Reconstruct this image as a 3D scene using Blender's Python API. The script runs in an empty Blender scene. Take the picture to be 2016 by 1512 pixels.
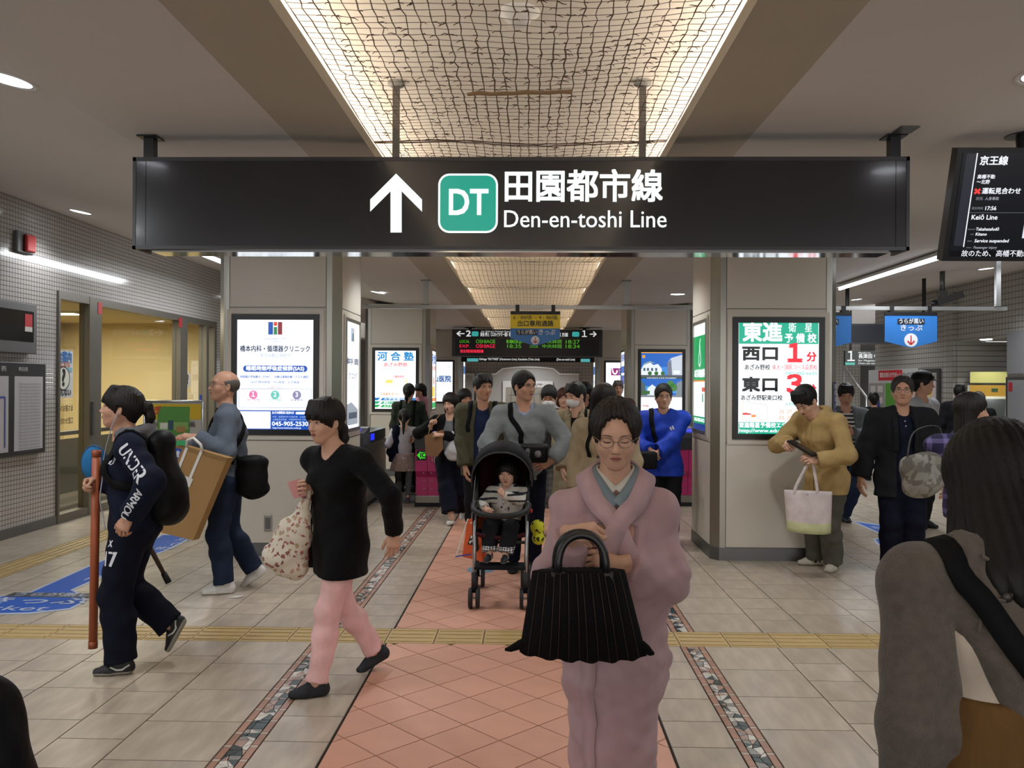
import bpy, bmesh, math, random
import numpy as np
from mathutils import Vector as V, Matrix
S = bpy.context.scene
COL = S.collection
R = math.radians
random.seed(7)
rng = np.random.default_rng(7)

# ---------------------------------------------------------------- camera, world, exposure
F_PX, CAM_H = 1690.0, 1.57
YAW, PITCH, ROLL = math.atan(38 / F_PX), math.atan(2.8 / F_PX), R(0.30)
fwd = V((-math.sin(YAW) * math.cos(PITCH), math.cos(YAW) * math.cos(PITCH), math.sin(PITCH)))
rt0 = V((math.cos(YAW), math.sin(YAW), 0))
up0 = rt0.cross(fwd)
rt = rt0 * math.cos(ROLL) + up0 * math.sin(ROLL)
up = up0 * math.cos(ROLL) - rt0 * math.sin(ROLL)
cam = bpy.data.cameras.new('camera')
cam.sensor_width = 36.0
cam.lens = F_PX / 2016 * 36.0
cam.clip_start = 0.05
camo = bpy.data.objects.new('camera', cam)
COL.objects.link(camo)
camo.matrix_world = Matrix((
    (rt.x, up.x, -fwd.x, 0), (rt.y, up.y, -fwd.y, 0), (rt.z, up.z, -fwd.z, CAM_H), (0, 0, 0, 1)))
S.camera = camo
S.view_settings.view_transform = 'Standard'
S.view_settings.look = 'None'
S.view_settings.gamma = 1
S.view_settings.use_curve_mapping = False
S.view_settings.exposure = 0.16
w = bpy.data.worlds.new('world')
S.world = w
w.use_nodes = True
w.node_tree.nodes['Background'].inputs[0].default_value = (0.54, 0.52, 0.505, 1)
w.node_tree.nodes['Background'].inputs[1].default_value = 3.4
S.cycles.max_bounces = 6
S.cycles.diffuse_bounces = 4
S.cycles.glossy_bounces = 3
S.cycles.transparent_max_bounces = 8
S.cycles.sample_clamp_indirect = 4.0
S.cycles.caustics_reflective = False
S.cycles.caustics_refractive = False

DOWN_W, TUBE_W, COVE_E = 46.0, 60.0, 20.0      # lamp strengths


def at(px, py, y):
    """world point seen at pixel (px, py) on the plane Y = y"""
    a, b = (px - 1008) / F_PX, (756 - py) / F_PX
    d = rt * a + up * b + fwd
    return V((0, 0, CAM_H)) + d * (y / d.y)


def fl(px, py):
    a, b = (px - 1008) / F_PX, (756 - py) / F_PX
    d = rt * a + up * b + fwd
    return V((0, 0, CAM_H)) + d * (-CAM_H / d.z)


def onx(px, py, x):
    a, b = (px - 1008) / F_PX, (756 - py) / F_PX
    d = rt * a + up * b + fwd
    return V((0, 0, CAM_H)) + d * (x / d.x)


# ---------------------------------------------------------------- materials
def lin(c):
    if isinstance(c, str):
        c = [int(c[i:i + 2], 16) / 255 for i in (0, 2, 4)]
    return tuple(((x / 12.92) if x <= 0.04045 else ((x + 0.055) / 1.055) ** 2.4) for x in c) + (1.0,)


class N:
    """small node helper"""
    def __init__(s, m):
        s.t = m.node_tree
        s.b = s.t.nodes['Principled BSDF']

    def n(s, kind, **kw):
        x = s.t.nodes.new('ShaderNode' + kind)
        for k, v in kw.items():
            if k.startswith('_'):
                setattr(x, k[1:], v)
            else:
                x.inputs[k.replace('__', ' ')].default_value = v
        return x

    def l(s, a, b):
        s.t.links.new(a, b)


def mat(name, col, rough=0.6, metal=0.0, emit=None, es=0.0, noise=0.0, nscale=8.0, bump=0.0, bscale=60.0,
        stretch=(1, 1, 1), spec=0.5, rand=0.0, sheen=0.0, coat=0.0):
    m = bpy.data.materials.new(name)
    m.use_nodes = True
    q = N(m)
    b = q.b
    c = lin(col)
    b.inputs['Base Color'].default_value = c
    b.inputs['Roughness'].default_value = rough
    b.inputs['Metallic'].default_value = metal
    b.inputs['Specular IOR Level'].default_value = spec
    if sheen:
        b.inputs['Sheen Weight'].default_value = sheen
    if coat:
        b.inputs['Coat Weight'].default_value = coat
        b.inputs['Coat Roughness'].default_value = 0.08
    if emit is not None:
        b.inputs['Emission Color'].default_value = lin(emit)
        b.inputs['Emission Strength'].default_value = es
    if noise or bump or rand:
        tc = q.n('TexCoord')
        mp = q.n('Mapping')
        mp.inputs['Scale'].default_value = stretch
        q.l(tc.outputs['Object'], mp.inputs[0])
        if noise or rand:
            src = None
            if noise:
                t = q.n('TexNoise', Scale=nscale, Detail=5.0)
                q.l(mp.outputs[0], t.inputs['Vector'])
                mr = q.n('MapRange')
                mr.inputs[1].default_value, mr.inputs[2].default_value = 0.3, 0.7
                mr.inputs[3].default_value, mr.inputs[4].default_value = 1 - noise, 1 + noise
                q.l(t.outputs[0], mr.inputs[0])
                src = mr.outputs[0]
            if rand:
                oi = q.n('ObjectInfo')
                mr2 = q.n('MapRange')
                mr2.inputs[3].default_value, mr2.inputs[4].default_value = 1 - rand, 1 + rand
                q.l(oi.outputs['Random'], mr2.inputs[0])
                if src is not None:
                    mu = q.n('Math', _operation='MULTIPLY')
                    q.l(src, mu.inputs[0]); q.l(mr2.outputs[0], mu.inputs[1])
                    src = mu.outputs[0]
                else:
                    src = mr2.outputs[0]
            vm = q.n('VectorMath', _operation='SCALE')
            vm.inputs[0].default_value = c[:3]
            q.l(src, vm.inputs['Scale'])
            q.l(vm.outputs[0], b.inputs['Base Color'])
        if bump:
            t2 = q.n('TexNoise', Scale=bscale, Detail=4.0)
            q.l(mp.outputs[0], t2.inputs['Vector'])
            bp = q.n('Bump', Strength=min(1.0, bump), Distance=0.01)
            q.l(t2.outputs[0], bp.inputs['Height'])
            q.l(bp.outputs[0], b.inputs['Normal'])
    return m


def cloth(name, col, bump=0.35, rough=0.85, noise=0.10, bscale=22.0, stretch=(1, 1, 1), sheen=0.0, spec=0.15):
    return mat(name, col, rough, noise=noise, nscale=14, bump=bump, bscale=bscale, stretch=stretch, sheen=sheen, spec=spec)


def glow(name, col, s=1.0):
    m = bpy.data.materials.new(name)
    m.use_nodes = True
    b = m.node_tree.nodes['Principled BSDF']
    c = lin(col)
    b.inputs['Base Color'].default_value = tuple(x * 0.3 for x in c[:3]) + (1,)
    b.inputs['Roughness'].default_value = 0.25
    b.inputs['Emission Color'].default_value = c
    b.inputs['Emission Strength'].default_value = s
    return m


_mc = {}


def M(key, *a, **k):
    """cached material"""
    if key not in _mc:
        _mc[key] = mat(key, *a, **k)
    return _mc[key]


def G(col, s=1.0):
    k = 'glow_%s_%s' % (col, s)
    if k not in _mc:
        _mc[k] = glow(k, col, s)
    return _mc[k]


def grid_mat(name, col, grout, pitch, gap, axes, rough=0.25, noise=0.05):
    """small wall tiles far too small to pick apart: grid of grout lines with a little relief"""
    m = bpy.data.materials.new(name)
    m.use_nodes = True
    q = N(m)
    tc = q.n('TexCoord')
    sx = q.n('SeparateXYZ')
    q.l(tc.outputs['Object'], sx.inputs[0])
    outs = []
    for ax in axes:
        mo = q.n('Math', _operation='PINGPONG')
        mo.inputs[1].default_value = pitch / 2
        q.l(sx.outputs[ax], mo.inputs[0])
        mr = q.n('MapRange')
        mr.inputs[1].default_value, mr.inputs[2].default_value = gap * 0.35, gap * 0.75
        q.l(mo.outputs[0], mr.inputs[0])
        outs.append(mr.outputs[0])
    mu = q.n('Math', _operation='MULTIPLY')
    q.l(outs[0], mu.inputs[0]); q.l(outs[1], mu.inputs[1])
    t = q.n('TexNoise', Scale=1.5, Detail=3.0)
    q.l(tc.outputs['Object'], t.inputs['Vector'])
    mx = q.n('Mix', _data_type='RGBA')
    mx.inputs[6].default_value = lin(grout)
    mx.inputs[7].default_value = lin(col)
    q.l(mu.outputs[0], mx.inputs[0])
    q.l(mx.outputs[2], q.b.inputs['Base Color'])
    bp = q.n('Bump', Strength=0.5, Distance=0.004)
    q.l(mu.outputs[0], bp.inputs['Height'])
    q.l(bp.outputs[0], q.b.inputs['Normal'])
    q.b.inputs['Roughness'].default_value = rough
    return m


# ---------------------------------------------------------------- objects
I4 = Matrix.Identity(4)


def tag(o, label=None, cat=None, group=None, kind=None):
    if label: o['label'] = label
    if cat: o['category'] = cat
    if group: o['group'] = group
    if kind: o['kind'] = kind
    return o


def thing(name, label, cat, loc=(0, 0, 0), rz=0.0, group=None):
    o = bpy.data.objects.new(name, None)
    o.empty_display_size = 0.1
    COL.objects.link(o)
    o.location = loc
    o.rotation_euler = (0, 0, rz)
    return tag(o, label, cat, group)


def adopt(o, parent, local=False):
    o.parent = parent
    if parent.type == 'EMPTY' and not local:
        o.matrix_parent_inverse = (Matrix.Translation(parent.location) @ parent.rotation_euler.to_matrix().to_4x4()).inverted()
    return o


class B:
    """mesh accumulator"""
    def __init__(s):
        s.v, s.f, s.m = [], [], []

    def add(s, vs, fs, mi=0):
        o = len(s.v)
        s.v += [tuple(p) for p in vs]
        s.f += [tuple(i + o for i in f) for f in fs]
        s.m += [mi] * len(fs)
        return s

    def box(s, x0, x1, y0, y1, z0, z1, mi=0, bev=0.0):
        x0, x1 = min(x0, x1), max(x0, x1)
        y0, y1 = min(y0, y1), max(y0, y1)
        z0, z1 = min(z0, z1), max(z0, z1)
        if bev:
            bm = bmesh.new()
            bmesh.ops.create_cube(bm, size=1)
            for p in bm.verts:
                p.co = V(((x0 + x1) / 2 + p.co.x * (x1 - x0), (y0 + y1) / 2 + p.co.y * (y1 - y0), (z0 + z1) / 2 + p.co.z * (z1 - z0)))
            bmesh.ops.bevel(bm, geom=bm.edges[:], offset=bev, segments=2, affect='EDGES', profile=0.5)
            bm.verts.index_update()
            s.add([p.co for p in bm.verts], [[q.index for q in f.verts] for f in bm.faces], mi)
            bm.free()
            return s
        vs = [(x, y, z) for x in (x0, x1) for y in (y0, y1) for z in (z0, z1)]
        return s.add(vs, [(0, 1, 3, 2), (4, 6, 7, 5), (0, 4, 5, 1), (2, 3, 7, 6), (0, 2, 6, 4), (1, 5, 7, 3)], mi)

    def obox(s, c, ax, ay, az, mi=0):
        """oriented box, half axes"""
        c, ax, ay, az = V(c), V(ax), V(ay), V(az)
        vs = [c + ax * i + ay * j + az * k for i in (-1, 1) for j in (-1, 1) for k in (-1, 1)]
        return s.add(vs, [(0, 1, 3, 2), (4, 6, 7, 5), (0, 4, 5, 1), (2, 3, 7, 6), (0, 2, 6, 4), (1, 5, 7, 3)], mi)

    def prism(s, poly, a, mi=0):
        """poly: list of 3d points, extruded by vector a"""
        n = len(poly)
        a = V(a)
        p0 = [V(p) for p in poly]
        p1 = [p + a for p in p0]
        fs = [tuple(range(n - 1, -1, -1)), tuple(range(n, 2 * n))]
        fs += [(i, (i + 1) % n, n + (i + 1) % n, n + i) for i in range(n)]
        nrm = V((0, 0, 0))
        for i in range(n):
            nrm += p0[i].cross(p0[(i + 1) % n])
        if nrm.dot(a) < 0:
            fs = [tuple(reversed(f)) for f in fs]
        return s.add(p0 + p1, fs, mi)

    def tube(s, pts, r, n=8, mi=0, cap=True):
        pts = [V(p) for p in pts]
        rs = r if isinstance(r, (list, tuple)) else [r] * len(pts)
        vs, fs = [], []
        prev = None
        for i, p in enumerate(pts):
            t = (pts[min(i + 1, len(pts) - 1)] - pts[max(i - 1, 0)])
            t = t.normalized() if t.length > 1e-9 else V((0, 0, 1))
            if prev is None:
                u = t.orthogonal().normalized()
            else:
                u = (prev - t * prev.dot(t))
                u = u.normalized() if u.length > 1e-6 else t.orthogonal().normalized()
            prev = u
            wv = t.cross(u)
            for k in range(n):
                a = 2 * math.pi * k / n
                vs.append(p + (u * math.cos(a) + wv * math.sin(a)) * rs[i])
        for i in range(len(pts) - 1):
            for k in range(n):
                fs.append((i * n + k, i * n + (k + 1) % n, (i + 1) * n + (k + 1) % n, (i + 1) * n + k))
        if cap:
            fs.append(tuple(range(n - 1, -1, -1)))
            fs.append(tuple((len(pts) - 1) * n + k for k in range(n)))
        return s.add(vs, fs, mi)

    def ribbon(s, pts, w, side, t=0.004, mi=0):
        """flat strap along pts, width w along side (vector or list), thickness t"""
        pts = [V(p) for p in pts]
        n = len(pts)
        vs, fs = [], []
        for i, p in enumerate(pts):
            d = (pts[min(i + 1, n - 1)] - pts[max(i - 1, 0)]).normalized()
            sd = V(side[i] if isinstance(side, list) else side)
            sd = (sd - d * sd.dot(d)).normalized()
            nn = d.cross(sd)
            vs += [p + sd * w / 2 + nn * t / 2, p - sd * w / 2 + nn * t / 2, p - sd * w / 2 - nn * t / 2, p + sd * w / 2 - nn * t / 2]
        for i in range(n - 1):
            for k in range(4):
                fs.append((i * 4 + k, i * 4 + (k + 1) % 4, i * 4 + 4 + (k + 1) % 4, i * 4 + 4 + k))
        fs += [(3, 2, 1, 0), tuple((n - 1) * 4 + k for k in range(4))]
        return s.add(vs, fs, mi)

    def ell(s, c, r, mi=0, nu=12, nv=8, rot=None):
        c = V(c)
        vs, fs = [], []
        for j in range(1, nv):
            th = math.pi * j / nv
            for i in range(nu):
                ph = 2 * math.pi * i / nu
                p = V((r[0] * math.sin(th) * math.cos(ph), r[1] * math.sin(th) * math.sin(ph), r[2] * math.cos(th)))
                vs.append(c + (rot @ p if rot else p))
        t0, t1 = len(vs), len(vs) + 1
        pz = V((0, 0, r[2]))
        vs += [c + (rot @ pz if rot else pz), c - (rot @ pz if rot else pz)]
        for j in range(nv - 2):
            for i in range(nu):
                fs.append((j * nu + i, (j + 1) * nu + i, (j + 1) * nu + (i + 1) % nu, j * nu + (i + 1) % nu))
        for i in range(nu):
            fs.append((t0, i, (i + 1) % nu))
            fs.append((t1, (nv - 2) * nu + (i + 1) % nu, (nv - 2) * nu + i))
        return s.add(vs, fs, mi)

    def lathe(s, prof, c=(0, 0, 0), n=24, mi=0):
        c = V(c)
        vs, fs = [], []
        for r_, z in prof:
            for k in range(n):
                a = 2 * math.pi * k / n
                vs.append(c + V((r_ * math.cos(a), r_ * math.sin(a), z)))
        for i in range(len(prof) - 1):
            for k in range(n):
                fs.append((i * n + k, i * n + (k + 1) % n, (i + 1) * n + (k + 1) % n, (i + 1) * n + k))
        return s.add(vs, fs, mi)

    def build(s, name, mats, parent=None, smooth=False, local=False):
        return mk(name, s.v, s.f, mats, parent, smooth, s.m, local)


def mk(name, vs, fs, mats, parent=None, smooth=False, mi=None, local=False):
    me = bpy.data.meshes.new(name)
    me.from_pydata([tuple(p) for p in vs] if not isinstance(vs, np.ndarray) else vs.tolist(), [],
                   fs if not isinstance(fs, np.ndarray) else fs.tolist())
    if not isinstance(mats, (list, tuple)):
        mats = [mats]
    for m in mats:
        me.materials.append(m)
    if mi is not None and len(mats) > 1:
        me.polygons.foreach_set('material_index', np.asarray(mi, dtype=np.int32))
    if smooth:
        me.polygons.foreach_set('use_smooth', [True] * len(me.polygons))
    me.update()
    o = bpy.data.objects.new(name, me)
    COL.objects.link(o)
    if parent is not None:
        adopt(o, parent, local)
    return o


def inst(src, name, loc, parent=None, label=None, cat=None, group=None, rz=None):
    o = src.copy()
    o.name = name
    COL.objects.link(o)
    o.location = loc
    if rz is not None:
        o.rotation_euler = (0, 0, rz)
    if parent: o.parent = parent
    return tag(o, label, cat, group)


def dup(root, loc, rz=None, label=None, group=None):
    r = root.copy(); COL.objects.link(r); r.location = loc
    if rz is not None: r.rotation_euler = (0, 0, rz)
    if label: r['label'] = label
    if group: r['group'] = group
    for ch in list(root.children):
        c = ch.copy(); COL.objects.link(c); c.parent = r
        for g in ch.children:
            d = g.copy(); COL.objects.link(d); d.parent = c
    return r


def struct(o):
    o['kind'] = 'structure'
    return o


def lamp(kind, name, loc, energy, col=(1, 1, 1), size=0.1, size_y=None, rot=(0, 0, 0), spot=None, blend=0.5):
    l = bpy.data.lights.new(name, kind)
    l.energy = energy
    l.color = col
    if kind == 'AREA':
        l.size = size
        if size_y:
            l.shape = 'RECTANGLE'; l.size_y = size_y
    elif kind in ('POINT', 'SPOT'):
        l.shadow_soft_size = size
    if kind == 'SPOT':
        l.spot_size = R(spot); l.spot_blend = blend
    o = bpy.data.objects.new(name, l)
    COL.objects.link(o)
    o.location = loc
    o.rotation_euler = rot
    return o


# ---------------------------------------------------------------- lettering
def text_mesh(s, size, bold=0.0, align='CENTER', sx=1.0, shear=0.0, spacing=1.0):
    """2-D glyph mesh: list of verts (x, y) centred on the line, and faces"""
    c = bpy.data.curves.new('t', 'FONT')
    c.body = s
    c.size = size
    c.align_x = align
    c.align_y = 'CENTER'
    c.offset = bold * size
    c.shear = shear
    c.space_character = spacing
    c.resolution_u = 3
    o = bpy.data.objects.new('t', c)
    COL.objects.link(o)
    me = o.to_mesh()
    vs = [(p.co.x * sx, p.co.y) for p in me.vertices]
    fs = [tuple(f.vertices) for f in me.polygons]
    o.to_mesh_clear()
    bpy.data.objects.remove(o)
    bpy.data.curves.remove(c)
    return vs, fs


class Face:
    """a flat sign face: origin at its centre, right and up unit vectors; out = normal towards the reader"""
    def __init__(s, c, right, upv):
        s.c, s.r, s.u = V(c), V(right).normalized(), V(upv).normalized()
        s.n = s.r.cross(s.u)
        s.lay = {}

    def b(s, m):
        if m.name not in s.lay:
            s.lay[m.name] = (B(), m)
        return s.lay[m.name][0]

    def p(s, x, y, o=0.0):
        return s.c + s.r * x + s.u * y + s.n * o

    def rect(s, m, x0, x1, y0, y1, o=0.002):
        s.b(m).add([s.p(x0, y0, o), s.p(x1, y0, o), s.p(x1, y1, o), s.p(x0, y1, o)], [(0, 1, 2, 3)])

    def poly(s, m, pts, o=0.002):
        s.b(m).add([s.p(x, y, o) for x, y in pts], [tuple(range(len(pts)))])

    def disc(s, m, x, y, r, o=0.003, n=20, ry=None):
        s.poly(m, [(x + r * math.cos(2 * math.pi * k / n), y + (ry or r) * math.sin(2 * math.pi * k / n)) for k in range(n)], o)

    def rrect(s, m, x0, x1, y0, y1, r, o=0.002, n=5):
        pts = []
        for cx, cy, a0 in ((x1 - r, y1 - r, 0), (x0 + r, y1 - r, 90), (x0 + r, y0 + r, 180), (x1 - r, y0 + r, 270)):
            for k in range(n + 1):
                a = R(a0 + 90 * k / n)
                pts.append((cx + r * math.cos(a), cy + r * math.sin(a)))
        s.poly(m, pts, o)

    def line(s, m, pts, wd, o=0.003):
        for (x0, y0), (x1, y1) in zip(pts, pts[1:]):
            d = math.hypot(x1 - x0, y1 - y0) or 1
            nx, ny = -(y1 - y0) / d * wd / 2, (x1 - x0) / d * wd / 2
            s.poly(m, [(x0 + nx, y0 + ny), (x0 - nx, y0 - ny), (x1 - nx, y1 - ny), (x1 + nx, y1 + ny)], o)

    def text(s, m, t, x, y, size, bold=0.0, align='CENTER', width=None, o=0.004, shear=0.0, sx=1.0):
        vs, fs = text_mesh(t, size, 0.0, align, 1.0, shear)
        if not vs: return
        if width:
            xs = [p[0] for p in vs]
            sx = width / max(1e-6, max(xs) - min(xs))
        q = bold * size * 1.5                 # bold: the glyphs are struck several times, slightly apart
        for i, (dx, dy) in enumerate([(0, 0)] if bold < .003 else ([(-q, 0), (q, 0)] if bold < .008 else [(0, 0), (-q, -q), (q, -q), (q, q), (-q, q)])):
            s.b(m).add([s.p(x + a * sx + dx, y + b_ + dy, o + i * .0002) for a, b_ in vs], fs)

    def vtext(s, m, t, x, y, size, bold=0.0, step=None, o=0.004):
        st = step or size * 1.05
        y0 = y + st * (len(t) - 1) / 2
        for i, ch in enumerate(t):
            s.text(m, ch, x, y0 - i * st, size, bold, o=o)

    def build(s, parent, names=None):
        for c in parent.children:           # print belongs to the surface it lies on
            if c.name.split('.')[0] in ('screen', 'board', 'sheet', 'display', 'led_panel', 'face_panel', 'carton', 'map_sheet'):
                parent = c; break
        for i, (k, (b, m)) in enumerate(s.lay.items()):
            nm = (names or {}).get(k, 'print')
            b.build(nm, m, parent)
# ================================================================ SETTING
Zc = CAM_H + 1.39                 # flat ceiling height
SX0, SX1 = -0.945, 0.795          # skylight opening
WL, WR = -5.27, 7.85              # side walls
YB, YF = -5.0, 27.0               # hall extent behind / beyond


def ceil_z(x):
    if x < -2.3: return Zc + 0.171 * (-2.3 - x)
    if x > 2.3: return Zc + 0.092 * (x - 2.3)
    return Zc


m_steel = M('brushed_steel', '9a9890', 0.32, 0.9, bump=0.08, bscale=40, stretch=(1, 1, 0.05))
m_dsteel = M('dark_steel', '6a6b6b', 0.38, 0.8)
m_black = M('black_paint', '17171a', 0.35)
m_blackm = M('matt_black', '141416', 0.7)
m_cream = M('cream_panel', 'c8c2b6', 0.28, noise=0.02, nscale=2)
m_grey = M('grey_paint', '8e8e8c', 0.5)
m_white = M('white_paint', 'd8d8d6', 0.5)
m_alu = M('aluminium', 'b8babb', 0.35, 0.85)
m_glass = bpy.data.materials.new('clear_glass'); m_glass.use_nodes = True
_q = N(m_glass)
_tr = _q.n('BsdfTransparent'); _tr.inputs[0].default_value = (0.9, 0.92, 0.9, 1)
_gl = _q.n('BsdfGlossy', Roughness=0.02)
_fr = _q.n('Fresnel', IOR=1.5)
_ge = _q.n('NewGeometry'); _mb = _q.n('Math', _operation='SUBTRACT'); _mb.inputs[0].default_value = 1.0; _q.l(_ge.outputs['Backfacing'], _mb.inputs[1])
_mf = _q.n('Math', _operation='MULTIPLY'); _q.l(_fr.outputs[0], _mf.inputs[0]); _q.l(_mb.outputs[0], _mf.inputs[1])
_mx = _q.n('MixShader')
_q.l(_mf.outputs[0], _mx.inputs[0]); _q.l(_tr.outputs[0], _mx.inputs[1]); _q.l(_gl.outputs[0], _mx.inputs[2])
_q.l(_mx.outputs[0], _q.t.nodes['Material Output'].inputs[0])

# ---------------------------------------------------------------- floor
m_grout = M('floor_grout', '2e2a26', 0.9)
m_stone = mat('beige_stone_tile', 'b0a392', 0.30, noise=0.17, nscale=5, bump=0.10, bscale=7, stretch=(3.2, 0.8, 1), rand=0.07)
m_terra = mat('terracotta_tile', 'cf9b84', 0.42, noise=0.05, nscale=6, bump=0.06, bscale=90, rand=0.06)
m_tact = mat('yellow_tactile_tile', 'b69d6c', 0.5, noise=0.06, nscale=10, rand=0.05)
floor = struct(B().box(WL - 3, WR + 0.05, YB, YF + 0.3, -0.2, -0.008).build('floor', m_grout))


def clip(poly, a, b, c):
    """keep the part of a convex polygon where a*x + b*y <= c"""
    out = []
    for i in range(len(poly)):
        p, q = poly[i], poly[(i + 1) % len(poly)]
        dp, dq = a * p[0] + b * p[1] - c, a * q[0] + b * q[1] - c
        if dp <= 0: out.append(p)
        if dp * dq < 0:
            t = dp / (dp - dq)
            out.append((p[0] + (q[0] - p[0]) * t, p[1] + (q[1] - p[1]) * t))
    return out


def slab(b, poly, z0=-0.009, z1=0.0, mi=0):
    n = len(poly)
    b.add([(x, y, z0) for x, y in poly] + [(x, y, z1) for x, y in poly],
          [tuple(range(n, 2 * n))] + [(i, (i + 1) % n, n + (i + 1) % n, n + i) for i in range(n)], mi)


_shared = {}


def lay_tiles(items, name, mats, limit):
    """items: (polygon, Y, shape key or None, material index); nearest `limit` are parts of the floor, the rest one joined part"""
    items = sorted(items, key=lambda t: t[1])
    for poly, y, key, mi in items[:limit]:
        cx, cy = sum(p[0] for p in poly) / len(poly), sum(p[1] for p in poly) / len(poly)
        k = (name, key, mi) if key else None
        if k and k in _shared:
            me = _shared[k]
        else:
            b = B()
            slab(b, [(x - cx, yy - cy) for x, yy in poly])
            me = bpy.data.meshes.new(name)
            me.from_pydata(b.v, [], b.f)
            me.materials.append(mats[mi])
            if k: _shared[k] = me
        o = bpy.data.objects.new(name, me)
        COL.objects.link(o)
        o.location = (cx, cy, 0)
        o.parent = floor
    if items[limit:]:
        b = B()
        for poly, y, key, mi in items[limit:]:
            slab(b, poly, mi=mi)
        tag(b.build(name + '_field', mats, floor), kind='stuff')


Y0, TY0, TY1 = 2.3, 5.205, 5.515       # first tile row, tactile strip
OX0, OX1 = -0.872, 0.612               # terracotta strip
G2 = 0.0034
cols = [(-1.172, -0.877, 0.295), (-1.785, -1.327, 0.443), (-2.085, -1.785, 0.295), (-2.525, -2.085, 0.443), (-2.82, -2.525, 0.295),
        (-3.26, -2.82, 0.443), (-3.555, -3.26, 0.295), (-4.0, -3.555, 0.443), (-4.25, -4.0, 0.295), (-5.26, -4.56, 0.443),
        (0.617, 0.904, 0.295), (1.05, 1.488, 0.443), (1.488, 1.783, 0.295), (1.783, 2.225, 0.443), (2.225, 2.52, 0.295),
        (2.52, 2.96, 0.443), (2.96, 3.255, 0.295), (3.255, 3.7, 0.443), (3.7, 3.995, 0.295), (3.995, 4.44, 0.443),
        (4.44, 4.735, 0.295), (4.735, 5.18, 0.443), (5.18, 5.475, 0.295), (5.475, 5.92, 0.443), (5.92, 6.215, 0.295),
        (6.215, 6.66, 0.443), (6.66, 6.955, 0.295), (6.955, 7.4, 0.443), (7.4, 7.84, 0.443)]
its = []
for ci, (xa, xb, st) in enumerate(cols):
    for (ya, yb) in ((Y0, TY0), (TY1, 26.9)):
        n = max(1, round((yb - ya) / st))
        h = (yb - ya) / n
        for i in range(n):
            y0, y1 = ya + i * h, ya + (i + 1) * h
            vis = y0 + (0 if abs((xa + xb) / 2 / max(y0, 1)) < 0.66 else 50)
            its.append(([(xa + G2, y0 + G2), (xb - G2, y0 + G2), (xb - G2, y1 - G2), (xa + G2, y1 - G2)], vis, (ci, ya), 0))
lay_tiles(its, 'stone_tile', [m_stone], 300)
# terracotta squares laid diagonally, cut along the strip's edges and at the tactile strip
its = []
S2 = 0.345                                # tile diagonal
i0 = -3
for (ya, yb) in ((Y0, TY0), (TY1, 26.9)):
    for j in range(int((yb - ya) / (S2 / 2)) + 3):
        for i in range(-4, 5):
            cx = -0.132 + i * S2 + (S2 / 2 if j % 2 else 0)
            cy = 3.968 + (round((ya - 3.968) / S2) * 2 + j) * S2 / 2 - (S2 / 2 if False else 0)
            if (round((ya - 3.968) / S2) * 2 + j) % 2 != j % 2: pass
            h = S2 / 2 - 0.0046
            poly = [(cx, cy - h), (cx + h, cy), (cx, cy + h), (cx - h, cy)]
            for a, b_, c in ((1, 0, OX1 - .006), (-1, 0, -(OX0 + .006)), (0, 1, yb - .004), (0, -1, -(ya + .004))):
                poly = clip(poly, a, b_, c)
                if len(poly) < 3: break
            if len(poly) < 3: continue
            area = abs(sum(poly[k][0] * poly[(k + 1) % len(poly)][1] - poly[(k + 1) % len(poly)][0] * poly[k][1] for k in range(len(poly)))) / 2
            if area < 0.0006: continue
            full = area > 0.99 * 2 * h * h
            its.append((poly, max(cy, ya), 'full' if full else None, 0))
lay_tiles(its, 'terracotta_tile', [m_terra], 300)
# tactile strip: tiles with four long raised bars
def tact_bars(b, x0, x1, y0, y1, along_x, mi=0):
    for k in range(4):
        if along_x:
            c = y0 + (k + 0.5) * (y1 - y0) / 4
            b.box(x0 + .012, x1 - .012, c - .012, c + .012, 0, 0.005, mi)
        else:
            c = x0 + (k + 0.5) * (x1 - x0) / 4
            b.box(c - .012, c + .012, y0 + .012, y1 - .012, 0, 0.005, mi)
tact_me = []
for along in (True, False):
    b = B()
    slab(b, [(-.147, -.152), (.147, -.152), (.147, .152), (-.147, .152)])
    tact_bars(b, -.147, .147, -.152, .152, along)
    me = bpy.data.meshes.new('tactile_tile'); me.from_pydata(b.v, [], b.f); me.materials.append(m_tact); tact_me.append(me)
def put_tact(x, y, k):
    o = bpy.data.objects.new('tactile_tile', tact_me[k]); COL.objects.link(o); o.location = (x, y, 0); o.parent = floor
x = 0.612 - 0.15 - 0.3 * 14
while x < 7.6:
    put_tact(x, (TY0 + TY1) / 2, 0); x += 0.3
b = B(); slab(b, [(-5.26, TY0), (-4.04, TY0), (-4.04, TY1), (-5.26, TY1)]); b.build('stone_tile', m_stone, floor)
for i in range(17):
    put_tact(-4.405, TY1 + 0.157 + i * 0.31, 1)
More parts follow.
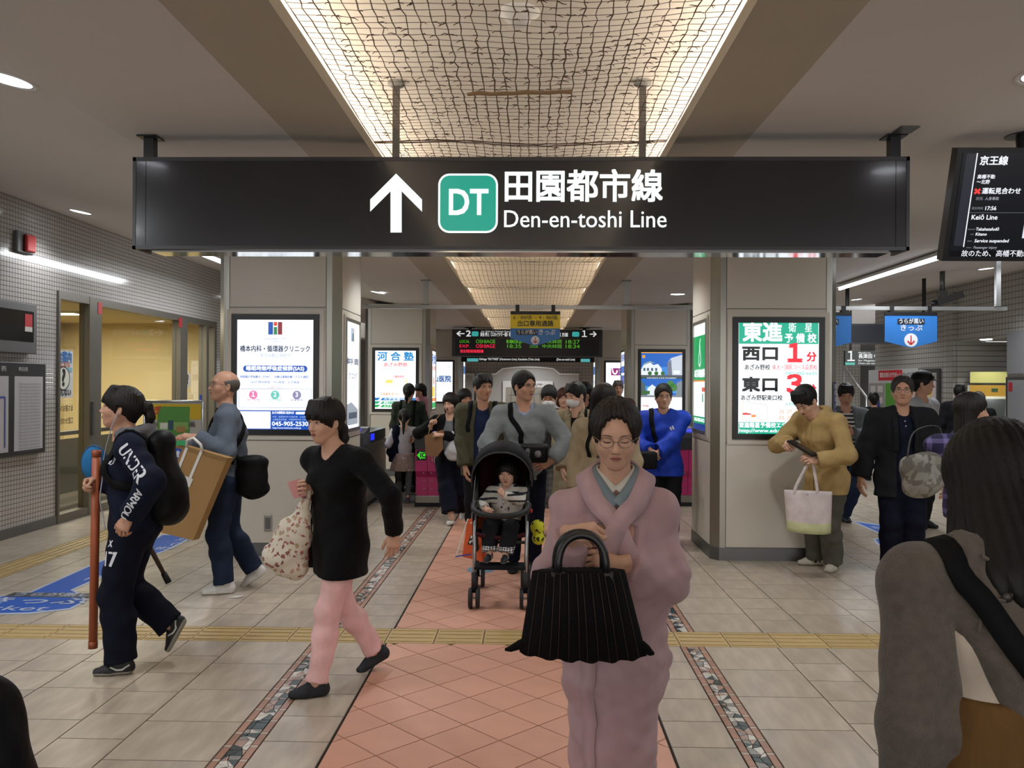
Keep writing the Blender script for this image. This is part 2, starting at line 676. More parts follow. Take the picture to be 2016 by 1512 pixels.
# mosaic bands: pink border tiles and broken marble
m_bord = [mat('pink_marble_border', 'a67c68', 0.3, noise=.08, rand=.12), mat('pale_marble_border', 'b9a596', 0.3, noise=.06, rand=.1)]
m_brk = [mat('white_marble_piece', 'cfc8bd', 0.25, noise=.06, rand=.08), mat('dark_green_marble_piece', '3d4644', 0.25, noise=.12, rand=.2),
         mat('pink_marble_piece', 'ab8c7c', 0.25, noise=.08, rand=.1), mat('grey_marble_piece', '8f8a84', 0.25, noise=.08, rand=.15)]
bits, edges = [], []
for (xa, xb) in ((-1.322, -1.177), (0.909, 1.046)):
    for (ya, yb) in ((Y0, TY0), (TY1, 14.0)):
        wb = 0.030
        y = ya
        k = 0
        while y < yb - 0.01:
            L = 0.115 if k % 2 == 0 else 0.026
            y1 = min(yb, y + L)
            for x0, x1 in ((xa, xa + wb), (xb - wb, xb)):
                edges.append(([(x0, y + .003), (x1, y + .003), (x1, y1 - .001), (x0, y1 - .001)], y, ('b', k % 2, round(y1 - y, 3)) if y1 < yb else None, k % 2))
            y = y1; k += 1
        x0, x1 = xa + wb + .004, xb - wb - .004
        ny = int((yb - ya) / 0.048)
        P = {}
        for j in range(ny + 1):
            for i in range(3):
                yy = ya + (yb - ya) * j / ny
                jx = random.uniform(-.018, .018) if i == 1 else 0
                jy = random.uniform(-.02, .02) if 0 < j < ny else 0
                P[i, j] = (x0 + (x1 - x0) * i / 2 + jx, yy + jy)
        for j in range(ny):
            for i in range(2):
                q = [P[i, j], P[i + 1, j], P[i + 1, j + 1], P[i, j + 1]]
                tris = [q] if random.random() < .55 else ([[q[0], q[1], q[2]], [q[0], q[2], q[3]]] if random.random() < .5 else [[q[0], q[1], q[3]], [q[1], q[2], q[3]]])
                for t in tris:
                    cx, cy = sum(p[0] for p in t) / len(t), sum(p[1] for p in t) / len(t)
                    t2 = []
                    for p in t:
                        dx, dy = p[0] - cx, p[1] - cy
                        L = math.hypot(dx, dy) or 1
                        t2.append((p[0] - dx / L * .0035, p[1] - dy / L * .0035))
                    bits.append((t2, cy, None, random.choices([0, 1, 2, 3], [4, 3, 3, 2])[0]))
lay_tiles(edges, 'border_tile', m_bord, 300)
lay_tiles(bits, 'marble_piece', m_brk, 300)
# grey threshold band under the ticket gates
b = B(); b.box(-2.85, 2.8, 11.35, 12.3, 0.0005, 0.003)
b.build('threshold_band', M('grey_threshold', '6f7172', 0.4), floor)

# ---------------------------------------------------------------- ceiling
m_ceil = M('ceiling_grey_white', 'd6d3d1', 0.8, noise=0.015, nscale=1.5)
m_band = M('ceiling_warm_bounce_band', 'b9b0a0', 0.7, noise=0.02, nscale=2)  # warm bounce light on the band is put into this beige
BX0, BX1 = -1.36, 1.21
b = B()
def sheet(b, xs, ys, zf, mi=0):
    n = len(ys)
    vs = [(x, y, zf(x)) for x in xs for y in ys]
    fs = [(i * n + j, i * n + j + 1, (i + 1) * n + j + 1, (i + 1) * n + j) for i in range(len(xs) - 1) for j in range(n - 1)]
    b.add(vs, fs, mi)
sheet(b, [WL - .1, -2.3, BX0], [YB, 26.0], ceil_z)
sheet(b, [BX1, 2.3, WR + .1], [YB, 26.0], ceil_z)
b.box(SX0 - .4, SX1 + .4, 24.5, 26.0, Zc, Zc + .05)
sheet(b, [WR + .1, WR + 2.5], [19.8, 26.0], lambda x: ceil_z(WR + .1))
ceiling = struct(b.build('ceiling', m_ceil))
b = B()
for (xa, xb) in ((BX0, SX0), (BX1, SX1)):
    b.add([(xa, YB, Zc), (xb, YB, Zc - .02), (xb, 24.6, Zc - .02), (xa, 24.6, Zc)], [(0, 1, 2, 3)])
    sgn = 1 if xb < 0 else -1
    b.add([(xb, YB, Zc - .02), (xb, YB, Zc + .045), (xb, 24.6, Zc + .045), (xb, 24.6, Zc - .02)], [(0, 1, 2, 3)])
    b.add([(xb, YB, Zc + .045), (xb - sgn * .03, YB, Zc + .045), (xb - sgn * .03, 24.6, Zc + .045), (xb, 24.6, Zc + .045)], [(0, 1, 2, 3)])
    b.add([(xb - sgn * .03, YB, Zc + .045), (xb - sgn * .03, YB, Zc + .006), (xb - sgn * .40, YB, Zc + .006), (xb - sgn * .40, 24.6, Zc + .006), (xb - sgn * .03, 24.6, Zc + .006), (xb - sgn * .03, 24.6, Zc + .045)],
          [(0, 1, 4, 5), (1, 2, 3, 4)])
tag(b.build('band', m_band, ceiling), 'flat ceiling band along the light trough, tinted beige for warm bounce light')
# light trough (coffer) above the net
m_trough = M('trough_cream', 'f6f0e6', 0.85)
TZ = CAM_H + 1.70
b = B()
xa, xb = SX0 - .40, SX1 + .40
b.add([(xa, YB, TZ), (xb, YB, TZ), (xb, 24.6, TZ), (xa, 24.6, TZ)], [(0, 1, 2, 3)])
b.add([(xa, YB, TZ), (xa, YB, Zc), (xa, 24.6, Zc), (xa, 24.6, TZ)], [(0, 1, 2, 3)])
b.add([(xb, YB, TZ), (xb, YB, Zc), (xb, 24.6, Zc), (xb, 24.6, TZ)], [(0, 1, 2, 3)])
b.add([(xa, 24.6, TZ), (xb, 24.6, TZ), (xb, 24.6, Zc - .02), (xa, 24.6, Zc - .02)], [(0, 1, 2, 3)])
b.add([(xa, YB, TZ), (xb, YB, TZ), (xb, YB, Zc - .02), (xa, YB, Zc - .02)], [(0, 1, 2, 3)])
tag(b.build('light_trough', m_trough, ceiling), 'warm cream recess that holds the cove tubes')
m_tube = glow('cove_tube', 'fff3e4', COVE_E)
k = 0
for xx, side in ((SX0 - .17, 'left'), (SX1 + .17, 'right')):
    t = thing('cove_light', 'long warm white cove tube behind the %s lip of the ceiling trough' % side, 'light', (xx, 10, Zc + .035))
    B().tube([(xx, YB + .2, Zc + .05), (xx, 24.4, Zc + .05)], 0.016, 6, cap=False).build('tube', m_tube, t, True)
    y = YB + .5
    while y < 24.4:
        B().box(xx - .02, xx + .02, y - .03, y + .03, Zc + .0065, Zc + .034).build('socket', m_white, t); y += 2.4

# ---------------------------------------------------------------- net in the trough
m_net = M('brown_twine', '5a4a3a', 0.9)
m_netf = bpy.data.materials.new('pale_net_cloth'); m_netf.use_nodes = True
_q = N(m_netf)
_q.b.inputs['Base Color'].default_value = lin('e6e2da'); _q.b.inputs['Roughness'].default_value = 0.9
_t = _q.n('BsdfTranslucent'); _t.inputs[0].default_value = lin('f4efe6')
_m = _q.n('MixShader'); _m.inputs[0].default_value = 0.6
_q.l(_q.b.outputs[0], _m.inputs[1]); _q.l(_t.outputs[0], _m.inputs[2])
_q.l(_m.outputs[0], _q.t.nodes['Material Output'].inputs[0])
def net_z(x, y):
    u = (x - SX0) / (SX1 - SX0)
    z = CAM_H + 1.445 - 0.055 * math.sin(math.pi * min(1, max(0, u))) * (0.6 + 0.4 * math.sin(y * 1.1 + 0.4))
    z += 0.008 * math.sin(y * 3.1 + x * 4) + 0.006 * math.sin(x * 7 + y)
    return z
def far_z(x, y):
    bars = (7.6, 10.2, 12.9, 15.6, 18.4, 21.3, 24.4)
    for a, c in zip(bars, bars[1:]):
        if a <= y <= c:
            t = (y - a) / (c - a)
            return CAM_H + 1.47 - 0.10 * math.sin(math.pi * t) + 0.006 * math.sin(x * 19 + y * 2)
    return CAM_H + 1.46
net = thing('hanging_net', 'brown twine net stretched under the glowing ceiling trough', 'net', (0, 5, CAM_H + 1.45))
b = B()
NX = 32
xs = [SX0 + .01 + (SX1 - SX0 - .02) * i / NX for i in range(NX + 1)]
ys = [1.6 + 0.058 * j for j in range(104)]
pt = {}
for i, x in enumerate(xs):
    for j, y in enumerate(ys):
        e = 1.0 if 0 < i < NX else 0.0
        pt[i, j] = V((x + e * random.gauss(0, .0035), y + e * random.gauss(0, .004), net_z(x, y)))
for i in range(NX + 1):
    far = [0.0032 if abs(xs[i]) < .45 and 3.6 < ys[j] < 4.7 else 0.0023 for j in range(len(ys))]
    b.tube([pt[i, j] for j in range(len(ys))], [f * random.uniform(.8, 1.5) for f in far], 3, cap=False)
for j in range(len(ys)):
    b.tube([pt[i, j] for i in range(0, NX + 1, 1)], 0.0014, 3, cap=False)
b.build('mesh_of_twine', m_net, net)
b = B()
for _ in range(2200):
    i, j = random.randint(2, NX - 2), random.randint(1, len(ys) - 2)
    p = pt[i, j]
    d = V((random.choice((-1, 1)) * random.uniform(.012, .035), random.gauss(0, .006), -random.uniform(0, .012)))
    b.tube([p, p + d * .6 + V((0, random.gauss(0, .004), .003)), p + d], [0.0028, 0.0022, 0.0014], 3, cap=False)
tag(b.build('frayed_knots', m_net, net), kind='stuff')
b = B()
for yj in (5.02, 5.05):
    b.tube([(x, yj + random.gauss(0, .006), net_z(x, yj) - .004) for x in xs], .0035, 4)
b.build('lacing_cord', m_net, net)
b = B(); bx0, bx1 = at(920, 186, 4.1), at(1126, 181, 4.1)
pp = [bx0.lerp(bx1, t / 9) + V((0, random.gauss(0, .004), random.gauss(0, .002))) for t in range(10)]
b.tube(pp, [0.008, .011, .009, .010, .009, .0095, .009, .010, .009, .012], 7)
tag(b.build('branch', M('dry_branch', '8a6f52', .9, bump=.4, bscale=60), net, True), 'dry brown branch tied into the net')
netf = thing('draped_net', 'pale net cloth draped in swags over ceiling bars beyond the big sign', 'net', (0, 16, CAM_H + 1.45))
b = B()
ysf = [7.6 + 0.1 * j for j in range(169)]
vs = [(x, y, far_z(x, y)) for x in xs[::2] for y in ysf]
n = len(ysf)
b.add(vs, [(i * n + j, i * n + j + 1, (i + 1) * n + j + 1, (i + 1) * n + j) for i in range(NX // 2) for j in range(n - 1)])
b.build('cloth', m_netf, netf, True)
b = B()
for x in xs[::1]:
    b.tube([(x, y, far_z(x, y) - .006) for y in ysf[::2]], 0.0028, 3, cap=False)
for y in ysf[::3]:
    b.tube([(x, y, far_z(x, y) - .006) for x in xs[::4]], 0.002, 3, cap=False)
b.build('twine', M('tan_twine', '94897a', .9), netf)
for y in (10.2, 12.9, 15.6, 18.4, 21.3):
    B().tube([(SX0 - .02, y, CAM_H + 1.478), (SX1 + .02, y, CAM_H + 1.478)], .01, 6).build('bar', m_alu, netf)

# ---------------------------------------------------------------- side walls
m_tileL = grid_mat('small_white_wall_tile', 'b9b6b2', '76726e', 0.048, 0.0075, ('Y', 'Z'), 0.12)
m_tileB = grid_mat('small_grey_wall_tile', '8f8c86', '66635e', 0.10, 0.012, ('X', 'Z'), 0.3)
m_tileR = grid_mat('grey_wall_tile_right', 'a9a7a3', '6e6b68', 0.098, 0.014, ('Y', 'Z'), 0.3)
D0, D1, DH = 9.41, 14.2, 2.6
HL = ceil_z(WL) + .05
b = B()
b.box(WL - .12, WL, YB, D0, 0, HL); b.box(WL - .12, WL, D0, D1, DH, HL); b.box(WL - .12, WL, D1, YF, 0, HL)
wall_left = struct(b.build('wall_left', m_tileL))
m_base = M('grey_skirting', '605e5c', .5)
b = B(); b.box(WL, WL + .014, YB, D0, 0, .10); b.box(WL, WL + .014, D1, YF, 0, .10)
struct(b.build('baseboard_left', m_base))
HR = ceil_z(WR) + .05
b = B()
b.box(WR, WR + .12, YB, 14.35, 0, HR); b.box(WR, WR + .12, 14.35, 16.0, 2.42, HR); b.box(WR, WR + .12, 16.0, 19.8, 0, HR)
b.box(WR + .121, WR + .95, 14.29, 14.34, 0, 2.42); b.box(WR + .121, WR + .95, 16.01, 16.06, 0, 2.42)
b.box(WR + .9, WR + .95, 14.345, 16.005, 0, 2.415); b.box(WR + .121, WR + .95, 14.345, 16.005, 2.425, 2.47)
b.box(WR - .06, WR - .001, 16.05, 16.35, 0, HR)
wall_right = struct(b.build('wall_right', m_tileR))
b = B(); b.box(WR - .014, WR, YB, 14.35, 0, .1); b.box(WR - .014, WR, 16.4, 19.8, 0, .1)
struct(b.build('baseboard_right', m_base))
b = B()
b.box(WL - .1, WR + 2.5, YF, YF + .12, 0, 3.6)
wall_back = struct(b.build('wall_back', m_tileB))
struct(B().box(WL - .1, WR + 2, 26.0, YF, 2.95, 3.0).build('trim_1', m_ceil))
struct(B().box(WR + 2.4, WR + 2.5, 19.8, YF, 0, 3.5).build('wall_stair', m_dsteel))

# office behind the left wall: glass front, warm interior
m_frame = M('bronze_door_frame', '6e6a62', .4, .5)
m_off = M('office_wall', 'd8c69a', .7)
b = B()
b.box(-8.2, -8.1, D0 - .6, D1 + .6, 0, DH); b.box(-8.1, WL - .12, D0 - .6, D0 - .5, 0, DH); b.box(-8.1, WL - .12, D1 + .5, D1 + .6, 0, DH)
b.box(-8.2, WL - .12, D0 - .6, D1 + .6, DH, DH + .05)
struct(b.build('wall_office', m_off))
t = thing('shutter', 'closed cream roller shutter at the back of the lit office', 'shutter', (-8.08, 12.6, 0))
for k in range(14):
    B().box(-8.099, -8.085, 11.2, D1 + .1, .06 + .15 * k, .06 + .15 * k + .142).build('slat', M('cream_shutter', 'd2be8c', .6), t)
B().box(-8.099, -8.06, 11.1, 11.2, 0, 2.2).build('guide_rail', m_frame, t); B().box(-8.099, -8.05, 11.1, D1 + .2, 2.16, 2.28).build('hood', M('shutter_hood', 'b09a6c'), t)
t = thing('office_light', 'rectangular white ceiling panel light inside the left office', 'light', (-6.9, 12.3, DH))
B().box(-7.3, -6.5, 12.1, 12.5, DH - .03, DH - .001).build('frame', m_white, t)
B().box(-7.25, -6.55, 12.13, 12.47, DH - .034, DH - .0305).build('diffuser', G('fff4d8', 3.0), t)
lamp('AREA', 'office_panel', (-6.7, 12.0, DH - .06), 150, (1, .9, .7), 1.4, 3.0)
win = struct(thing('window_1', None, None, (WL, 12, 0)))
posts = [(9.415, 9.45), (10.08, 10.36), (12.72, 12.98), (13.75, 13.85), (14.1, 14.2)]
for y0, y1 in posts:
    B().box(WL - .104, WL + .024, y0, y1, 0, DH - .002).build('mullion', m_frame, win)
B().box(WL - .1, WL + .02, D0 + .006, D1 - .006, DH - .09, DH - .001).build('head_rail', m_frame, win)
B().box(WL - .1, WL + .02, D0 + .006, D1 - .006, 0, .10).build('bottom_rail', m_frame, win)
for (a, c) in ((9.45, 10.08), (10.36, 12.72), (12.98, 13.75), (13.85, 14.1)):
    B().box(WL - .05, WL - .042, a, c, .10, DH - .09).build('pane', m_glass, win)
B().box(WL - .03, WL + .05, 10.12, 10.16, .95, 1.35).build('pull_handle', m_dsteel, win)
lowrail = thing('counter_rail', 'low grey railing standing inside the office behind the glass', 'railing', (-6.0, 11, 0))
for y in (10.3, 11.4, 12.5):
    B().box(-6.03, -5.97, y - .03, y + .03, 0, .95).build('post', m_dsteel, lowrail)
B().box(-6.04, -5.96, 10.3, 12.5, .9, .95).build('rail', m_dsteel, lowrail)
B().box(-6.01, -5.99, 10.35, 12.45, .15, .85).build('panel', M('smoked_panel', '6a6252', .3), lowrail)

# ---------------------------------------------------------------- pillars
def pillar(n, x0, x1, y0, y1):
    c, cy, sw = .065, .09, .05
    p = struct(thing('trim_%d' % n, None, None, ((x0 + x1) / 2, (y0 + y1) / 2, 0)))
    H = Zc
    oct_ = [(x0 + c, y0), (x1 - c, y0), (x1, y0 + cy), (x1, y1 - cy), (x1 - c, y1), (x0 + c, y1), (x0, y1 - cy), (x0, y0 + cy)]
    core = [(x + (.006 if x < (x0 + x1) / 2 else -.006), y + (.006 if y < (y0 + y1) / 2 else -.006)) for x, y in oct_]
    B().prism([(x, y, 0) for x, y in core], (0, 0, H)).build('core', m_dsteel, p)
    # steel corner covers
    for k, (sx, sy) in enumerate(((0, 0), (1, 0), (1, 1), (0, 1))):
        X, Yy = (x0, x1)[sx], (y0, y1)[sy]
        dx, dy = (1, -1)[sx], (1, -1)[sy]
        poly = [(X + dx * (c + sw), Yy), (X + dx * c, Yy), (X, Yy + dy * cy), (X, Yy + dy * (cy + sw * .4)), (X + dx * .02, Yy + dy * (cy + sw * .4)), (X + dx * (c + sw), Yy + dy * .02)]
        B().prism([(x, y, .115) for x, y in poly], (0, 0, H - .115)).build('steel_corner', m_steel, p)
    # cream panels: lower, middle (around the lightbox) and upper on the four faces
    fx0, fx1 = x0 + c + sw + .006, x1 - c - sw - .006
    gy0, gy1 = y0 + cy + sw * .4 + .006, y1 - cy - sw * .4 - .006
    for za, zb in ((.12, 1.055), (1.063, 2.268), (2.276, H)):
        B().box(fx0, fx1, y0 - .004, y0 + .012, za, zb, bev=.003).build('panel', m_cream, p)
        B().box(fx0, fx1, y1 - .012, y1 + .004, za, zb).build('panel', m_cream, p)
        B().box(x0 - .004, x0 + .012, gy0, gy1, za, zb, bev=.003).build('panel', m_cream, p)
        B().box(x1 - .012, x1 + .004, gy0, gy1, za, zb, bev=.003).build('panel', m_cream, p)
    e = .004
    oc2 = [(x + (-e if x < (x0 + x1) / 2 else e), y + (-e if y < (y0 + y1) / 2 else e)) for x, y in oct_]
    B().prism([(x, y, 0) for x, y in oc2], (0, 0, .115)).build('skirting', m_dsteel, p)
    return p
PY = [7.79, 14.72, 21.62]
for i, y in enumerate(PY):
    pillar(3 + 2 * i, -2.88, -1.755, y, y + 1.08)
    pillar(4 + 2 * i, 1.64, 2.77, y, y + 1.08)

# ---------------------------------------------------------------- ceiling downlights, tubes
m_led = glow('downlight_lens', 'f4f6ff', 9.0)
def downlight(x, y, label, power=DOWN_W, r=.115):
    z = ceil_z(x) - (.012 if BX0 < x < BX1 else 0)
    sl = math.atan(-.171) if x < -2.31 else (math.atan(.092) if x > 2.31 else 0)
    t = thing('downlight', label, 'light', (x, y, z))
    t.rotation_euler = (0, -sl, 0)
    B().lathe([(r + .018, -.001), (r + .016, -.008), (r, -.006), (r - .012, .0), (r - .012, -.003)], n=28).build('trim_ring', m_white, t, True, local=True)
    B().lathe([(r - .012, -.001), (r - .04, -.0045), (.001, -.005)], n=24).build('lens', m_led, t, True, local=True)
    lamp('SPOT', 'downlight_beam', (x, y, z - .03), power, (.95, .97, 1.0), .09, spot=135, blend=.6)
    return t
downlight(-2.45, 3.95, 'big round recessed downlight at the upper left edge of the view')
downlight(2.28, 3.85, 'big round recessed downlight at the upper right edge above the screen')
downlight(-4.78, 8.98, 'small recessed downlight in the ceiling close to the left tiled wall')
downlight(-2.32, 12.9, 'recessed downlight in the ceiling just before the left gate pillar')
downlight(2.2, 13.0, 'recessed downlight in the ceiling just before the right gate pillar')
downlight(-2.3, 19.0, 'recessed downlight beyond the ticket gates, left side', DOWN_W * 2)
downlight(2.3, 19.0, 'recessed downlight beyond the ticket gates, right side', DOWN_W * 2)
for x in (-2.4, 2.3):
    downlight(x, -.8, 'added round recessed downlight behind the viewer, %s side' % ('left' if x < 0 else 'right'), DOWN_W * 1.5)  # unseen, row carried on behind the viewer as added fill light
for x, y, lb in ((-1.75, 6.2, 'added left downlight hidden behind the big sign, nearer'), (1.6, 6.2, 'added right downlight hidden behind the big sign, nearer'), (-1.17, 8.6, 'added left downlight hidden behind the big sign, farther'), (1.0, 8.6, 'added right downlight hidden behind the big sign, farther'),
                 (6.9, 13.2, 'added downlight in the right hall by the security camera'), (6.6, 17.6, 'added downlight in front of the notice board on the right')):
    downlight(x, y, lb, DOWN_W * 1.5)  # added lamps that brighten the crowd, the blue sign and the right wall
for x, y in ((-4.4, 17.0), (5.2, 6.5), (5.6, 16.5), (6.2, 11.0), (-3.9, 5.0), (6.8, 20.5), (0.0, 25.6), (-2.3, 24.5), (2.3, 24.5)):  # unseen downlights added to brighten the far hall, sides and floor
    downlight(x, y, {(-4.4, 17.0): 'added downlight far down the left aisle', (5.2, 6.5): 'added downlight over the right hall, behind the information screen', (5.6, 16.5): 'added downlight deep in the right hall before the notice board',
                     (6.2, 11.0): 'added downlight in the right hall near the fare machine', (-3.9, 5.0): 'added downlight hidden left of the big sign', (6.8, 20.5): 'added downlight above the stairs on the right',
                     (0.0, 25.6): 'added downlight before the arch of the far wall', (-2.3, 24.5): 'added downlight on the left before the far wall', (2.3, 24.5): 'added downlight on the right before the far wall'}[(x, y)], DOWN_W * (3.5 if y > 24 else 1.2))
def strip(x, y0, y1, label):
    z = ceil_z(x)
    t = thing('fluorescent_light', label, 'light', (x, (y0 + y1) / 2, z))
    B().box(x - .06, x + .06, y0, y1, z - .065, z - .03).build('housing', m_white, t)
    for yy in (y0 + .3, y1 - .3): B().box(x - .03, x + .03, yy - .03, yy + .03, z - .03, z - .012 if x < 0 else z - .006).build('bracket', m_white, t)
    n = max(1, round((y1 - y0) / 1.25)); h = (y1 - y0) / n
    for i in range(n):
        B().tube([(x, y0 + i * h + .02, z - .085), (x, y0 + (i + 1) * h - .02, z - .085)], .02, 8).build('tube', G('f2f6ff', 6.0), t, True)
    lamp('AREA', 'fluorescent_beam', (x, (y0 + y1) / 2, z - .12), TUBE_W * (y1 - y0) / 3, (.93, .97, 1), .12, y1 - y0)
strip(4.83, 10.0, 13.6, 'bare white fluorescent strip on the right ceiling beside the screen')
strip(-4.14, 10.2, 13.3, 'white fluorescent strip on the left ceiling, mirrored in the wall tiles')
strip(4.83, 2.0, 5.0, 'added white fluorescent strip on the right ceiling outside the view')  # unseen strip, added to fill the hall with light
strip(-4.14, 0.5, 3.5, 'added white fluorescent strip on the left ceiling outside the view')  # its unseen counterpart on the left, also added as fill
# ================================================================ SIGNS, LIGHTBOXES, FITTINGS
UP = V((0, 0, 1))
FRONT = (V((1, 0, 0)), UP)                # faces the viewer
def P(col, rough=0.45):
    return M('ink_' + col, col, rough)
W1 = G('f4faff', 1.12)
def lightbox(c, right, wd, ht, label, side=False):
    """advertising lightbox: cream surround, dark metal frame, lit screen. returns thing and its Face"""
    c = V(c)
    t = thing('lightbox', label, 'lightbox', c, 0)
    f = Face(c, right, UP)
    def bar(x0, x1, y0, y1, d0, d1, b):
        b.obox(f.p((x0 + x1) / 2, (y0 + y1) / 2, (d0 + d1) / 2), f.r * (x1 - x0) / 2, f.u * (y1 - y0) / 2, f.n * (d1 - d0) / 2)
    for nm, m, o, th, dd in (('surround', m_cream, .045 if not side else .03, .04 if not side else .025, .012), ('frame', m_black if not side else m_steel, .0, .05 if not side else .03, .022)):
        b = B()
        X, Y = wd / 2 + o, ht / 2 + o
        bar(-X, X, Y - th, Y, 0.002, dd, b); bar(-X, X, -Y, -Y + th, 0.002, dd, b)
        bar(-X, -X + th, -Y + th, Y - th, 0.002, dd, b); bar(X - th, X, -Y + th, Y - th, 0.002, dd, b)
        b.build(nm, m, t)
    b = B(); bar(-wd / 2 + .03, wd / 2 - .03, -ht / 2 + .03, ht / 2 - .03, .001, .008, b)
    b.build('screen', W1, t)
    f.c = f.p(0, 0, .008)
    return t, f

# ---- clinic lightbox, first left pillar
t, f = lightbox((-2.335, 7.786, 1.657), (1, 0, 0), .80, 1.10, 'lit white clinic poster with blue banner and phone number on the first left pillar')
w_, h_ = .70, 1.0
BL, NV = G('1c4fae', .9), G('1b2a5a', .6)
f.rect(G('1b4fae', .9), -.066, -.022, .365, .50 - .02); f.rect(G('d8452c', .9), -.016, .016, .445, .48); f.rect(G('2a8a5c', .8), -.016, .016, .365, .435); f.rect(G('8a2f38', .8), .022, .062, .365, .48)
f.text(G('8a90a0', .8), 'HASHIMOTO', 0, .325, .026, sx=1.3); f.text(G('8a90a0', .8), 'CLINIC', 0, .300, .022, sx=1.3)
f.text(NV, '橋本内科・循環器クリニック', 0, .232, .062, .012, width=.64)
f.text(G('7890b8', .9), '（あざみ野三規庭内）', 0, .172, .036, width=.30)
f.rrect(BL, -.295, .295, .025, .083, .028)
f.text(W1, '睡眠時無呼吸症候群(SAS)', 0, .054, .046, .016, width=.53, o=.005)
f.text(BL, '持続陽圧呼吸療法（CPAP）　治療は遠隔診療（スマホ通院）', 0, -.022, .026, .01, width=.63)
f.text(BL, 'SASの簡易検査　PSG検査・在宅検査', 0, -.070, .026, .006, width=.45)
f.text(G('c07888', .9), '診療の流れ', 0, -.118, .026, width=.14)
f.line(G('8898c0', .9), [(-.33, -.13), (.33, -.13), (.33, -.30), (-.33, -.30), (-.33, -.13)], .004)
for i, (cc, s2, nm) in enumerate((('e07aa8', '１', '初診・予約予後'), ('6cc0b4', '2', '自宅で検査'), ('8a84a8', '3', '結果説明'))):
    x = -.2 + .2 * i
    f.disc(G(cc, .95), x, -.185, .04); f.text(W1, s2, x, -.183, .06, .01, o=.006)
    f.text(G(cc, .8), nm, x, -.232, .022, .008, width=.11); f.text(G('a0a4b4', .9), '検査　説明', x, -.262, .016, width=.07)
f.rect(BL, -.35, .35, -.50, -.325)
f.rect(W1, -.345, -.04, -.492, -.335, .004)
f.text(G('b8c4d8', .8), '診療時間 月火水木金土', -.19, -.36, .02, width=.2, o=.006); f.text(G('b8c4d8', .8), '9:00-12:30 15:00-18:30', -.19, -.46, .018, width=.22, o=.006)
f.text(W1, 'あざみ野駅西口徒歩2分', .075, -.348, .026, .01, width=.20, o=.005); f.rrect(W1, .19, .335, -.360, -.338, .01, .004)
f.text(G('a8c4f0', .9), '内科・循環器内科 訪問診療　生活習慣病', .15, -.385, .018, width=.34, o=.005); f.text(G('a8c4f0', .9), '心臓超音波検査　各種健康診断 予防接種', .15, -.41, .018, width=.34, o=.005)
f.text(W1, '045-905-2530', .14, -.449, .054, .012, width=.33, o=.005); f.text(W1, 'http://www.hashimoto-naika.jp', .11, -.485, .022, width=.26, o=.005)
f.build(t)
# ---- its twin on the pillar's inner side
t, f = lightbox((-1.751, 8.33, 1.66), (0, 1, 0), .66, 1.08, 'narrow view of the clinic poster on the inner side of the first left pillar', True)
f.rect(G('1b4fae', .9), -.06, -.02, .33, .46); f.rect(G('8a2f38', .8), .02, .06, .33, .46); f.rect(G('2a8a5c', .8), -.014, .014, .33, .41)
f.text(G('8a90a0', .8), 'HASHIMOTO', 0, .28, .03, sx=1.3); f.text(G('8a90a0', .8), 'CLINIC', 0, .24, .03)
f.text(NV, '橋本内科・循環器', 0, .13, .068, .014, width=.52); f.text(NV, 'クリニック', 0, -.01, .07, .014, width=.36)
f.text(G('7890b8', .9), 'あざみ野三規庭', 0, -.11, .04, width=.26)
f.poly(G('9aa4b0', .8), [(-.25, -.28), (-.05, -.26), (.26, -.34), (.26, -.48), (-.25, -.48)]); f.rect(G('4a5668', .7), -.18, .2, -.42, -.36, .004)
f.build(t)
# ---- prep school lightbox, first right pillar
t, f = lightbox((2.222, 7.786, 1.646), (1, 0, 0), .82, 1.10, 'lit green and white school poster with big black characters on the first right pillar')
GR, RD, BK = G('16a888', .95), G('e81830', .95), G('10181c', .5)
X0 = -.353
f.rect(GR, -.355, .355, .31, .50)
f.text(W1, '東進', -.145, .405, .185, .02, width=.345, o=.005)
f.text(W1, '衛　星', .195, .452, .092, .004, width=.21, o=.005); f.text(W1, '予 備 校', .195, .357, .088, .014, width=.28, o=.005)
f.text(BK, '西口', -.16, .215, .135, .03, width=.31); f.text(RD, '１', .145, .217, .21, .03, sx=1.05); f.text(RD, '分', .295, .19, .092, .022)
f.text(BK, 'あざみ野校', -.19, .096, .052, .01, width=.225); f.text(RD, '東大・国医コース設置校', .145, .098, .05, .005, width=.40)
f.text(G('58c8c0', .95), '045-482-6635', .205, .045, .038, .008, width=.28)
f.text(BK, '東口', -.16, -.065, .135, .03, width=.31); f.text(RD, '３', .145, -.062, .21, .026, sx=1.15); f.text(RD, '分', .295, -.10, .092, .022)
f.text(BK, 'あざみ野駅東口校', -.15, -.178, .052, .01, width=.37); f.text(G('58c8c0', .95), '045-909-0234', .205, -.232, .038, .006, width=.28)
f.line(G('c8ccd0', .9), [(-.32, -.21), (-.1, -.24), (-.1, -.39)], .006); f.line(G('c8ccd0', .9), [(-.32, -.30), (-.2, -.33), (-.14, -.39)], .006)
f.line(G('f0b890', .9), [(-.32, -.21), (-.32, -.38), (-.1, -.38)], .004)
f.rrect(G('d83838', .9), -.32, -.24, -.33, -.312, .008); f.rect(G('f08a38', .9), -.24, -.2, -.35, -.33)
f.text(G('f0883c', .95), '音 読 室', .10, -.30, .04, width=.18); f.text(G('f0883c', .95), '自 習 室', .10, -.355, .04, width=.18); f.text(G('f0883c', .95), '完 備', .28, -.33, .04)
f.rect(GR, -.355, .355, -.50, -.395)
f.text(W1, '東進衛星予備校エデュアタウン', -.02, -.425, .05, .016, width=.66, o=.005); f.text(W1, 'http://www.edu-town.co.jp', -.04, -.472, .044, .012, width=.62, o=.005)
f.build(t)
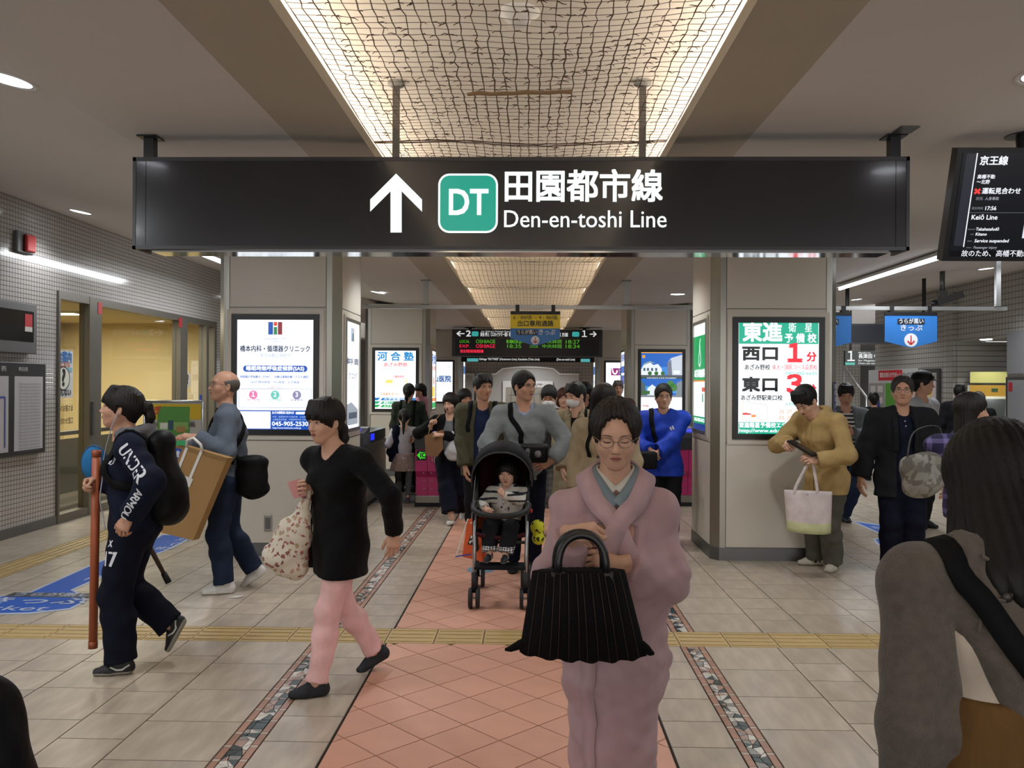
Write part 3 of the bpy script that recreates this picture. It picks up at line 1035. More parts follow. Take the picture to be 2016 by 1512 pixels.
t, f = lightbox((1.636, 8.33, 1.66), (0, -1, 0), .66, 1.08, 'green poster with a white pear outline on the inner side of the first right pillar', True)
f.rect(G('0f9a58', .85), -.30, .30, -.03, .40); f.rect(G('e08a28', .9), -.30, .30, -.045, -.03)
pear = [(.0, .33), (.01, .26), (.045, .2), (.05, .14), (.0, .10), (-.045, .14), (-.04, .2), (-.005, .26), (.0, .33)]
f.line(W1, pear, .012, .005); f.line(W1, [(0, .33), (.03, .37)], .012, .005)
f.text(W1, 'あざみ野皮膚科', 0, .03, .085, .015, width=.5, o=.005)
for i in range(7): f.text(G('70808c', .8), '月火水木金土日', -.1, -.10 - .035 * i, .024, width=.3)
f.rect(G('e0604a', .9), .1, .24, -.14, -.10); f.rect(G('1c8a3c', .9), .12, .17, -.24, -.16)
f.rect(G('1c9a5c', .8), -.30, .30, -.45, -.38); f.text(W1, '045-905-0112', 0, -.415, .05, .014, width=.5, o=.005); f.rect(G('1c3a8a', .8), -.30, .30, -.51, -.45)
f.build(t)
# ---- second pair
t, f = lightbox((-2.335, 14.716, 1.657), (1, 0, 0), .80, 1.10, 'lit cram school poster with blue heading on the second left pillar')
f.text(G('2a8ac8', .95), '河 合 塾', 0, .39, .165, .02, width=.62); f.text(G('e04a4a', .95), 'あざみ野館', 0, .255, .075, .008, width=.40)
f.text(G('8ad0c8', .95), '現役合格　少人数クラス', .02, .17, .04, width=.5); f.text(G('e83838', .95), '入塾説明会', .05, .05, .045, .01, width=.2)
f.rect(G('f8d870', 1.0), -.17, -.05, -.06, -.0); f.rect(G('f8e0a0', 1.0), .18, .2, -.14, .02); f.text(G('f0c040', 1.0), '高校グリーンコース', .02, -.10, .05, width=.36)
f.text(G('f0904a', .95), '冬期講習 受付中', -.1, -.25, .05, .01, width=.3)
for i, cc in enumerate(('1c7ac0', '28a878', '28a858')):
    f.rect(G(cc, .9), -.35, .35, -.355 - .06 * i, -.31 - .06 * i); f.text(W1, ('大学受験科', '高校グリーンコース', 'エクセルコース')[i], -.02, -.333 - .06 * i, .04, .008, width=.36, o=.005); f.poly(W1, [(-.3, -.352 - .06 * i), (-.26, -.313 - .06 * i), (-.22, -.313 - .06 * i), (-.26, -.352 - .06 * i)], .004)
f.build(t)
t, f = lightbox((-1.751, 15.26, 1.66), (0, 1, 0), .66, 1.08, 'narrow white and blue poster on the inner side of the second left pillar', True)
f.text(G('3a6ac0', .9), '河合塾', 0, .36, .18, .02, width=.5); f.text(G('e04a4a', .9), 'あざみ野館', 0, .2, .09, .01, width=.5); f.disc(G('f06a4a', .9), 0, -.02, .08); f.rect(G('f0d060', .95), -.2, .2, -.3, -.12); f.rect(G('f0904a', .9), -.3, .3, -.38, -.32); f.rect(G('28a858', .9), -.3, .3, -.5, -.4)
f.build(t)
t, f = lightbox((2.222, 14.716, 1.65), (1, 0, 0), .80, 1.10, 'lit housing poster of white houses under blue sky on the second right pillar')
SKY = G('2468c8', .8)
f.rect(SKY, -.35, .35, .08, .50); f.rect(G('f0a838', .9), -.35, .35, .485, .50, .003); f.rect(G('e8a030', .9), -.33, -.28, .40, .45, .004)
f.rect(G('3a86d8', .9), -.35, .35, .10, .25, .0025)
f.poly(G('e4ecf0', .9), [(-.35, .20), (-.30, .29), (-.2, .33), (-.14, .28), (-.06, .30), (.0, .22), (.02, .10), (-.35, .10)], .004); f.poly(G('8aa4b4', .8), [(-.35, .22), (-.30, .31), (-.2, .35), (-.1, .31), (-.2, .32), (-.3, .28)], .005)
for x in (-.31, -.25, -.18, -.11): f.rect(G('4a6a84', .7), x, x + .035, .18, .23, .006)
f.poly(G('c8d0dc', .9), [(.10, .11), (.10, .32), (.16, .40), (.35, .46), (.35, .11)], .004); f.poly(G('7a8498', .7), [(.10, .11), (.10, .32), (.16, .38), (.18, .11)], .005)
f.rect(G('e8eef2', .9), .2, .31, .13, .19, .006)
for x in (-.20, -.09, .02): f.disc(G('3c7a3a', .6), x, .14, .035, .006, 9)
f.rect(G('5a646c', .7), -.35, .35, .07, .11, .0055); f.rect(G('3a5a4a', .6), -.35, .35, .048, .07, .006); f.text(W1, '新築分譲住宅 全区画 見学会開催中', 0, .058, .02, width=.5, o=.008)
f.rect(SKY, -.35, .35, -.27, .048, .002); f.rect(G('4a96e0', .9), -.35, .35, -.2, -.08, .0025)
f.poly(G('dce6ea', .9), [(-.24, -.12), (-.16, -.05), (-.04, -.14), (-.04, -.24), (-.24, -.24)], .004); f.poly(G('586a70', .7), [(-.35, .02), (-.28, -.05), (-.26, -.24), (-.35, -.24)], .005); f.poly(G('8a98a0', .7), [(.26, -.02), (.35, .02), (.35, -.24), (.24, -.24)], .005)
for x, y, r in ((.15, -.05, .07), (.20, -.10, .07), (.12, -.12, .06)): f.disc(G('4c8a4a', .7), x, y, r, .006, 10)
f.rect(G('6a5a3a', .6), .145, .16, -.25, -.12, .007); f.rect(G('4c7a44', .6), -.34, -.2, -.22, -.16, .006); f.rect(G('8a9298', .8), -.35, .35, -.27, -.235, .0065)
f.rect(W1, -.35, .35, -.5, -.27, .003); f.text(G('c83838', .9), '物件情報', -.27, -.42, .035, .01, width=.1, o=.006)
for i in range(4): f.line(G('b0b8bc', .9), [(-.32 + .16 * i, -.3), (-.22 + .16 * i, -.46)], .006, .005)
f.text(G('8890a0', .9), '0120-109-031', .2, -.47, .03, width=.2, o=.006)
f.build(t)
t, f = lightbox((1.636, 15.26, 1.66), (0, -1, 0), .66, 1.08, 'narrow blue lettered poster on the inner side of the second right pillar', True)
f.rect(G('4a6ac8', .85), -.3, .3, .14, .26); f.rect(G('4a62b8', .85), -.3, .3, -.06, .1); f.text(G('4a5aa8', .9), '個別指導', 0, .4, .14, .02, width=.5)
for i in range(8): f.text(G('5a68a8', .85), '小学生・中学生・高校生', 0, -.12 - .045 * i, .04, .006, width=.5)
f.build(t)
# ---- third pair
t, f = lightbox((-2.335, 21.616, 1.657), (1, 0, 0), .80, 1.10, 'lit white doctor poster with dark blue characters on the third left pillar')
f.text(G('2a5a9a', .9), '畑山医院', 0, .06, .17, .02, width=.62); f.text(G('8a96b0', .9), '内科', .25, .37, .06); f.text(G('98a4b4', .9), '045-911-2155', 0, -.34, .09, width=.62)
f.build(t)
t, f = lightbox((2.222, 21.616, 1.657), (1, 0, 0), .80, 1.10, 'lit white poster with purple and blue letter squares on the third right pillar')
f.rect(G('982a78', .85), -.22, -.02, .18, .36); f.line(W1, [(-.18, .31), (-.17, .24), (-.12, .21), (-.08, .24), (-.07, .31)], .035, .005); f.disc(W1, -.19, .335, .02, .005)
f.rect(G('2a3a98', .85), -.015, .2, .18, .36); f.text(W1, 'アイ', .09, .27, .1, .02, o=.005)
f.text(G('c06a80', .9), '学習塾', 0, -.2, .1, width=.4)
f.build(t)
for xx in (-1.751, 1.636):
    t, f = lightbox((xx, 22.16, 1.66), (0, 1 if xx < 0 else -1, 0), .66, 1.08, 'narrow lit poster on the inner side of the third %s pillar' % ('left' if xx < 0 else 'right'), True)
    f.rect(G('4a7ab8', .85), -.3, .3, .2, .4); f.text(G('5a68a8', .85), 'クリニック', 0, 0, .1, .01, width=.5); f.build(t)

# ---- small things on the pillars
t = thing('camera_notice', 'blue vertical security camera sticker on the first left pillar edge', 'sticker', (-2.86, 7.80, 1.5))
f = Face((-2.853, 7.828, 1.395), (.58, -.81, 0), UP)
f.rect(P('2a3f9a'), -.028, .028, -.24, .24, .004); f.vtext(P('e4e6f0'), '防犯カメラ作動中', 0, 0, .05, .01, .058, o=.006); f.build(t)
t = thing('camera_notice', 'blue vertical security camera sticker on the first right pillar edge', 'sticker', (2.74, 7.80, 1.4))
f = Face((2.744, 7.829, 1.37), (.58, .81, 0), UP)
f.rect(P('2a3f9a'), -.028, .028, -.245, .245, .004); f.vtext(P('e4e6f0'), '防犯カメラ作動中', 0, 0, .05, .01, .058, o=.006); f.build(t)
t = thing('outlet_box', 'small grey metal outlet cover low on the first left pillar', 'outlet', at(528, 1029, 7.78))
p = at(528, 1029, 7.785)
B().box(p.x - .035, p.x + .035, p.y - .012, p.y, p.z - .075, p.z + .075, bev=.006).build('cover', m_steel, t)
B().box(p.x - .022, p.x + .022, p.y - .018, p.y - .012, p.z - .055, p.z + .05, bev=.003).build('flap', m_dsteel, t)

# ---------------------------------------------------------------- big direction sign
SY = 4.70
a, c = at(262, 306, SY), at(1790, 497, SY)
sx0, sx1, sz1, sz0 = a.x, c.x, at(1020, 309, SY).z, at(1020, 491.5, SY).z
t = thing('direction_sign', 'long black hanging sign with white arrow and green DT badge', 'sign', ((sx0 + sx1) / 2, SY, sz0))
m_sign = M('sign_black_acrylic', '202024', 0.2, coat=0.3)
B().box(sx0 + .02, sx1 - .02, SY + .004, SY + .19, sz0 + .02, sz1 - .01).build('housing', m_black, t)
b = B()
b.box(sx0, sx1, SY - .004, SY + .2, sz1 - .022, sz1); b.box(sx0, sx1, SY - .004, SY + .02, sz0, sz0 + .018)
b.box(sx0, sx0 + .018, SY - .004, SY + .2, sz0, sz1); b.box(sx1 - .018, sx1, SY - .004, SY + .2, sz0, sz1)
b.build('frame', M('sign_frame', '2a2a2c', .4), t)
B().box(sx0 + .075, sx1 - .075, SY - .001, SY + .004, sz0 + .018, sz1 - .022).build('face_panel', m_sign, t)
B().box(sx0 + .018, sx0 + .072, SY - .001, SY + .004, sz0 + .018, sz1 - .022).build('end_panel', m_sign, t)
B().box(sx1 - .072, sx1 - .018, SY - .001, SY + .004, sz0 + .018, sz1 - .022).build('end_panel', m_sign, t)
B().box(sx0 + .1, sx1 - .1, SY + .022, SY + .185, sz0 - .012, sz0 + .002).build('underside', M('polished_steel', 'c0c2c4', .09, 1.0), t)
for px, py in ((281, 258), (1774, 258)):
    q = at(px, 300, SY)
    zz = ceil_z(q.x)
    B().box(q.x - .028, q.x + .028, SY + .07, SY + .125, sz1 - .01, zz).build('post', m_black, t)
    B().box(q.x - .055, q.x + .055, SY + .04, SY + .155, zz - .009, zz).build('ceiling_plate', m_black, t)
for px in (774, 1269):
    q = at(px, 300, SY)
    B().box(q.x - .018, q.x + .018, SY + .08, SY + .115, sz1 - .01, TZ).build('post', M('grey_post', '4e4a46', .5), t)
    B().lathe([(.05, TZ - .001), (.05, TZ - .02), (.03, TZ - .03), (.0, TZ - .03)], (q.x, SY + .098, 0), 14).build('ceiling_plate', m_grey, t)
f = Face((0, SY - .001, 0), *FRONT)
def sp(px, py):
    q = at(px, py, SY); return q.x, q.z
WS = G('eef8f6', 1.0)
f.poly(WS, [sp(780, 342), sp(831, 393), sp(831, 417), sp(791, 377), sp(791, 458), sp(769, 458), sp(769, 377), sp(729, 417), sp(729, 393)], .003)
x0, z1 = sp(863, 342); x1, z0 = sp(980, 459)
f.rrect(WS, x0, x1, z0, z1, .062, .002, 6); f.rrect(G('18a08c', .75), x0 + .011, x1 - .011, z0 + .011, z1 - .011, .052, .003, 6)
x, z = sp(921, 401); f.text(WS, 'DT', x, z, .20, .012, width=.21, o=.005)
x, z = sp(1147, 374); f.text(WS, '田園都市線', x, z + .008, .185, .014, width=.855, o=.003)
x, z = sp(1151, 433); f.text(WS, 'Den-en-toshi Line', x, z, .135, .0035, width=.885, o=.003)
f.build(t, {'glow_eef8f6_1.0': 'lettering', 'glow_18a08c_0.75': 'badge'})

# ---------------------------------------------------------------- information screen, upper right
MY = 4.86
t = thing('information_screen', 'black hanging information screen showing train suspension notice at upper right', 'screen', at(2010, 290, MY))
tl, bl = at(1884, 291, MY - .09), at(1856, 514, MY + .09)
upv = (tl - bl).normalized()
rgt = V((1, 0.0, 0.0)); upv = (upv - rgt * upv.dot(rgt)).normalized()
hh = (tl - bl).dot(upv); ww = 1.12
left_x = onx(1870, 400, 2.4).x
cen = (tl + bl) / 2 + rgt * (ww / 2) - rgt * (((tl + bl) / 2).x - at(1870, 402, MY).x)
f = Face(cen, rgt, upv)
b = B(); b.obox(f.p(0, 0, -.035), f.r * ww / 2, f.u * hh / 2, f.n * .035); b.build('casing', m_black, t)
b = B(); b.obox(f.p(0, 0, .002), f.r * (ww / 2 - .032), f.u * (hh / 2 - .026), f.n * .002); b.build('display', G('1c1e26', .35), t)
B().tube([f.p(-ww / 2 + .42, hh / 2 - .1, -.09), V((f.p(-ww / 2 + .42, 0, 0).x, MY + .05, ceil_z(2.9)))], .03, 10).build('post', m_black, t)
q = f.p(-ww / 2 + .42, 0, 0)
B().lathe([(.085, ceil_z(2.9) - .001), (.085, ceil_z(2.9) - .025), (.0, ceil_z(2.9) - .03)], (q.x, MY + .05, 0), 16).build('ceiling_plate', m_black, t)
WT, GT = G('e8ecf4', .95), G('8a8e9a', .5)
L = -ww / 2 + .05
def row(s, y, x, size, m=WT, bold=.01, wd=None, sh=0.0): f.text(m, s, L + x, y * hh, size * .72, bold, 'LEFT', wd, .006, sh)
f.rect(G('3a3c48', .4), L + .0, L + .052, -.36 * hh, .45 * hh, .005); f.rect(WT, L + .054, L + .060, -.37 * hh, .455 * hh, .006)
row('京王線', .385, .075, .072, bold=.016); row('高幡不動', .25, .075, .034); row('〜北野', .205, .075, .034); row('運転見合わせ', .125, .112, .050, bold=.014)
f.line(G('e04040', .9), [(L + .072, .145 * hh), (L + .102, .105 * hh)], .013, .007); f.line(G('e04040', .9), [(L + .102, .145 * hh), (L + .072, .105 * hh)], .013, .007)
row('原因:', .06, .085, .026, GT); row('人身事故', .06, .135, .027, G('b0b4be', .6)); row('発生時刻', -.025, .07, .022, GT); row('17:56', -.025, .14, .042)
f.rect(G('70727e', .5), L + .06, L + .38, -.065 * hh, -.06 * hh, .006)
row('Keiō Line', -.105, .075, .052); row('between', -.21, .068, .016, GT); row('Takahatafudō', -.21, .11, .033, sh=.12); row('and', -.255, .085, .016, GT); row('Kitano', -.255, .112, .033, sh=.12)
row('status', -.315, .072, .016, GT); row('Service suspended', -.315, .112, .036, sh=.12); row('reason', -.375, .072, .015, GT); row('Passenger injury', -.375, .112, .028, G('a8acb8', .6), sh=.12)
f.rect(G('0e0f14', .3), L - .012, ww / 2 - .04, -.455 * hh, -.405 * hh, .006); f.text(WT, '故のため、高幡不動駅〜北野', L + .3, -.432 * hh, .04, .004, width=.50, o=.008)
f.rect(G('d8dcec', .9), L + .375, ww / 2 - .04, -.29 * hh, .30 * hh, .006); f.disc(G('e8c060', .8), L + .44, .02 * hh, .035, .008); f.text(G('606878', .6), '駅周辺図', L + .56, -.2 * hh, .05, .01, o=.008)
f.build(t)

# ---------------------------------------------------------------- hanging rail with blue ticket signs
BY = 11.35
r0, r1 = at(1003, 604, BY), at(1970, 607, BY)
t = thing('hanging_rail', 'long thin aluminium rail hung from the ceiling between the pillars', 'rail', (0, BY, r0.z))
zb = r0.z - .005
B().box(-2.3, 6.2, BY - .02, BY + .02, zb - .024, zb + .024).build('rail', m_alu, t)
for px in (838, 1233, 1964):
    q = at(px, 600, BY)
    B().box(q.x - .03, q.x + .03, BY - .025, BY + .025, zb + .0, ceil_z(q.x)).build('post', m_alu, t)
    B().box(q.x - .06, q.x + .06, BY - .05, BY + .05, ceil_z(q.x) - .011, ceil_z(q.x)).build('ceiling_plate', m_grey, t)
    B().box(q.x - .05, q.x + .05, BY - .028, BY + .028, zb + .024, zb + .034).build('clamp', m_dsteel, t)
def blue_sign(px0, px1, ptop, pmid, pbot, label, yellow):
    y = BY - .03
    a, c = at(px0, ptop, y), at(px1, ptop, y)
    zm, zb2 = at((px0 + px1) / 2, pmid, y).z, at((px0 + px1) / 2, pbot, y).z
    cx, w2, z1 = (a.x + c.x) / 2, (c.x - a.x) / 2, (a.z + c.z) / 2
    t = thing('hanging_sign', label, 'sign', (cx, y, zb2))
    poly = [(-w2, z1), (w2, z1), (w2, zm), (0, zb2), (-w2, zm)]
    B().prism([(cx + x, y, z) for x, z in poly], (0, .012, 0)).build('board', M('sign_blue', '2f74c0', .35), t)
    B().box(cx - w2, cx + w2, y - .006, y + .018, z1 - .02, z1 + .022).build('top_bar', m_black, t)
    for s in (-1, 1):
        B().box(cx + s * w2 * .72 - .025, cx + s * w2 * .72 + .025, y - .004, y + .09, z1 + .02, zb + .03).build('clip', m_black, t)
    f = Face((cx, y, 0), *FRONT)
    wh = P('dfe4ea')
    hgt = z1 - zb2
    if yellow:
        f.rect(P('e8d024'), -w2, w2, z1 - .47 * hgt, z1 - .05 * hgt, .002)
        f.text(P('20242c'), '6 : 00頃 ~ 9 : 00頃', 0, z1 - .15 * hgt, .062, .006, width=.58, o=.005)
        f.text(P('20242c'), '出口専用通路', 0, z1 - .335 * hgt, .084, .012, width=.47, o=.005)
        f.rect(P('1c2026'), -w2 * .76, w2 * .08, z1 - .665 * hgt, z1 - .52 * hgt, .003)
        f.text(wh, 'うらが黒い', -w2 * .34, z1 - .592 * hgt, .062, .008, width=w2 * .78, o=.006); f.text(wh, 'きっぷ', w2 * .46, z1 - .592 * hgt, .082, .008, width=w2 * .66, o=.005)
        yc, rr = z1 - .83 * hgt, .056
    else:
        f.rect(P('1c2026'), -w2 * .52, w2 * .52, z1 - .31 * hgt, z1 - .14 * hgt, .003)
        f.text(wh, 'うらが黒い', 0, z1 - .225 * hgt, .075, .008, width=w2 * .92, o=.006); f.text(wh, 'きっぷ', 0, z1 - .42 * hgt, .09, .008, width=w2 * .82, o=.005)
        yc, rr = z1 - .77 * hgt, .088
    f.disc(wh, 0, yc, rr, .003)
    rd = P('c8282c')
    f.rect(rd, -rr * .09, rr * .09, yc - rr * .62, yc + rr * .7, .006); f.line(rd, [(-rr * .5, yc - rr * .12), (0, yc - rr * .66), (rr * .5, yc - rr * .12)], rr * .2, .0065)
    f.build(t)
blue_sign(1005, 1103, 616, 666, 681, 'yellow and blue hanging ticket sign with exit times above the central gates', True)
blue_sign(1742, 1845, 618, 672, 685, 'blue hanging ticket sign with red down arrow on the right of the rail', False)
blue_sign(1573, 1676, 618, 674, 688, 'blue hanging ticket sign half hidden behind the first right pillar', False)
# dark sign behind on the right with two posts
DY = 13.9
a, c = at(1655, 637, DY), at(1832, 677, DY)
t = thing('direction_sign', 'plain dark hanging sign behind the blue ticket sign on the right', 'sign', ((a.x + c.x) / 2, DY, c.z))
B().box(a.x, c.x, DY, DY + .18, c.z, a.z, bev=.006).build('housing', M('dark_slate', '34363c', .4), t)
B().box(a.x + .03, c.x - .03, DY - .004, DY, c.z + .03, a.z - .03).build('face_panel', M('dark_slate_face', '2c2e34', .3), t)
for px in (1672, 1824):
    q = at(px, 600, DY); B().tube([(q.x, DY + .09, a.z - .01), (q.x, DY + .09, ceil_z(q.x))], .03, 10).build('post', m_blackm, t)

# ---------------------------------------------------------------- departure board
EY = 20.4
a, c = at(890, 648, EY), at(1186, 703, EY)
t = thing('departure_board', 'wide dark departure board with green and red LED rows over the gates', 'display board', ((a.x + c.x) / 2, EY, c.z))
B().box(a.x, c.x, EY, EY + .25, c.z, a.z).build('housing', M('board_casing', '3a3b42', .4), t)
hz = a.z - c.z
B().box(a.x + .08, c.x - .08, EY - .006, EY, c.z + .05 * hz, a.z - .36 * hz).build('led_panel', M('led_black', '16161a', .3), t)
B().box(a.x + .03, c.x - .03, EY - .005, EY, a.z - .34 * hz, a.z - .03 * hz).build('header_panel', M('header_black', '222226', .3), t)
for xx in (a.x + .42, c.x - .42):
    B().box(xx - .04, xx + .04, EY + .08, EY + .16, a.z, Zc).build('post', m_blackm, t)
    B().box(xx - .12, xx + .12, EY + .04, EY + .2, Zc - .02, Zc).build('ceiling_plate', m_blackm, t)
f = Face(((a.x + c.x) / 2, EY - .006, (a.z + c.z) / 2), *FRONT)
hw = (c.x - a.x) / 2
wh, gn, rd2 = G('e0e4e4', .75), G('5ab428', .6), G('f02848', .8)
f.text(wh, '←2', -hw + .27, .33 * hz, .20, .012, width=.34); f.rrect(G('3aa8a4', .7), -hw + .47, -hw + .63, .24 * hz, .42 * hz, .03)
f.text(wh, '渋谷 押上〈スカイツリー前〉春日部 方面', -hw + 1.15, .30 * hz, .10, .012, width=.95); f.text(wh, 'for Shibuya Oshiage Kasukabe', -hw + 1.1, .42 * hz, .045, width=.8)
f.text(wh, '長津田 中央林間 方面', hw - 1.18, .30 * hz, .10, .012, width=.72); f.text(wh, 'for Nagatsuta', hw - 1.35, .42 * hz, .045, width=.3)
f.rrect(G('3aa8a4', .7), hw - .72, hw - .55, .24 * hz, .42 * hz, .03); f.text(wh, '１→', hw - .33, .33 * hz, .20, .012, width=.34)
for i, (k, m) in enumerate((('LOCAL', gn), ('EXP.', rd2))):
    y = (.045 - .17 * i) * hz
    f.text(m, k, -hw + .30, y, .10, .004, width=.24); f.text(m, 'OSHIAGE', -hw + .80, y, .125, .006, width=.46); f.text(gn, ('18:32', '18:35')[i], -hw + 1.47, y, .125, .004, width=.33)
    f.text(gn, 'LOCAL', hw - 1.62, y, .09, .003, width=.2); f.text(gn, '中央林間', hw - 1.2, y, .10, .006, width=.46); f.text(gn, ('18:27', '18:34')[i], hw - .72, y, .125, .004, width=.33)
f.text(gn, '発車待ちあわせを致します', -.05, .045 * hz, .09, .006, width=.9); f.rect(rd2, -hw + .2, -hw + .75, -.36 * hz, -.25 * hz); f.text(M('led_black'), '運転見合わせ', -hw + .47, -.305 * hz, .09, width=.5, o=.006)
f.build(t)
EY2 = 21.3
a, c = at(908, 702, EY2), at(1170, 713, EY2)
t = thing('guide_sign', 'low dark guide sign band with teal tabs under the departure board', 'sign', ((a.x + c.x) / 2, EY2, c.z))
B().box(a.x, c.x, EY2, EY2 + .2, c.z, a.z + .25).build('housing', m_blackm, t)
for xx in (-1.2, 1.0):
    B().box(xx - .03, xx + .03, EY2 + .06, EY2 + .12, a.z + .25, Zc).build('post', m_blackm, t)
f = Face((0, EY2, (a.z + c.z) / 2), *FRONT)
f.text(wh, 'Oshiage "SKYTREE" (Hanzomon Line), Kasukabe (Tobu Line)', -.55, 0, .075, .008, width=1.5); f.text(wh, '(Den-en-toshi Line)', .85, 0, .075, .008, width=.45)
f.rect(G('58b0b0', .7), -1.6, -1.32, -.06, 0.02); f.rect(G('58b0b0', .7), 1.22, 1.45, -.06, .02); f.build(t)

# ---------------------------------------------------------------- back wall: arch with map case
t = thing('map_case', 'framed area map under a pale arch on the far tiled wall', 'map', (at(1045, 800, 26.9).x, 26.9, 0))
pts = []
for k in range(17):
    px = 938 + (1140 - 938) * k / 16
    u = k / 16
    bump_ = 723 + 14 * (2 * u - 1) ** 2 if .2 < u < .8 else 737
    pts.append(at(px, bump_, 26.9))
B().prism([pts[0] + V((0, 0, -2.2))] + pts + [pts[-1] + V((0, 0, -2.2))], (0, .1, 0)).build('arch_panel', M('pale_grey_panel', 'a6a5a2', .5), t)
B().tube([p + V((0, -.01, 0)) for p in pts], .03, 6).build('arch_moulding', m_white, t, True)
b = B()
a, c = at(990, 750, 26.9), at(1088, 850, 26.9)
b.box(a.x, c.x, 26.84, 26.9, c.z, a.z); b.build('frame', m_white, t)
a2, c2 = at(996, 762, 26.9), at(1082, 850, 26.9)
B().box(a2.x, c2.x, 26.83, 26.84, c2.z, a2.z).build('map_sheet', P('9a988c'), t)
f = Face(((a.x + c.x) / 2, 26.828, 0), *FRONT)
f.text(P('3a3a3a'), '周辺案内図 Area map', 0, a.z - .09, .08, .008, width=.9)
for i in range(6): f.line(P('7a6a62'), [(-.6 + .22 * i, c2.z + .1), (-.5 + .17 * i, a2.z - .1)], .02)
for i in range(4): f.line(P('6a7a82'), [(-.6, c2.z + .3 + .28 * i), (.6, c2.z + .2 + .33 * i)], .02)
f.build(t)
a, c = at(912, 735, 26.6), at(932, 860, 26.6)
t = thing('notice_case', 'narrow framed notice case left of the arch on the far wall', 'notice', ((a.x + c.x) / 2, 26.9, 0))
B().box(a.x, c.x, 26.8, 26.995, .6, a.z).build('frame', m_alu, t); B().box(a.x + .04, c.x - .04, 26.79, 26.8, .7, a.z - .05).build('sheet', P('8a8884'), t)
for i, (x0, x1, y0, y1, cc) in enumerate(((1107, 1123, 766, 775, 'b02830'), (1155, 1166, 766, 772, 'c02a34'))):
    a, c = at(x0, y0, 26.9), at(x1, y1, 26.9)
    t = thing('wall_plate', ('small red plate on the far wall behind the crowd', 'small red plate on the far wall next to the third right pillar')[i], 'sign', ((a.x + c.x) / 2, 26.95, c.z))
    B().box(a.x, c.x, 26.94, 26.995, c.z, a.z).build('plate', P(cc), t)
a, c = at(1112, 748, 26.5), at(1117, 764, 26.5)
t = thing('door_banner', 'narrow dark blue banner on the far tiled wall', 'banner', ((a.x + c.x) / 2, 26.9, c.z))
B().box(a.x, c.x, 26.94, 26.995, c.z, a.z).build('sheet', P('2a3a6a'), t)

# ---------------------------------------------------------------- left wall: fire alarm, screen, notice cases, posters on glass
LX = WL + .002
LF = (V((0, 1, 0)), UP)
p = onx(44, 481, LX)
t = thing('alarm_lamp', 'red fire alarm lamp on the upper left tiled wall', 'lamp', p)
B().box(LX, LX + .05, p.y - .16, p.y + .12, p.z - .10, p.z + .12, bev=.01).build('housing', m_dsteel, t); B().box(LX + .05, LX + .09, p.y - .06, p.y + .10, p.z - .08, p.z + .1, bev=.015).build('lens', M('red_lens', '9a1c1c', .3), t)
t = thing('wall_monitor', 'grey framed switched-off monitor on the left tiled wall', 'monitor', (LX, 8.4, 2.2))
z1, z0 = onx(54, 600, LX).z, onx(54, 697, LX).z
y1 = onx(56, 650, LX).y
B().box(LX, LX + .09, 7.6, y1, z0, z1, bev=.008).build('casing', M('monitor_grey', '6c6c6e', .4), t)
B().box(LX + .088, LX + .092, 7.65, y1 - .06, z0 + .12, z1 - .08).build('display', M('dead_screen', '1c1f20', .12), t)
f = Face((LX + .093, 0, 0), *LF); f.rect(P('c02a30'), y1 - .22, y1 - .09, z1 - .24, z1 - .11); f.rect(P('d8d4d0'), y1 - .22, y1 - .09, z1 - .29, z1 - .24); f.build(t)
t = thing('timetable_case', 'black framed timetable and fare sheets on the left tiled wall', 'notice case', (LX, 8.6, 1.4))
y1 = onx(79, 800, LX).y
z1, z0 = onx(79, 716, LX).z, onx(79, 890, LX).z
B().box(LX, LX + .06, 7.4, y1, z0, z1, bev=.005).build('frame', M('case_black', '2a292b', .35), t)
for ya, yb in ((y1 - .56, y1 - .06), (y1 - 1.2, y1 - .66)):
    B().box(LX + .058, LX + .063, ya, yb, z0 + .05, z1 - .14).build('sheet', P('c6c5ca'), t)
f = Face((LX + .063, 0, 0), *LF)
f.text(P('d8d8da'), '運賃表', y1 - .85, z1 - .07, .06, width=.3); f.text(P('d8d8da'), '時刻表', y1 - .42, z1 - .07, .05, width=.16)
for i in range(22): f.text(P('6a6a72'), '平日 6 02 09 15 22 30 38 45 52', y1 - .30, z1 - .22 - .033 * i, .022, width=.38)
f.line(P('4a5ab0'), [(y1 - 1.05, z1 - .35), (y1 - .72, z1 - .35), (y1 - .72, z0 + .1)], .02)
for i in range(12): f.text(P('5a5a62'), '駅 160 190', y1 - .92, z1 - .45 - .05 * i, .03, width=.2)
f.build(t)
t = thing('guide_poster', 'white poster with question mark bubble on the office glass', 'poster', (LX, 9.6, 1.5))
z1, z0 = onx(125, 690, LX).z, onx(125, 783, LX).z
ya, yb = onx(105, 740, LX).y, onx(149, 740, LX).y
B().box(LX - .038, LX - .034, ya, yb, z0, z1).build('sheet', P('d4d8da'), t)
f = Face((LX - .033, (ya + yb) / 2, (z0 + z1) / 2), *LF)
hw, hz = (yb - ya) / 2, (z1 - z0) / 2
f.text(P('3a7ac0'), '総合案内', 0, hz * .7, .14, .015, width=hw * 1.7); f.text(P('d86a3a'), '普及になる', 0, hz * .40, .07, .01, width=hw * 1.4)
f.rect(P('e4cc50'), -hw * .95, hw * .2, -hz * .6, -hz * .15); f.rect(P('d87a6a'), -hw * .95, -hw * .2, -hz * .05, hz * .1); f.rect(P('8ab8d0'), -hw * .9, hw * .9, hz * .1, hz * .28, .0025)
f.disc(P('2a2a2a'), hw * .1, -hz * .18, .14, .004); f.disc(P('e4e4d8'), hw * .1, -hz * .18, .125, .005); f.text(P('242424'), '?', hw * .1, -hz * .18, .26, .02, o=.007)
f.text(P('3a3a3a'), 'ごあんない', 0, -hz * .8, .09, .015, width=hw * 1.6); f.build(t)
q = onx(374, 748, LX)
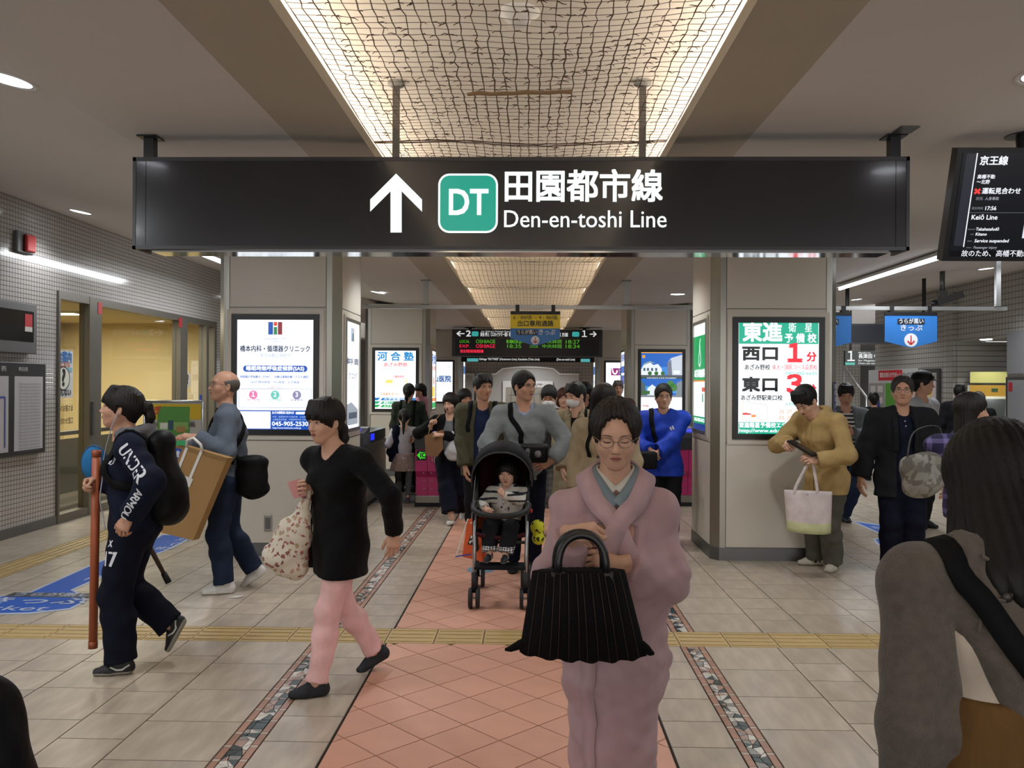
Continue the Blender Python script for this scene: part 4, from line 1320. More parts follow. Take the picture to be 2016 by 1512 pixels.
t = thing('question_sticker', 'round white question mark sticker on the office glass near the pillar', 'sticker', q)
f = Face((LX - .04, q.y, q.z), *LF); f.disc(P('d8d4c4'), 0, 0, .13, .003); f.text(P('3a3a3a'), '?', 0, 0, .2, .02, o=.005); f.text(P('e8e4d8'), 'ご案内', 0, -.24, .09, width=.3, o=.005); f.build(t)
for i, (px, py, s_) in enumerate(((130, 805, 'お困りのお客さま'), (130, 830, 'お問い合わせ窓口'))):
    q = onx(px, py, LX)
    t = thing('window_lettering', ('dark lettering on the office glass under the poster, upper line', 'dark lettering on the office glass under the poster, lower line')[i], 'lettering', q)
    f = Face((LX - .04, q.y, q.z), *LF); f.text(P('4a4a48'), s_, 0, 0, .08, .01, width=.42); f.build(t)
for i, (px, py) in enumerate(((193, 607), (352, 635), (392, 786))):
    q = onx(px, py, LX)
    t = thing('sticker', ('small red sticker at the top of the thick office frame post', 'small red sticker at the top of the far office frame post', 'small blue sticker on the office glass edge by the pillar')[i], 'sticker', q)
    B().box(WL + .026, WL + .029, q.y - .05, q.y + .05, q.z - .07, q.z + .07).build('sheet', P('a82832' if i < 2 else '3050a0'), t)

# notice stand by the office
t = thing('notice_stand', 'silver framed notice stand with yellow and green sheets by the office', 'notice stand', fl(345, 1010))
sy = 9.9
a, c = at(285, 790, sy), at(399, 1000, sy)
f = Face(((a.x + c.x) / 2, sy, 0), (1, 0, 0), UP)
hw = (c.x - a.x) / 2
f0 = f.c.copy()
z1 = a.z
for s in (-1, 1):
    B().tube([(f0.x + s * hw, sy, .0), (f0.x + s * hw, sy, z1)], .016, 8).build('leg', m_alu, t, True)
    B().box(f0.x + s * hw - .02, f0.x + s * hw + .02, sy - .22, sy + .22, 0, .03).build('foot', m_alu, t)
B().tube([(f0.x - hw, sy, z1), (f0.x + hw, sy, z1)], .016, 8).build('top_bar', m_alu, t, True)
B().box(f0.x - hw + .015, f0.x + hw - .015, sy - .006, sy + .006, z1 - .85, z1 - .015).build('board', P('b9b9b2'), t)
f.c = V((f0.x, sy - .006, 0))
f.rect(P('d8b828'), -hw + .02, hw - .02, z1 - .21, z1 - .03); f.text(P('c84a3a'), '急ぎ', -hw + .10, z1 - .11, .1, .02); f.text(P('4a4a40'), 'お知らせ 計画', 0, z1 - .27, .07, .01, width=.5)
f.rect(P('5a9a48'), -hw * .55, hw * .55, z1 - .42, z1 - .06, .004); f.rect(P('8ab468'), -hw * .5, hw * .5, z1 - .33, z1 - .24, .005); f.rect(P('a88850'), hw * .1, hw * .42, z1 - .36, z1 - .29, .006); f.rect(P('dfe4dc'), -hw * .45, -hw * .2, z1 - .32, z1 - .25, .006); f.rect(P('3a5a6a'), -hw * .18, hw * .0, z1 - .33, z1 - .22, .006)
f.rect(P('8ab8a0'), -hw + .03, hw - .03, z1 - .62, z1 - .48, .003); f.rect(P('dcdcd4'), -hw * .55, hw * .62, z1 - .62, z1 - .51, .005); f.text(P('3a3a3a'), '立川高校前センター', 0, z1 - .56, .06, .01, width=.46, o=.007); f.build(t)

# ---------------------------------------------------------------- right wall items
RX = WR - .002
RF = (V((0, -1, 0)), UP)
t = thing('notice_board', 'white notice board with red heading strip on the right tiled wall', 'notice board', (RX, 18.5, 1.5))
ya, yb = onx(1812, 800, RX).y, onx(1714, 800, RX).y
z1 = onx(1714, 729, RX).z
B().box(RX - .05, RX, ya, yb, .5, z1).build('board', P('c2c4c6'), t)
f = Face((RX - .05, (ya + yb) / 2, 0), *RF); hw = (yb - ya) / 2
f.rect(P('c82834'), -hw * .55, hw * .42, z1 - .24, z1 - .02); f.text(P('e8e4e4'), '緊急お知らせサポート', -hw * .05, z1 - .13, .12, .012, width=hw * .85, o=.005)
f.rect(P('9a9a98'), -hw * .97, -hw * .28, .6, z1 - .3, .003); f.rect(P('5aa03c'), -hw * .25, hw * .15, .6, z1 - .3, .003)
f.rect(P('2a4aa0'), -hw * .62, -hw * .48, z1 - .95, z1 - .68, .006)
for i in range(4): f.rect(P('cfd0d0'), -hw * .9, -hw * .68, z1 - .5 - .25 * i, z1 - .36 - .25 * i, .005); f.rect(P('d8d0d0'), -hw * .58, -hw * .36, z1 - .5 - .25 * i, z1 - .36 - .25 * i, .005)
f.rect(P('d6d8da'), hw * .2, hw * .95, .7, z1 - .3, .003); f.text(P('6a6a6a'), 'サービス案内', hw * .7, z1 - .13, .1, .01, width=hw * .5, o=.005); f.build(t)
t = thing('framed_poster', 'tall dark framed panel with pastel poster on the right wall', 'poster', (RX, 17, 1.4))
ya, yb = onx(1853, 760, RX).y, onx(1820, 760, RX).y
z1 = onx(1835, 726, RX).z
B().box(RX - .05, RX, ya, yb, .1, z1).build('frame', m_dsteel, t); B().box(RX - .054, RX - .05, ya + .08, yb - .08, .2, z1 - .08).build('panel', P('9c9a96'), t)
f = Face((RX - .054, (ya + yb) / 2, 0), *RF); f.rect(P('d4c4cc'), -.24, .24, 1.05, 1.75); f.disc(P('e0d070'), 0, 1.5, .12, .004); f.rect(P('8aa8d0'), -.2, .2, 1.1, 1.25, .004); f.text(P('c06a8a'), '秋の旅', 0, 1.66, .1, .01, width=.3); f.build(t)
t = thing('door', 'grey metal door with red sticker in the right wall', 'door', (RX, 13.6, 0)); t.name = 'door_1'; struct(t)
ya, yb = 13.62, 14.28
B().box(RX - .03, RX, ya - .05, yb + .05, 0, 1.75).build('door_frame', m_dsteel, t); B().box(RX - .036, RX - .03, ya + .02, yb - .02, .02, 1.70).build('leaf', M('door_grey', '8a8c90', .45), t)
B().box(RX - .045, RX - .036, yb - .16, yb - .06, 1.52, 1.66).build('sticker', P('b82832'), t)
B().box(RX - .03, RX, 13.6, 14.3, 1.8, 2.5).build('transom_panel', M('door_grey', '8a8c90'), t)
t = thing('guide_poster', 'framed red and blue poster at the right edge of the view', 'poster', (RX, 13, 1.4))
B().box(RX - .04, RX, 12.6, 13.45, .6, 1.95).build('frame', m_dsteel, t); B().box(RX - .044, RX - .04, 12.66, 13.39, .66, 1.89).build('sheet', P('c8c2b4'), t)
f = Face((RX - .044, 13.02, 0), *RF); f.rect(P('c03040'), -.36, .36, 1.1, 1.45); f.text(P('e8e0d8'), 'ご案内', 0, 1.3, .18, .02, width=.5, o=.005); f.rect(P('2a4a9a'), -.36, .36, .85, 1.02); f.text(P('4a3a3a'), '駅からのお知らせ', 0, 1.68, .12, .01, width=.6); f.build(t)
# fare machine in the alcove
mx, my = 8.15, 15.45
t = thing('fare_machine', 'cream fare adjustment machine with tilted screen in the right alcove', 'ticket machine', (mx, my, 0))
RFv = V((-.5, -.866, 0))
f = Face((mx, my, 0), V((.866, -.5, 0)), UP)
def ob(x0, x1, d0, d1, z0, z1, nm, m):
    b = B(); b.obox(f.p((x0 + x1) / 2, (z0 + z1) / 2, (d0 + d1) / 2), f.r * (x1 - x0) / 2, f.u * (z1 - z0) / 2, f.n * (d1 - d0) / 2); return b.build(nm, m, t)
ob(-.34, .34, -.3, .2, 0, .95, 'cabinet', M('machine_cream', 'b9b6a4', .4)); ob(-.36, .36, -.3, -.18, .95, 1.62, 'back_panel', M('machine_cream', 'b9b6a4'))
b = B(); b.prism([f.p(-.34, .95, .22), f.p(-.34, 1.0, .25), f.p(-.34, 1.42, -.02), f.p(-.34, 1.42, -.18), f.p(-.34, .95, -.18)], f.r * .68); b.build('console', M('machine_yellow', 'c4c29a', .4), t)
dv = (f.p(0, 1.42, -.02) - f.p(0, 1.0, .25)).normalized(); nv = f.r.cross(dv)
b = B(); b.obox(f.p(0, 1.22, .115) + nv * .005, f.r * .24, dv * .18, nv * .006); b.build('screen', M('machine_screen', '4a4e4a', .2), t)
ob(-.32, .32, -.18, -.172, 1.42, 1.62, 'yellow_panel', P('c89a38')); ob(-.32, .32, -.31, -.175, 1.66, 1.86, 'sign_panel', P('d0cc7a'))
ob(.02, .12, -.172, -.168, 1.5, 1.56, 'label_patch', P('3a5a38'))
lamp('SPOT', 'alcove_spot', (7.95, 15.2, 2.38), 30, (.95, .97, 1), .05, spot=110)
t = thing('downlight', 'small downlight in the alcove over the fare machine', 'light', (7.95, 15.2, 2.42))
B().lathe([(.10, -.001), (.09, -.012), (.0, -.012)], n=18).build('lens', m_led, t, True, local=True)
# stairs beyond the right wall with platform sign
sy = 21.5
a, c = at(1664, 692, sy), at(1722, 718, sy)
t = thing('platform_sign', 'dark platform 1 sign with white numeral above the stairs', 'sign', ((a.x + c.x) / 2, sy, c.z))
B().box(a.x, c.x + .6, sy, sy + .1, c.z - .02, a.z + .02).build('housing', M('platform_sign_teal', '20302e', .3), t)
for xx in (a.x + .15, c.x + .3): B().box(xx - .02, xx + .02, sy + .03, sy + .07, a.z + .02, ceil_z(xx)).build('post', m_blackm, t)
f = Face((a.x, sy, (a.z + c.z) / 2), *FRONT); f.text(wh, '１', .14, .03, .34, .008); f.rect(G('48b0a0', .7), 0, .24, -.17, -.11); f.text(wh, '長津田 中央林間 方面', .32, .04, .12, .015, 'LEFT', 1.1); f.text(wh, 'for Nagatsuta, Chuo-Rinkan', .32, -.06, .065, .006, 'LEFT', 1.0); f.text(wh, 'Den-en-toshi Line', .32, -.13, .065, .006, 'LEFT', .7); f.text(wh, 'Platform', .32, .13, .06, .004, 'LEFT', .3); f.build(t)
t = thing('staircase', 'grey stairs with white handrail climbing beyond the right wall', 'stairs', (7.5, 23, 0))
for k in range(14):
    B().box(6.2, 8.4, 22.2 + .28 * k, 22.2 + .28 * (k + 1), 0, .17 * (k + 1)).build('step', M('stair_grey', '6a6c68', .6), t)
B().tube([at(1662, 722, 22.0), at(1706, 782, 21.0)], .03, 8).build('handrail', m_alu, t, True)
p = at(1706, 782, 21.0)
B().tube([(p.x, 21.0, 0), (p.x, 21.0, p.z + .02)], .025, 8).build('rail_post', m_alu, t, True)
p = at(1662, 722, 22.0)
B().tube([(p.x, 22.0, 0), (p.x, 22.0, p.z)], .025, 8).build('rail_post', m_alu, t, True)
# security camera on a ceiling stem
p = at(1863, 585, 13.0)
t = thing('security_camera', 'dark security camera hanging from the ceiling by the right wall', 'camera', (p.x, 13.0, ceil_z(p.x)))
B().tube([(p.x - .06, 13.0, ceil_z(p.x)), (p.x - .06, 13.0, p.z + .05)], .04, 8).build('stem', m_dsteel, t, True)
b = B(); b.obox(p + V((.05, 0, -.02)), V((.17, -.07, .06)), V((.02, .05, 0)), V((-.02, 0, .05))); b.build('housing', m_black, t)
B().tube([p + V((-.11, .05, -.07)), p + V((-.19, .08, -.10))], [.05, .045], 10).build('lens_hood', m_black, t, True)
B().box(p.x - .12, p.x + .0, 12.95, 13.05, p.z - .0, p.z + .1).build('bracket', m_dsteel, t)
# small ceiling fittings
p = at(1805, 259, 4.55)
t = thing('ceiling_hatch', 'small dark square fitting in the ceiling beside the sign post', 'fitting', (p.x, 4.62, ceil_z(p.x)))
B().box(p.x - .06, p.x + .04, 4.6, 4.72, ceil_z(p.x) - .008, ceil_z(p.x) - .001).build('plate', m_dsteel, t)
q = at(1022, 8, 3.95)
t = thing('smoke_detector', 'round cream smoke detector on the trough ceiling above the net', 'smoke detector', (q.x, 3.9, TZ))
B().lathe([(.095, 0), (.095, -.012), (.06, -.03), (.05, -.055), (.0, -.06)], (q.x, 3.9, TZ), 18).build('body', m_white, t, True)

# ---------------------------------------------------------------- blue floor stickers
def decal(label, poly, inner, texts):
    c = sum((fl(*p) for p in poly), V()) / len(poly)
    t = thing('floor_sticker', label, 'floor sticker', c)
    def bp(b, pts, z):
        q = [fl(*p) for p in pts]
        if sum(q[i].x * q[(i + 1) % len(q)].y - q[(i + 1) % len(q)].x * q[i].y for i in range(len(q))) < 0: q.reverse()
        b.prism([(p.x, p.y, .0012) for p in q], (0, 0, z - .0012))
    b = B(); [bp(b, q, .0022) for q in poly_list(poly)]; b.build('border', P('a9b4c8'), t)
    b = B(); [bp(b, q, .0028) for q in poly_list(inner)]; b.build('sheet', M('decal_blue', '2558b4', .6, spec=.2), t)
    return t
def poly_list(p): return [p]
def ellp(cx, cy, rx, ry, n=24): return [(cx + rx * math.cos(2 * math.pi * k / n), cy + ry * math.sin(2 * math.pi * k / n)) for k in range(n)]
path_o = [(-60, 1182), (60, 1165), (178, 1112), (300, 1064), (318, 1052), (385, 1052), (366, 1066), (330, 1084), (280, 1102), (145, 1162), (166, 1172), (168, 1186), (140, 1200), (60, 1209), (-60, 1212)]
path_i = [(-60, 1184), (62, 1167), (180, 1114), (302, 1065), (320, 1054), (378, 1054), (360, 1066), (326, 1083), (276, 1101), (138, 1162), (160, 1173), (162, 1185), (136, 1198), (58, 1206), (-60, 1209)]
t = decal('blue ticket path sticker curving across the floor at the left', path_o, path_i, None)
d1 = (fl(300, 1080) - fl(60, 1180)); 
f = Face(fl(60, 1188) + V((0, 0, .003)), V((1, .0, 0)), V((0, 1, 0)))
f.rect(P('28303c'), -.30, .36, .17, .30, .0008); f.text(P('a8b4c8'), 'うらが黒い', .03, .235, .12, .008, width=.58, o=.0014); f.text(P('b4c0d8'), 'きっぷ', 0, .05, .20, .008, width=.75, o=.0012); f.text(P('b4c0d8'), 'Ticket', -.10, -.15, .18, .004, width=.62, o=.0012)
f.c = fl(205, 1132) + V((0, 0, .003)); f.r = (fl(330, 1072) - fl(120, 1160)).normalized(); f.r.z = 0; f.u = V((-f.r.y, f.r.x, 0)); f.text(P('b4c0d8'), 'Tickets', .1, 0, .16, .004, width=.6, o=.0012); f.text(P('b4c0d8'), 'きっぷ', 1.35, 0, .2, .006, width=.6, o=.0012)
f.build(t)
path_o = [(1676, 1026), (1760, 1036), (1800, 1058), (1800, 1100), (1726, 1072), (1718, 1062), (1740, 1056)]
t = decal('blue ticket path sticker on the floor at the right behind the young man', path_o, [(1684, 1028), (1758, 1038), (1795, 1059), (1795, 1094), (1730, 1071), (1724, 1063), (1748, 1056)], None)
f = Face(fl(1735, 1040) + V((0, 0, .003)), V((1, 0, 0)), V((0, 1, 0))); f.text(P('b4c0d8'), 'きっぷ', .05, 0, .2, .006, width=.3, o=.0012); f.build(t)
path_o = [(1052, 1092), (1084, 1090), (1090, 1124), (1054, 1126)]
t = decal('blue floor sticker with white marks under the stroller at the right wheel', path_o, [(1054, 1094), (1082, 1092), (1087, 1122), (1056, 1124)], None)
f = Face(fl(1070, 1108) + V((0, 0, .003)), V((1, 0, 0)), V((0, 1, 0))); f.text(P('b4c0d8'), 'ロ', 0, 0, .16, .01, o=.0012); f.build(t)
t = decal('pale blue round floor sticker beside the left stroller wheel', ellp(946, 1122, 27, 7), ellp(946, 1122, 25, 6), None)
t.children[1].data.materials[0] = P('6f8ea0'); t.children[0].data.materials[0] = P('7d97a6')
p = fl(463, 1176)
t = thing('paper_scrap', 'small white paper scrap on the floor beside the white sneakers', 'paper', p)
mk('scrap', [p + V(v) for v in ((-.05, -.02, .002), (.03, -.03, .004), (.06, .015, .012), (.0, .02, .006), (-.04, .015, .003), (.0, 0, .014))], [(0, 1, 5), (1, 2, 5), (2, 3, 5), (3, 4, 5), (4, 0, 5)], P('cfccc6'), t)

# ---------------------------------------------------------------- ticket gates
m_pink = M('gate_pink', 'b8286c', .35)
m_gtop = M('gate_charcoal', '33353c', .3)
m_gst = M('gate_steel', '8c8880', .35, .7)
def gate(x, y, label, pink=True, arrow=True):
    t = thing('ticket_gate', label, 'ticket gate', (x, y, 0))
    w2, D = .155, 1.75
    B().box(x - w2 - .01, x + w2 + .01, y - .02, y + D, .0, .045).build('base_mat', m_blackm, t)
    B().box(x - w2, x + w2, y, y + D, .045, .14, bev=.006).build('plinth', m_gst, t)
    mm = m_pink if pink else m_gtop
    prof = [(y + .02, .14), (y + .02, .38), (y - .03, .46), (y - .03, .74), (y + .0, .80), (y + D, .80), (y + D, .14)]
    for s in (0, 1):
        xx0, xx1 = (x - w2, x - .002) if s == 0 else (x + .002, x + w2)
        B().prism([(xx0, a, z) for a, z in prof[:4]] + [(xx0, y + .25, .74), (xx0, y + .25, .14)], (xx1 - xx0, 0, 0)).build('end_panel', mm, t)
    B().box(x - w2 + .005, x + w2 - .005, y + .25, y + D, .14, .80).build('body', m_gst, t)
    B().prism([(x - w2 - .01, a, z) for a, z in ((y - .04, .745), (y - .05, .90), (y + .02, .955), (y + .42, 1.02), (y + .42, .80), (y + .02, .745))], (2 * w2 + .02, 0, 0)).build('reader_head', m_gtop, t)
    B().box(x - w2 + .01, x + w2 - .01, y + .42, y + D, .80, .95, bev=.02).build('top_cover', m_gtop, t)
    b = B(); b.prism([(x - .09, y + .06, .964), (x - .09, y + .26, .996), (x - .09, y + .26, 1.004), (x - .09, y + .06, .972)], (.18, 0, 0)); b.build('card_reader', G('3a4ae8', .7), t)
    b = B(); b.prism([(x - w2 - .005, y + .3, 1.003), (x - w2 - .005, y + .40, 1.018), (x - w2 - .005, y + .40, 1.026), (x - w2 - .005, y + .3, 1.011)], (2 * w2 + .01, 0, 0)); b.build('ticket_slot', m_alu, t)
    f = Face((x, y - .031, 0), *FRONT)
    if arrow:
        f.rect(P('101214'), -.14, -.01, .60, .73, .003)
        g = G('3ac82a', .8)
        f.poly(g, [(-.135, .665), (-.085, .72), (-.085, .705), (-.025, .705), (-.025, .625), (-.085, .625), (-.085, .61)], .005); f.text(P('101214'), 'IC', -.055, .665, .085, .02, o=.008)
        f.rect(P('a02040'), .04, .085, .57, .74, .004); f.vtext(P('e8dce0'), 'ありがとう', .062, .655, .028, .01, .03, o=.006); f.rect(P('d4d0d0'), .088, .13, .57, .74, .004); f.vtext(P('4a4a4a'), '入場専用', .108, .66, .025, .008, .03, o=.006)
    f.build(t)
    b = B()
    for zz in (.22, .33, .43):
        b.box(x - .06, x - .04, y + (.015 if zz < .38 else -.02), y + .03, zz, zz + .012); b.box(x + .04, x + .06, y + (.015 if zz < .38 else -.02), y + .03, zz, zz + .012)
    b.build('lock', m_gst, t)
    return t
gate(at(842, 900, 11.05).x, 11.05, 'pink ticket gate with green IC arrow in front of the left gate pillar')
t = gate(-2.26, 10.7, 'charcoal ticket gate head with blue lit panel behind the woman in black', True, False)
B().box(-2.0995, -2.09, 11.2, 11.42, .84, .92).build('blue_display', G('2430f0', .9), t)
gate(at(1358, 880, 11.3).x - .02, 11.3, 'pink ticket gate partly hidden behind the first right pillar', True, False)
gate(3.55, 11.2, 'pink ticket gate at the right aisle behind the man in striped shirt', False, False)
gate(-.30, 11.4, 'pink ticket gate in the centre hidden by the stroller family', True, True)
# ================================================================ PEOPLE: implicit surfaces turned into meshes
f32 = np.float32


def nv(*a): return np.array(a, dtype=np.float64)


def unit(v):
    v = np.asarray(v, float); n = np.linalg.norm(v)
    return v / n if n > 1e-9 else nv(0, 0, 1)


class SDF:
    def __init__(s, lo, hi, h):
        s.lo = np.array(lo, float); s.h = h
        s.n = np.ceil((np.array(hi, float) - s.lo) / h).astype(int) + 1
        s.d = np.full(tuple(s.n), 0.25, f32)
        s.ax = [(s.lo[i] + h * np.arange(s.n[i])).astype(f32) for i in range(3)]

    def reg(s, mn, mx, pad):
        i0 = np.clip(np.floor((np.array(mn) - pad - s.lo) / s.h).astype(int), 0, s.n)
        i1 = np.clip(np.ceil((np.array(mx) + pad - s.lo) / s.h).astype(int) + 1, 0, s.n)
        sl = tuple(slice(a, b) for a, b in zip(i0, i1))
        return sl, s.ax[0][sl[0]][:, None, None], s.ax[1][sl[1]][None, :, None], s.ax[2][sl[2]][None, None, :]

    def _mix(s, sl, p, k, cut):
        a = s.d[sl]
        if a.size == 0: return
        if cut:
            p = -p
            h = np.maximum(k - np.abs(a - p), 0) / k
            s.d[sl] = np.maximum(a, p) + h * h * k * .25
        else:
            h = np.maximum(k - np.abs(a - p), 0) / k
            s.d[sl] = np.minimum(a, p) - h * h * k * .25

    def cone(s, a, b, ra, rb, k=.02, cut=False):
        a, b = np.asarray(a, float), np.asarray(b, float)
        r = max(ra, rb)
        sl, X, Y, Z = s.reg(np.minimum(a, b) - r, np.maximum(a, b) + r, k + 2 * s.h)
        u = b - a; L2 = max(float(u @ u), 1e-9)
        px, py, pz = X - f32(a[0]), Y - f32(a[1]), Z - f32(a[2])
        t = np.clip((px * f32(u[0]) + py * f32(u[1]) + pz * f32(u[2])) / f32(L2), 0, 1)
        d = np.sqrt((px - t * f32(u[0])) ** 2 + (py - t * f32(u[1])) ** 2 + (pz - t * f32(u[2])) ** 2) - (f32(ra) + t * f32(rb - ra))
        s._mix(sl, d, f32(k), cut)
        return s

    def econe(s, a, b, A, Bq, side, k=.03, cut=False, cap=None):
        """elliptic cone: A, Bq = (half width along side, half depth) at both ends"""
        a, b = np.asarray(a, float), np.asarray(b, float)
        r = max(A + Bq)
        sl, X, Y, Z = s.reg(np.minimum(a, b) - r, np.maximum(a, b) + r, k + 2 * s.h)
        u = b - a; L = float(np.linalg.norm(u)); u = u / max(L, 1e-9)
        sd = np.asarray(side, float); sd = unit(sd - u * (sd @ u)); fr = np.cross(u, sd)
        px, py, pz = X - f32(a[0]), Y - f32(a[1]), Z - f32(a[2])
        pu = px * f32(u[0]) + py * f32(u[1]) + pz * f32(u[2])
        ps = px * f32(sd[0]) + py * f32(sd[1]) + pz * f32(sd[2])
        pf = px * f32(fr[0]) + py * f32(fr[1]) + pz * f32(fr[2])
        t = np.clip(pu / f32(max(L, 1e-6)), 0, 1)
        rs, rf = f32(A[0]) + t * f32(Bq[0] - A[0]), f32(A[1]) + t * f32(Bq[1] - A[1])
        mn_ = np.minimum(rs, rf)
        du = pu - t * f32(L)
        rc = mn_ if cap is None else f32(cap)
        d = (np.sqrt((ps / rs) ** 2 + (pf / rf) ** 2 + (du / rc) ** 2) - 1) * mn_
        s._mix(sl, d, f32(k), cut)
        return s

    def ell(s, c, r, k=.02, cut=False, rot=None):
        c = np.asarray(c, float)
        m = max(r)
        sl, X, Y, Z = s.reg(c - m, c + m, k + 2 * s.h)
        px, py, pz = X - f32(c[0]), Y - f32(c[1]), Z - f32(c[2])
        if rot is not None:
            R_ = np.asarray(rot, float)
            px, py, pz = (px * f32(R_[0, i]) + py * f32(R_[1, i]) + pz * f32(R_[2, i]) for i in range(3))
        d = (np.sqrt((px / f32(r[0])) ** 2 + (py / f32(r[1])) ** 2 + (pz / f32(r[2])) ** 2) - 1) * f32(min(r))
        s._mix(sl, d, f32(k), cut)
        return s

    def plane(s, p, n, k=.006):
        """remove everything on the side n points to"""
        n = unit(n)
        d = (s.ax[0][:, None, None] - f32(p[0])) * f32(n[0]) + (s.ax[1][None, :, None] - f32(p[1])) * f32(n[1]) + (s.ax[2][None, None, :] - f32(p[2])) * f32(n[2])
        s._mix((slice(None),) * 3, -d, f32(k), True)
        return s

    def fold(s, amp, seed=0.0, fx=1.0):
        X, Y, Z = s.ax[0][:, None, None] * f32(fx), s.ax[1][None, :, None] * f32(fx), s.ax[2][None, None, :] * f32(fx)
        q = f32(seed)
        n = np.sin(21 * X + 2.2 * np.sin(13 * Z + q) + q) * np.sin(27 * Z + 2.5 * np.sin(11 * Y + 2 * q) + 9 * X)
        n = n + .6 * np.sin(44 * Y + 3 * np.sin(12 * Z + q) + 17 * X) * np.sin(25 * Z + 21 * Y + q)
        s.d += (f32(amp) * n).astype(f32)
        return s

    def folds_z(s, amp, freq, seed=0.0):
        """vertical drapery: waves that run round the body"""
        X, Y, Z = s.ax[0][:, None, None], s.ax[1][None, :, None], s.ax[2][None, None, :]
        s.d += (f32(amp) * np.sin(freq * Y + f32(seed) + 1.6 * np.sin(3 * Z + f32(seed))) * np.cos(freq * .7 * X + 2 * np.sin(2.3 * Z))).astype(f32)
        return s

    def val(s, P_):
        P_ = np.atleast_2d(P_)
        g = np.clip((P_ - s.lo) / s.h, 0, s.n - 1.001)
        i = g.astype(int); f = g - i
        out = 0
        for a in (0, 1):
            for b in (0, 1):
                for c in (0, 1):
                    w_ = (f[:, 0] if a else 1 - f[:, 0]) * (f[:, 1] if b else 1 - f[:, 1]) * (f[:, 2] if c else 1 - f[:, 2])
                    out = out + w_ * s.d[i[:, 0] + a, i[:, 1] + b, i[:, 2] + c]
        return out

    def grad(s, P_):
        e = s.h
        return np.stack([s.val(P_ + nv(*[e if j == i else 0 for j in range(3)])) - s.val(P_ - nv(*[e if j == i else 0 for j in range(3)])) for i in range(3)], 1) / (2 * e)

    def proj(s, P_, off=0.0, it=8):
        P_ = np.array(np.atleast_2d(P_), float)
        for _ in range(it):
            d = s.val(P_); g = s.grad(P_)
            gn = np.linalg.norm(g, axis=1, keepdims=True)
            g = g / np.maximum(gn, 1e-6)
            P_ -= np.clip(d - off, -.03, .03)[:, None] * g * .8
        return P_, g

    def surf(s, l, z, default=0.05):
        """largest forward coordinate of the surface at (left, up)"""
        j = int(round((l - s.lo[1]) / s.h)); k = int(round((z - s.lo[2]) / s.h))
        if not (0 <= j < s.n[1] and 0 <= k < s.n[2]): return default
        w_ = np.where(s.d[:, j, k] < 0)[0]
        if len(w_) == 0: return default
        i = w_[-1]
        if i + 1 >= s.n[0]: return float(s.ax[0][i])
        a, b = s.d[i, j, k], s.d[i + 1, j, k]
        return float(s.ax[0][i] + s.h * a / (a - b))

    def mesh(s, smooth=0):
        d = s.d
        d[0], d[-1] = .1, .1; d[:, 0], d[:, -1] = .1, .1; d[:, :, 0], d[:, :, -1] = .1, .1
        neg = d < 0
        cnt = np.zeros(tuple(x - 1 for x in d.shape), np.int8)
        for a in (0, 1):
            for b in (0, 1):
                for c in (0, 1):
                    cnt += neg[a:d.shape[0] - 1 + a, b:d.shape[1] - 1 + b, c:d.shape[2] - 1 + c]
        act = (cnt > 0) & (cnt < 8)
        idx = np.argwhere(act)
        vid = np.full(act.shape, -1, np.int32); vid[act] = np.arange(len(idx))
        acc = np.zeros((len(idx), 3)); num = np.zeros(len(idx))
        C = [(a, b, c) for a in (0, 1) for b in (0, 1) for c in (0, 1)]
        for o0 in C:
            for ax in range(3):
                if o0[ax]: continue
                o1 = list(o0); o1[ax] = 1
                d0 = d[idx[:, 0] + o0[0], idx[:, 1] + o0[1], idx[:, 2] + o0[2]]
                d1 = d[idx[:, 0] + o1[0], idx[:, 1] + o1[1], idx[:, 2] + o1[2]]
                m = (d0 < 0) != (d1 < 0)
                t = d0[m] / (d0[m] - d1[m])
                p = np.tile(np.array(o0, float), (m.sum(), 1)); p[:, ax] += t
                acc[m] += p; num[m] += 1
        v = (idx + acc / np.maximum(num, 1)[:, None]) * s.h + s.lo
        quads = []
        for ax in range(3):
            u, w_ = [(1, 2), (2, 0), (0, 1)][ax]
            sa = [slice(1, -1)] * 3; sb = [slice(1, -1)] * 3
            sa[ax] = slice(0, -1); sb[ax] = slice(1, None)
            A, Bn = neg[tuple(sa)], neg[tuple(sb)]
            e = np.argwhere(A != Bn)
            if len(e) == 0: continue
            fl_ = A[tuple(e.T)]
            base = e + 1; base[:, ax] -= 1
            def cell(du, dw):
                q = base.copy(); q[:, u] -= du; q[:, w_] -= dw
                return vid[tuple(q.T)]
            Q = np.stack([cell(1, 1), cell(0, 1), cell(0, 0), cell(1, 0)], 1)
            Q[~fl_] = Q[~fl_][:, ::-1]
            quads.append(Q)
        q = np.concatenate(quads)
        q = q[(q >= 0).all(1)]
        for _ in range(smooth):
            s_ = np.zeros_like(v); c_ = np.zeros(len(v))
            for i in range(4):
                a, b = q[:, i], q[:, (i + 1) % 4]
                np.add.at(s_, a, v[b]); np.add.at(c_, a, 1); np.add.at(s_, b, v[a]); np.add.at(c_, b, 1)
            v = v * .5 + .5 * s_ / np.maximum(c_, 1)[:, None]
        return v, q


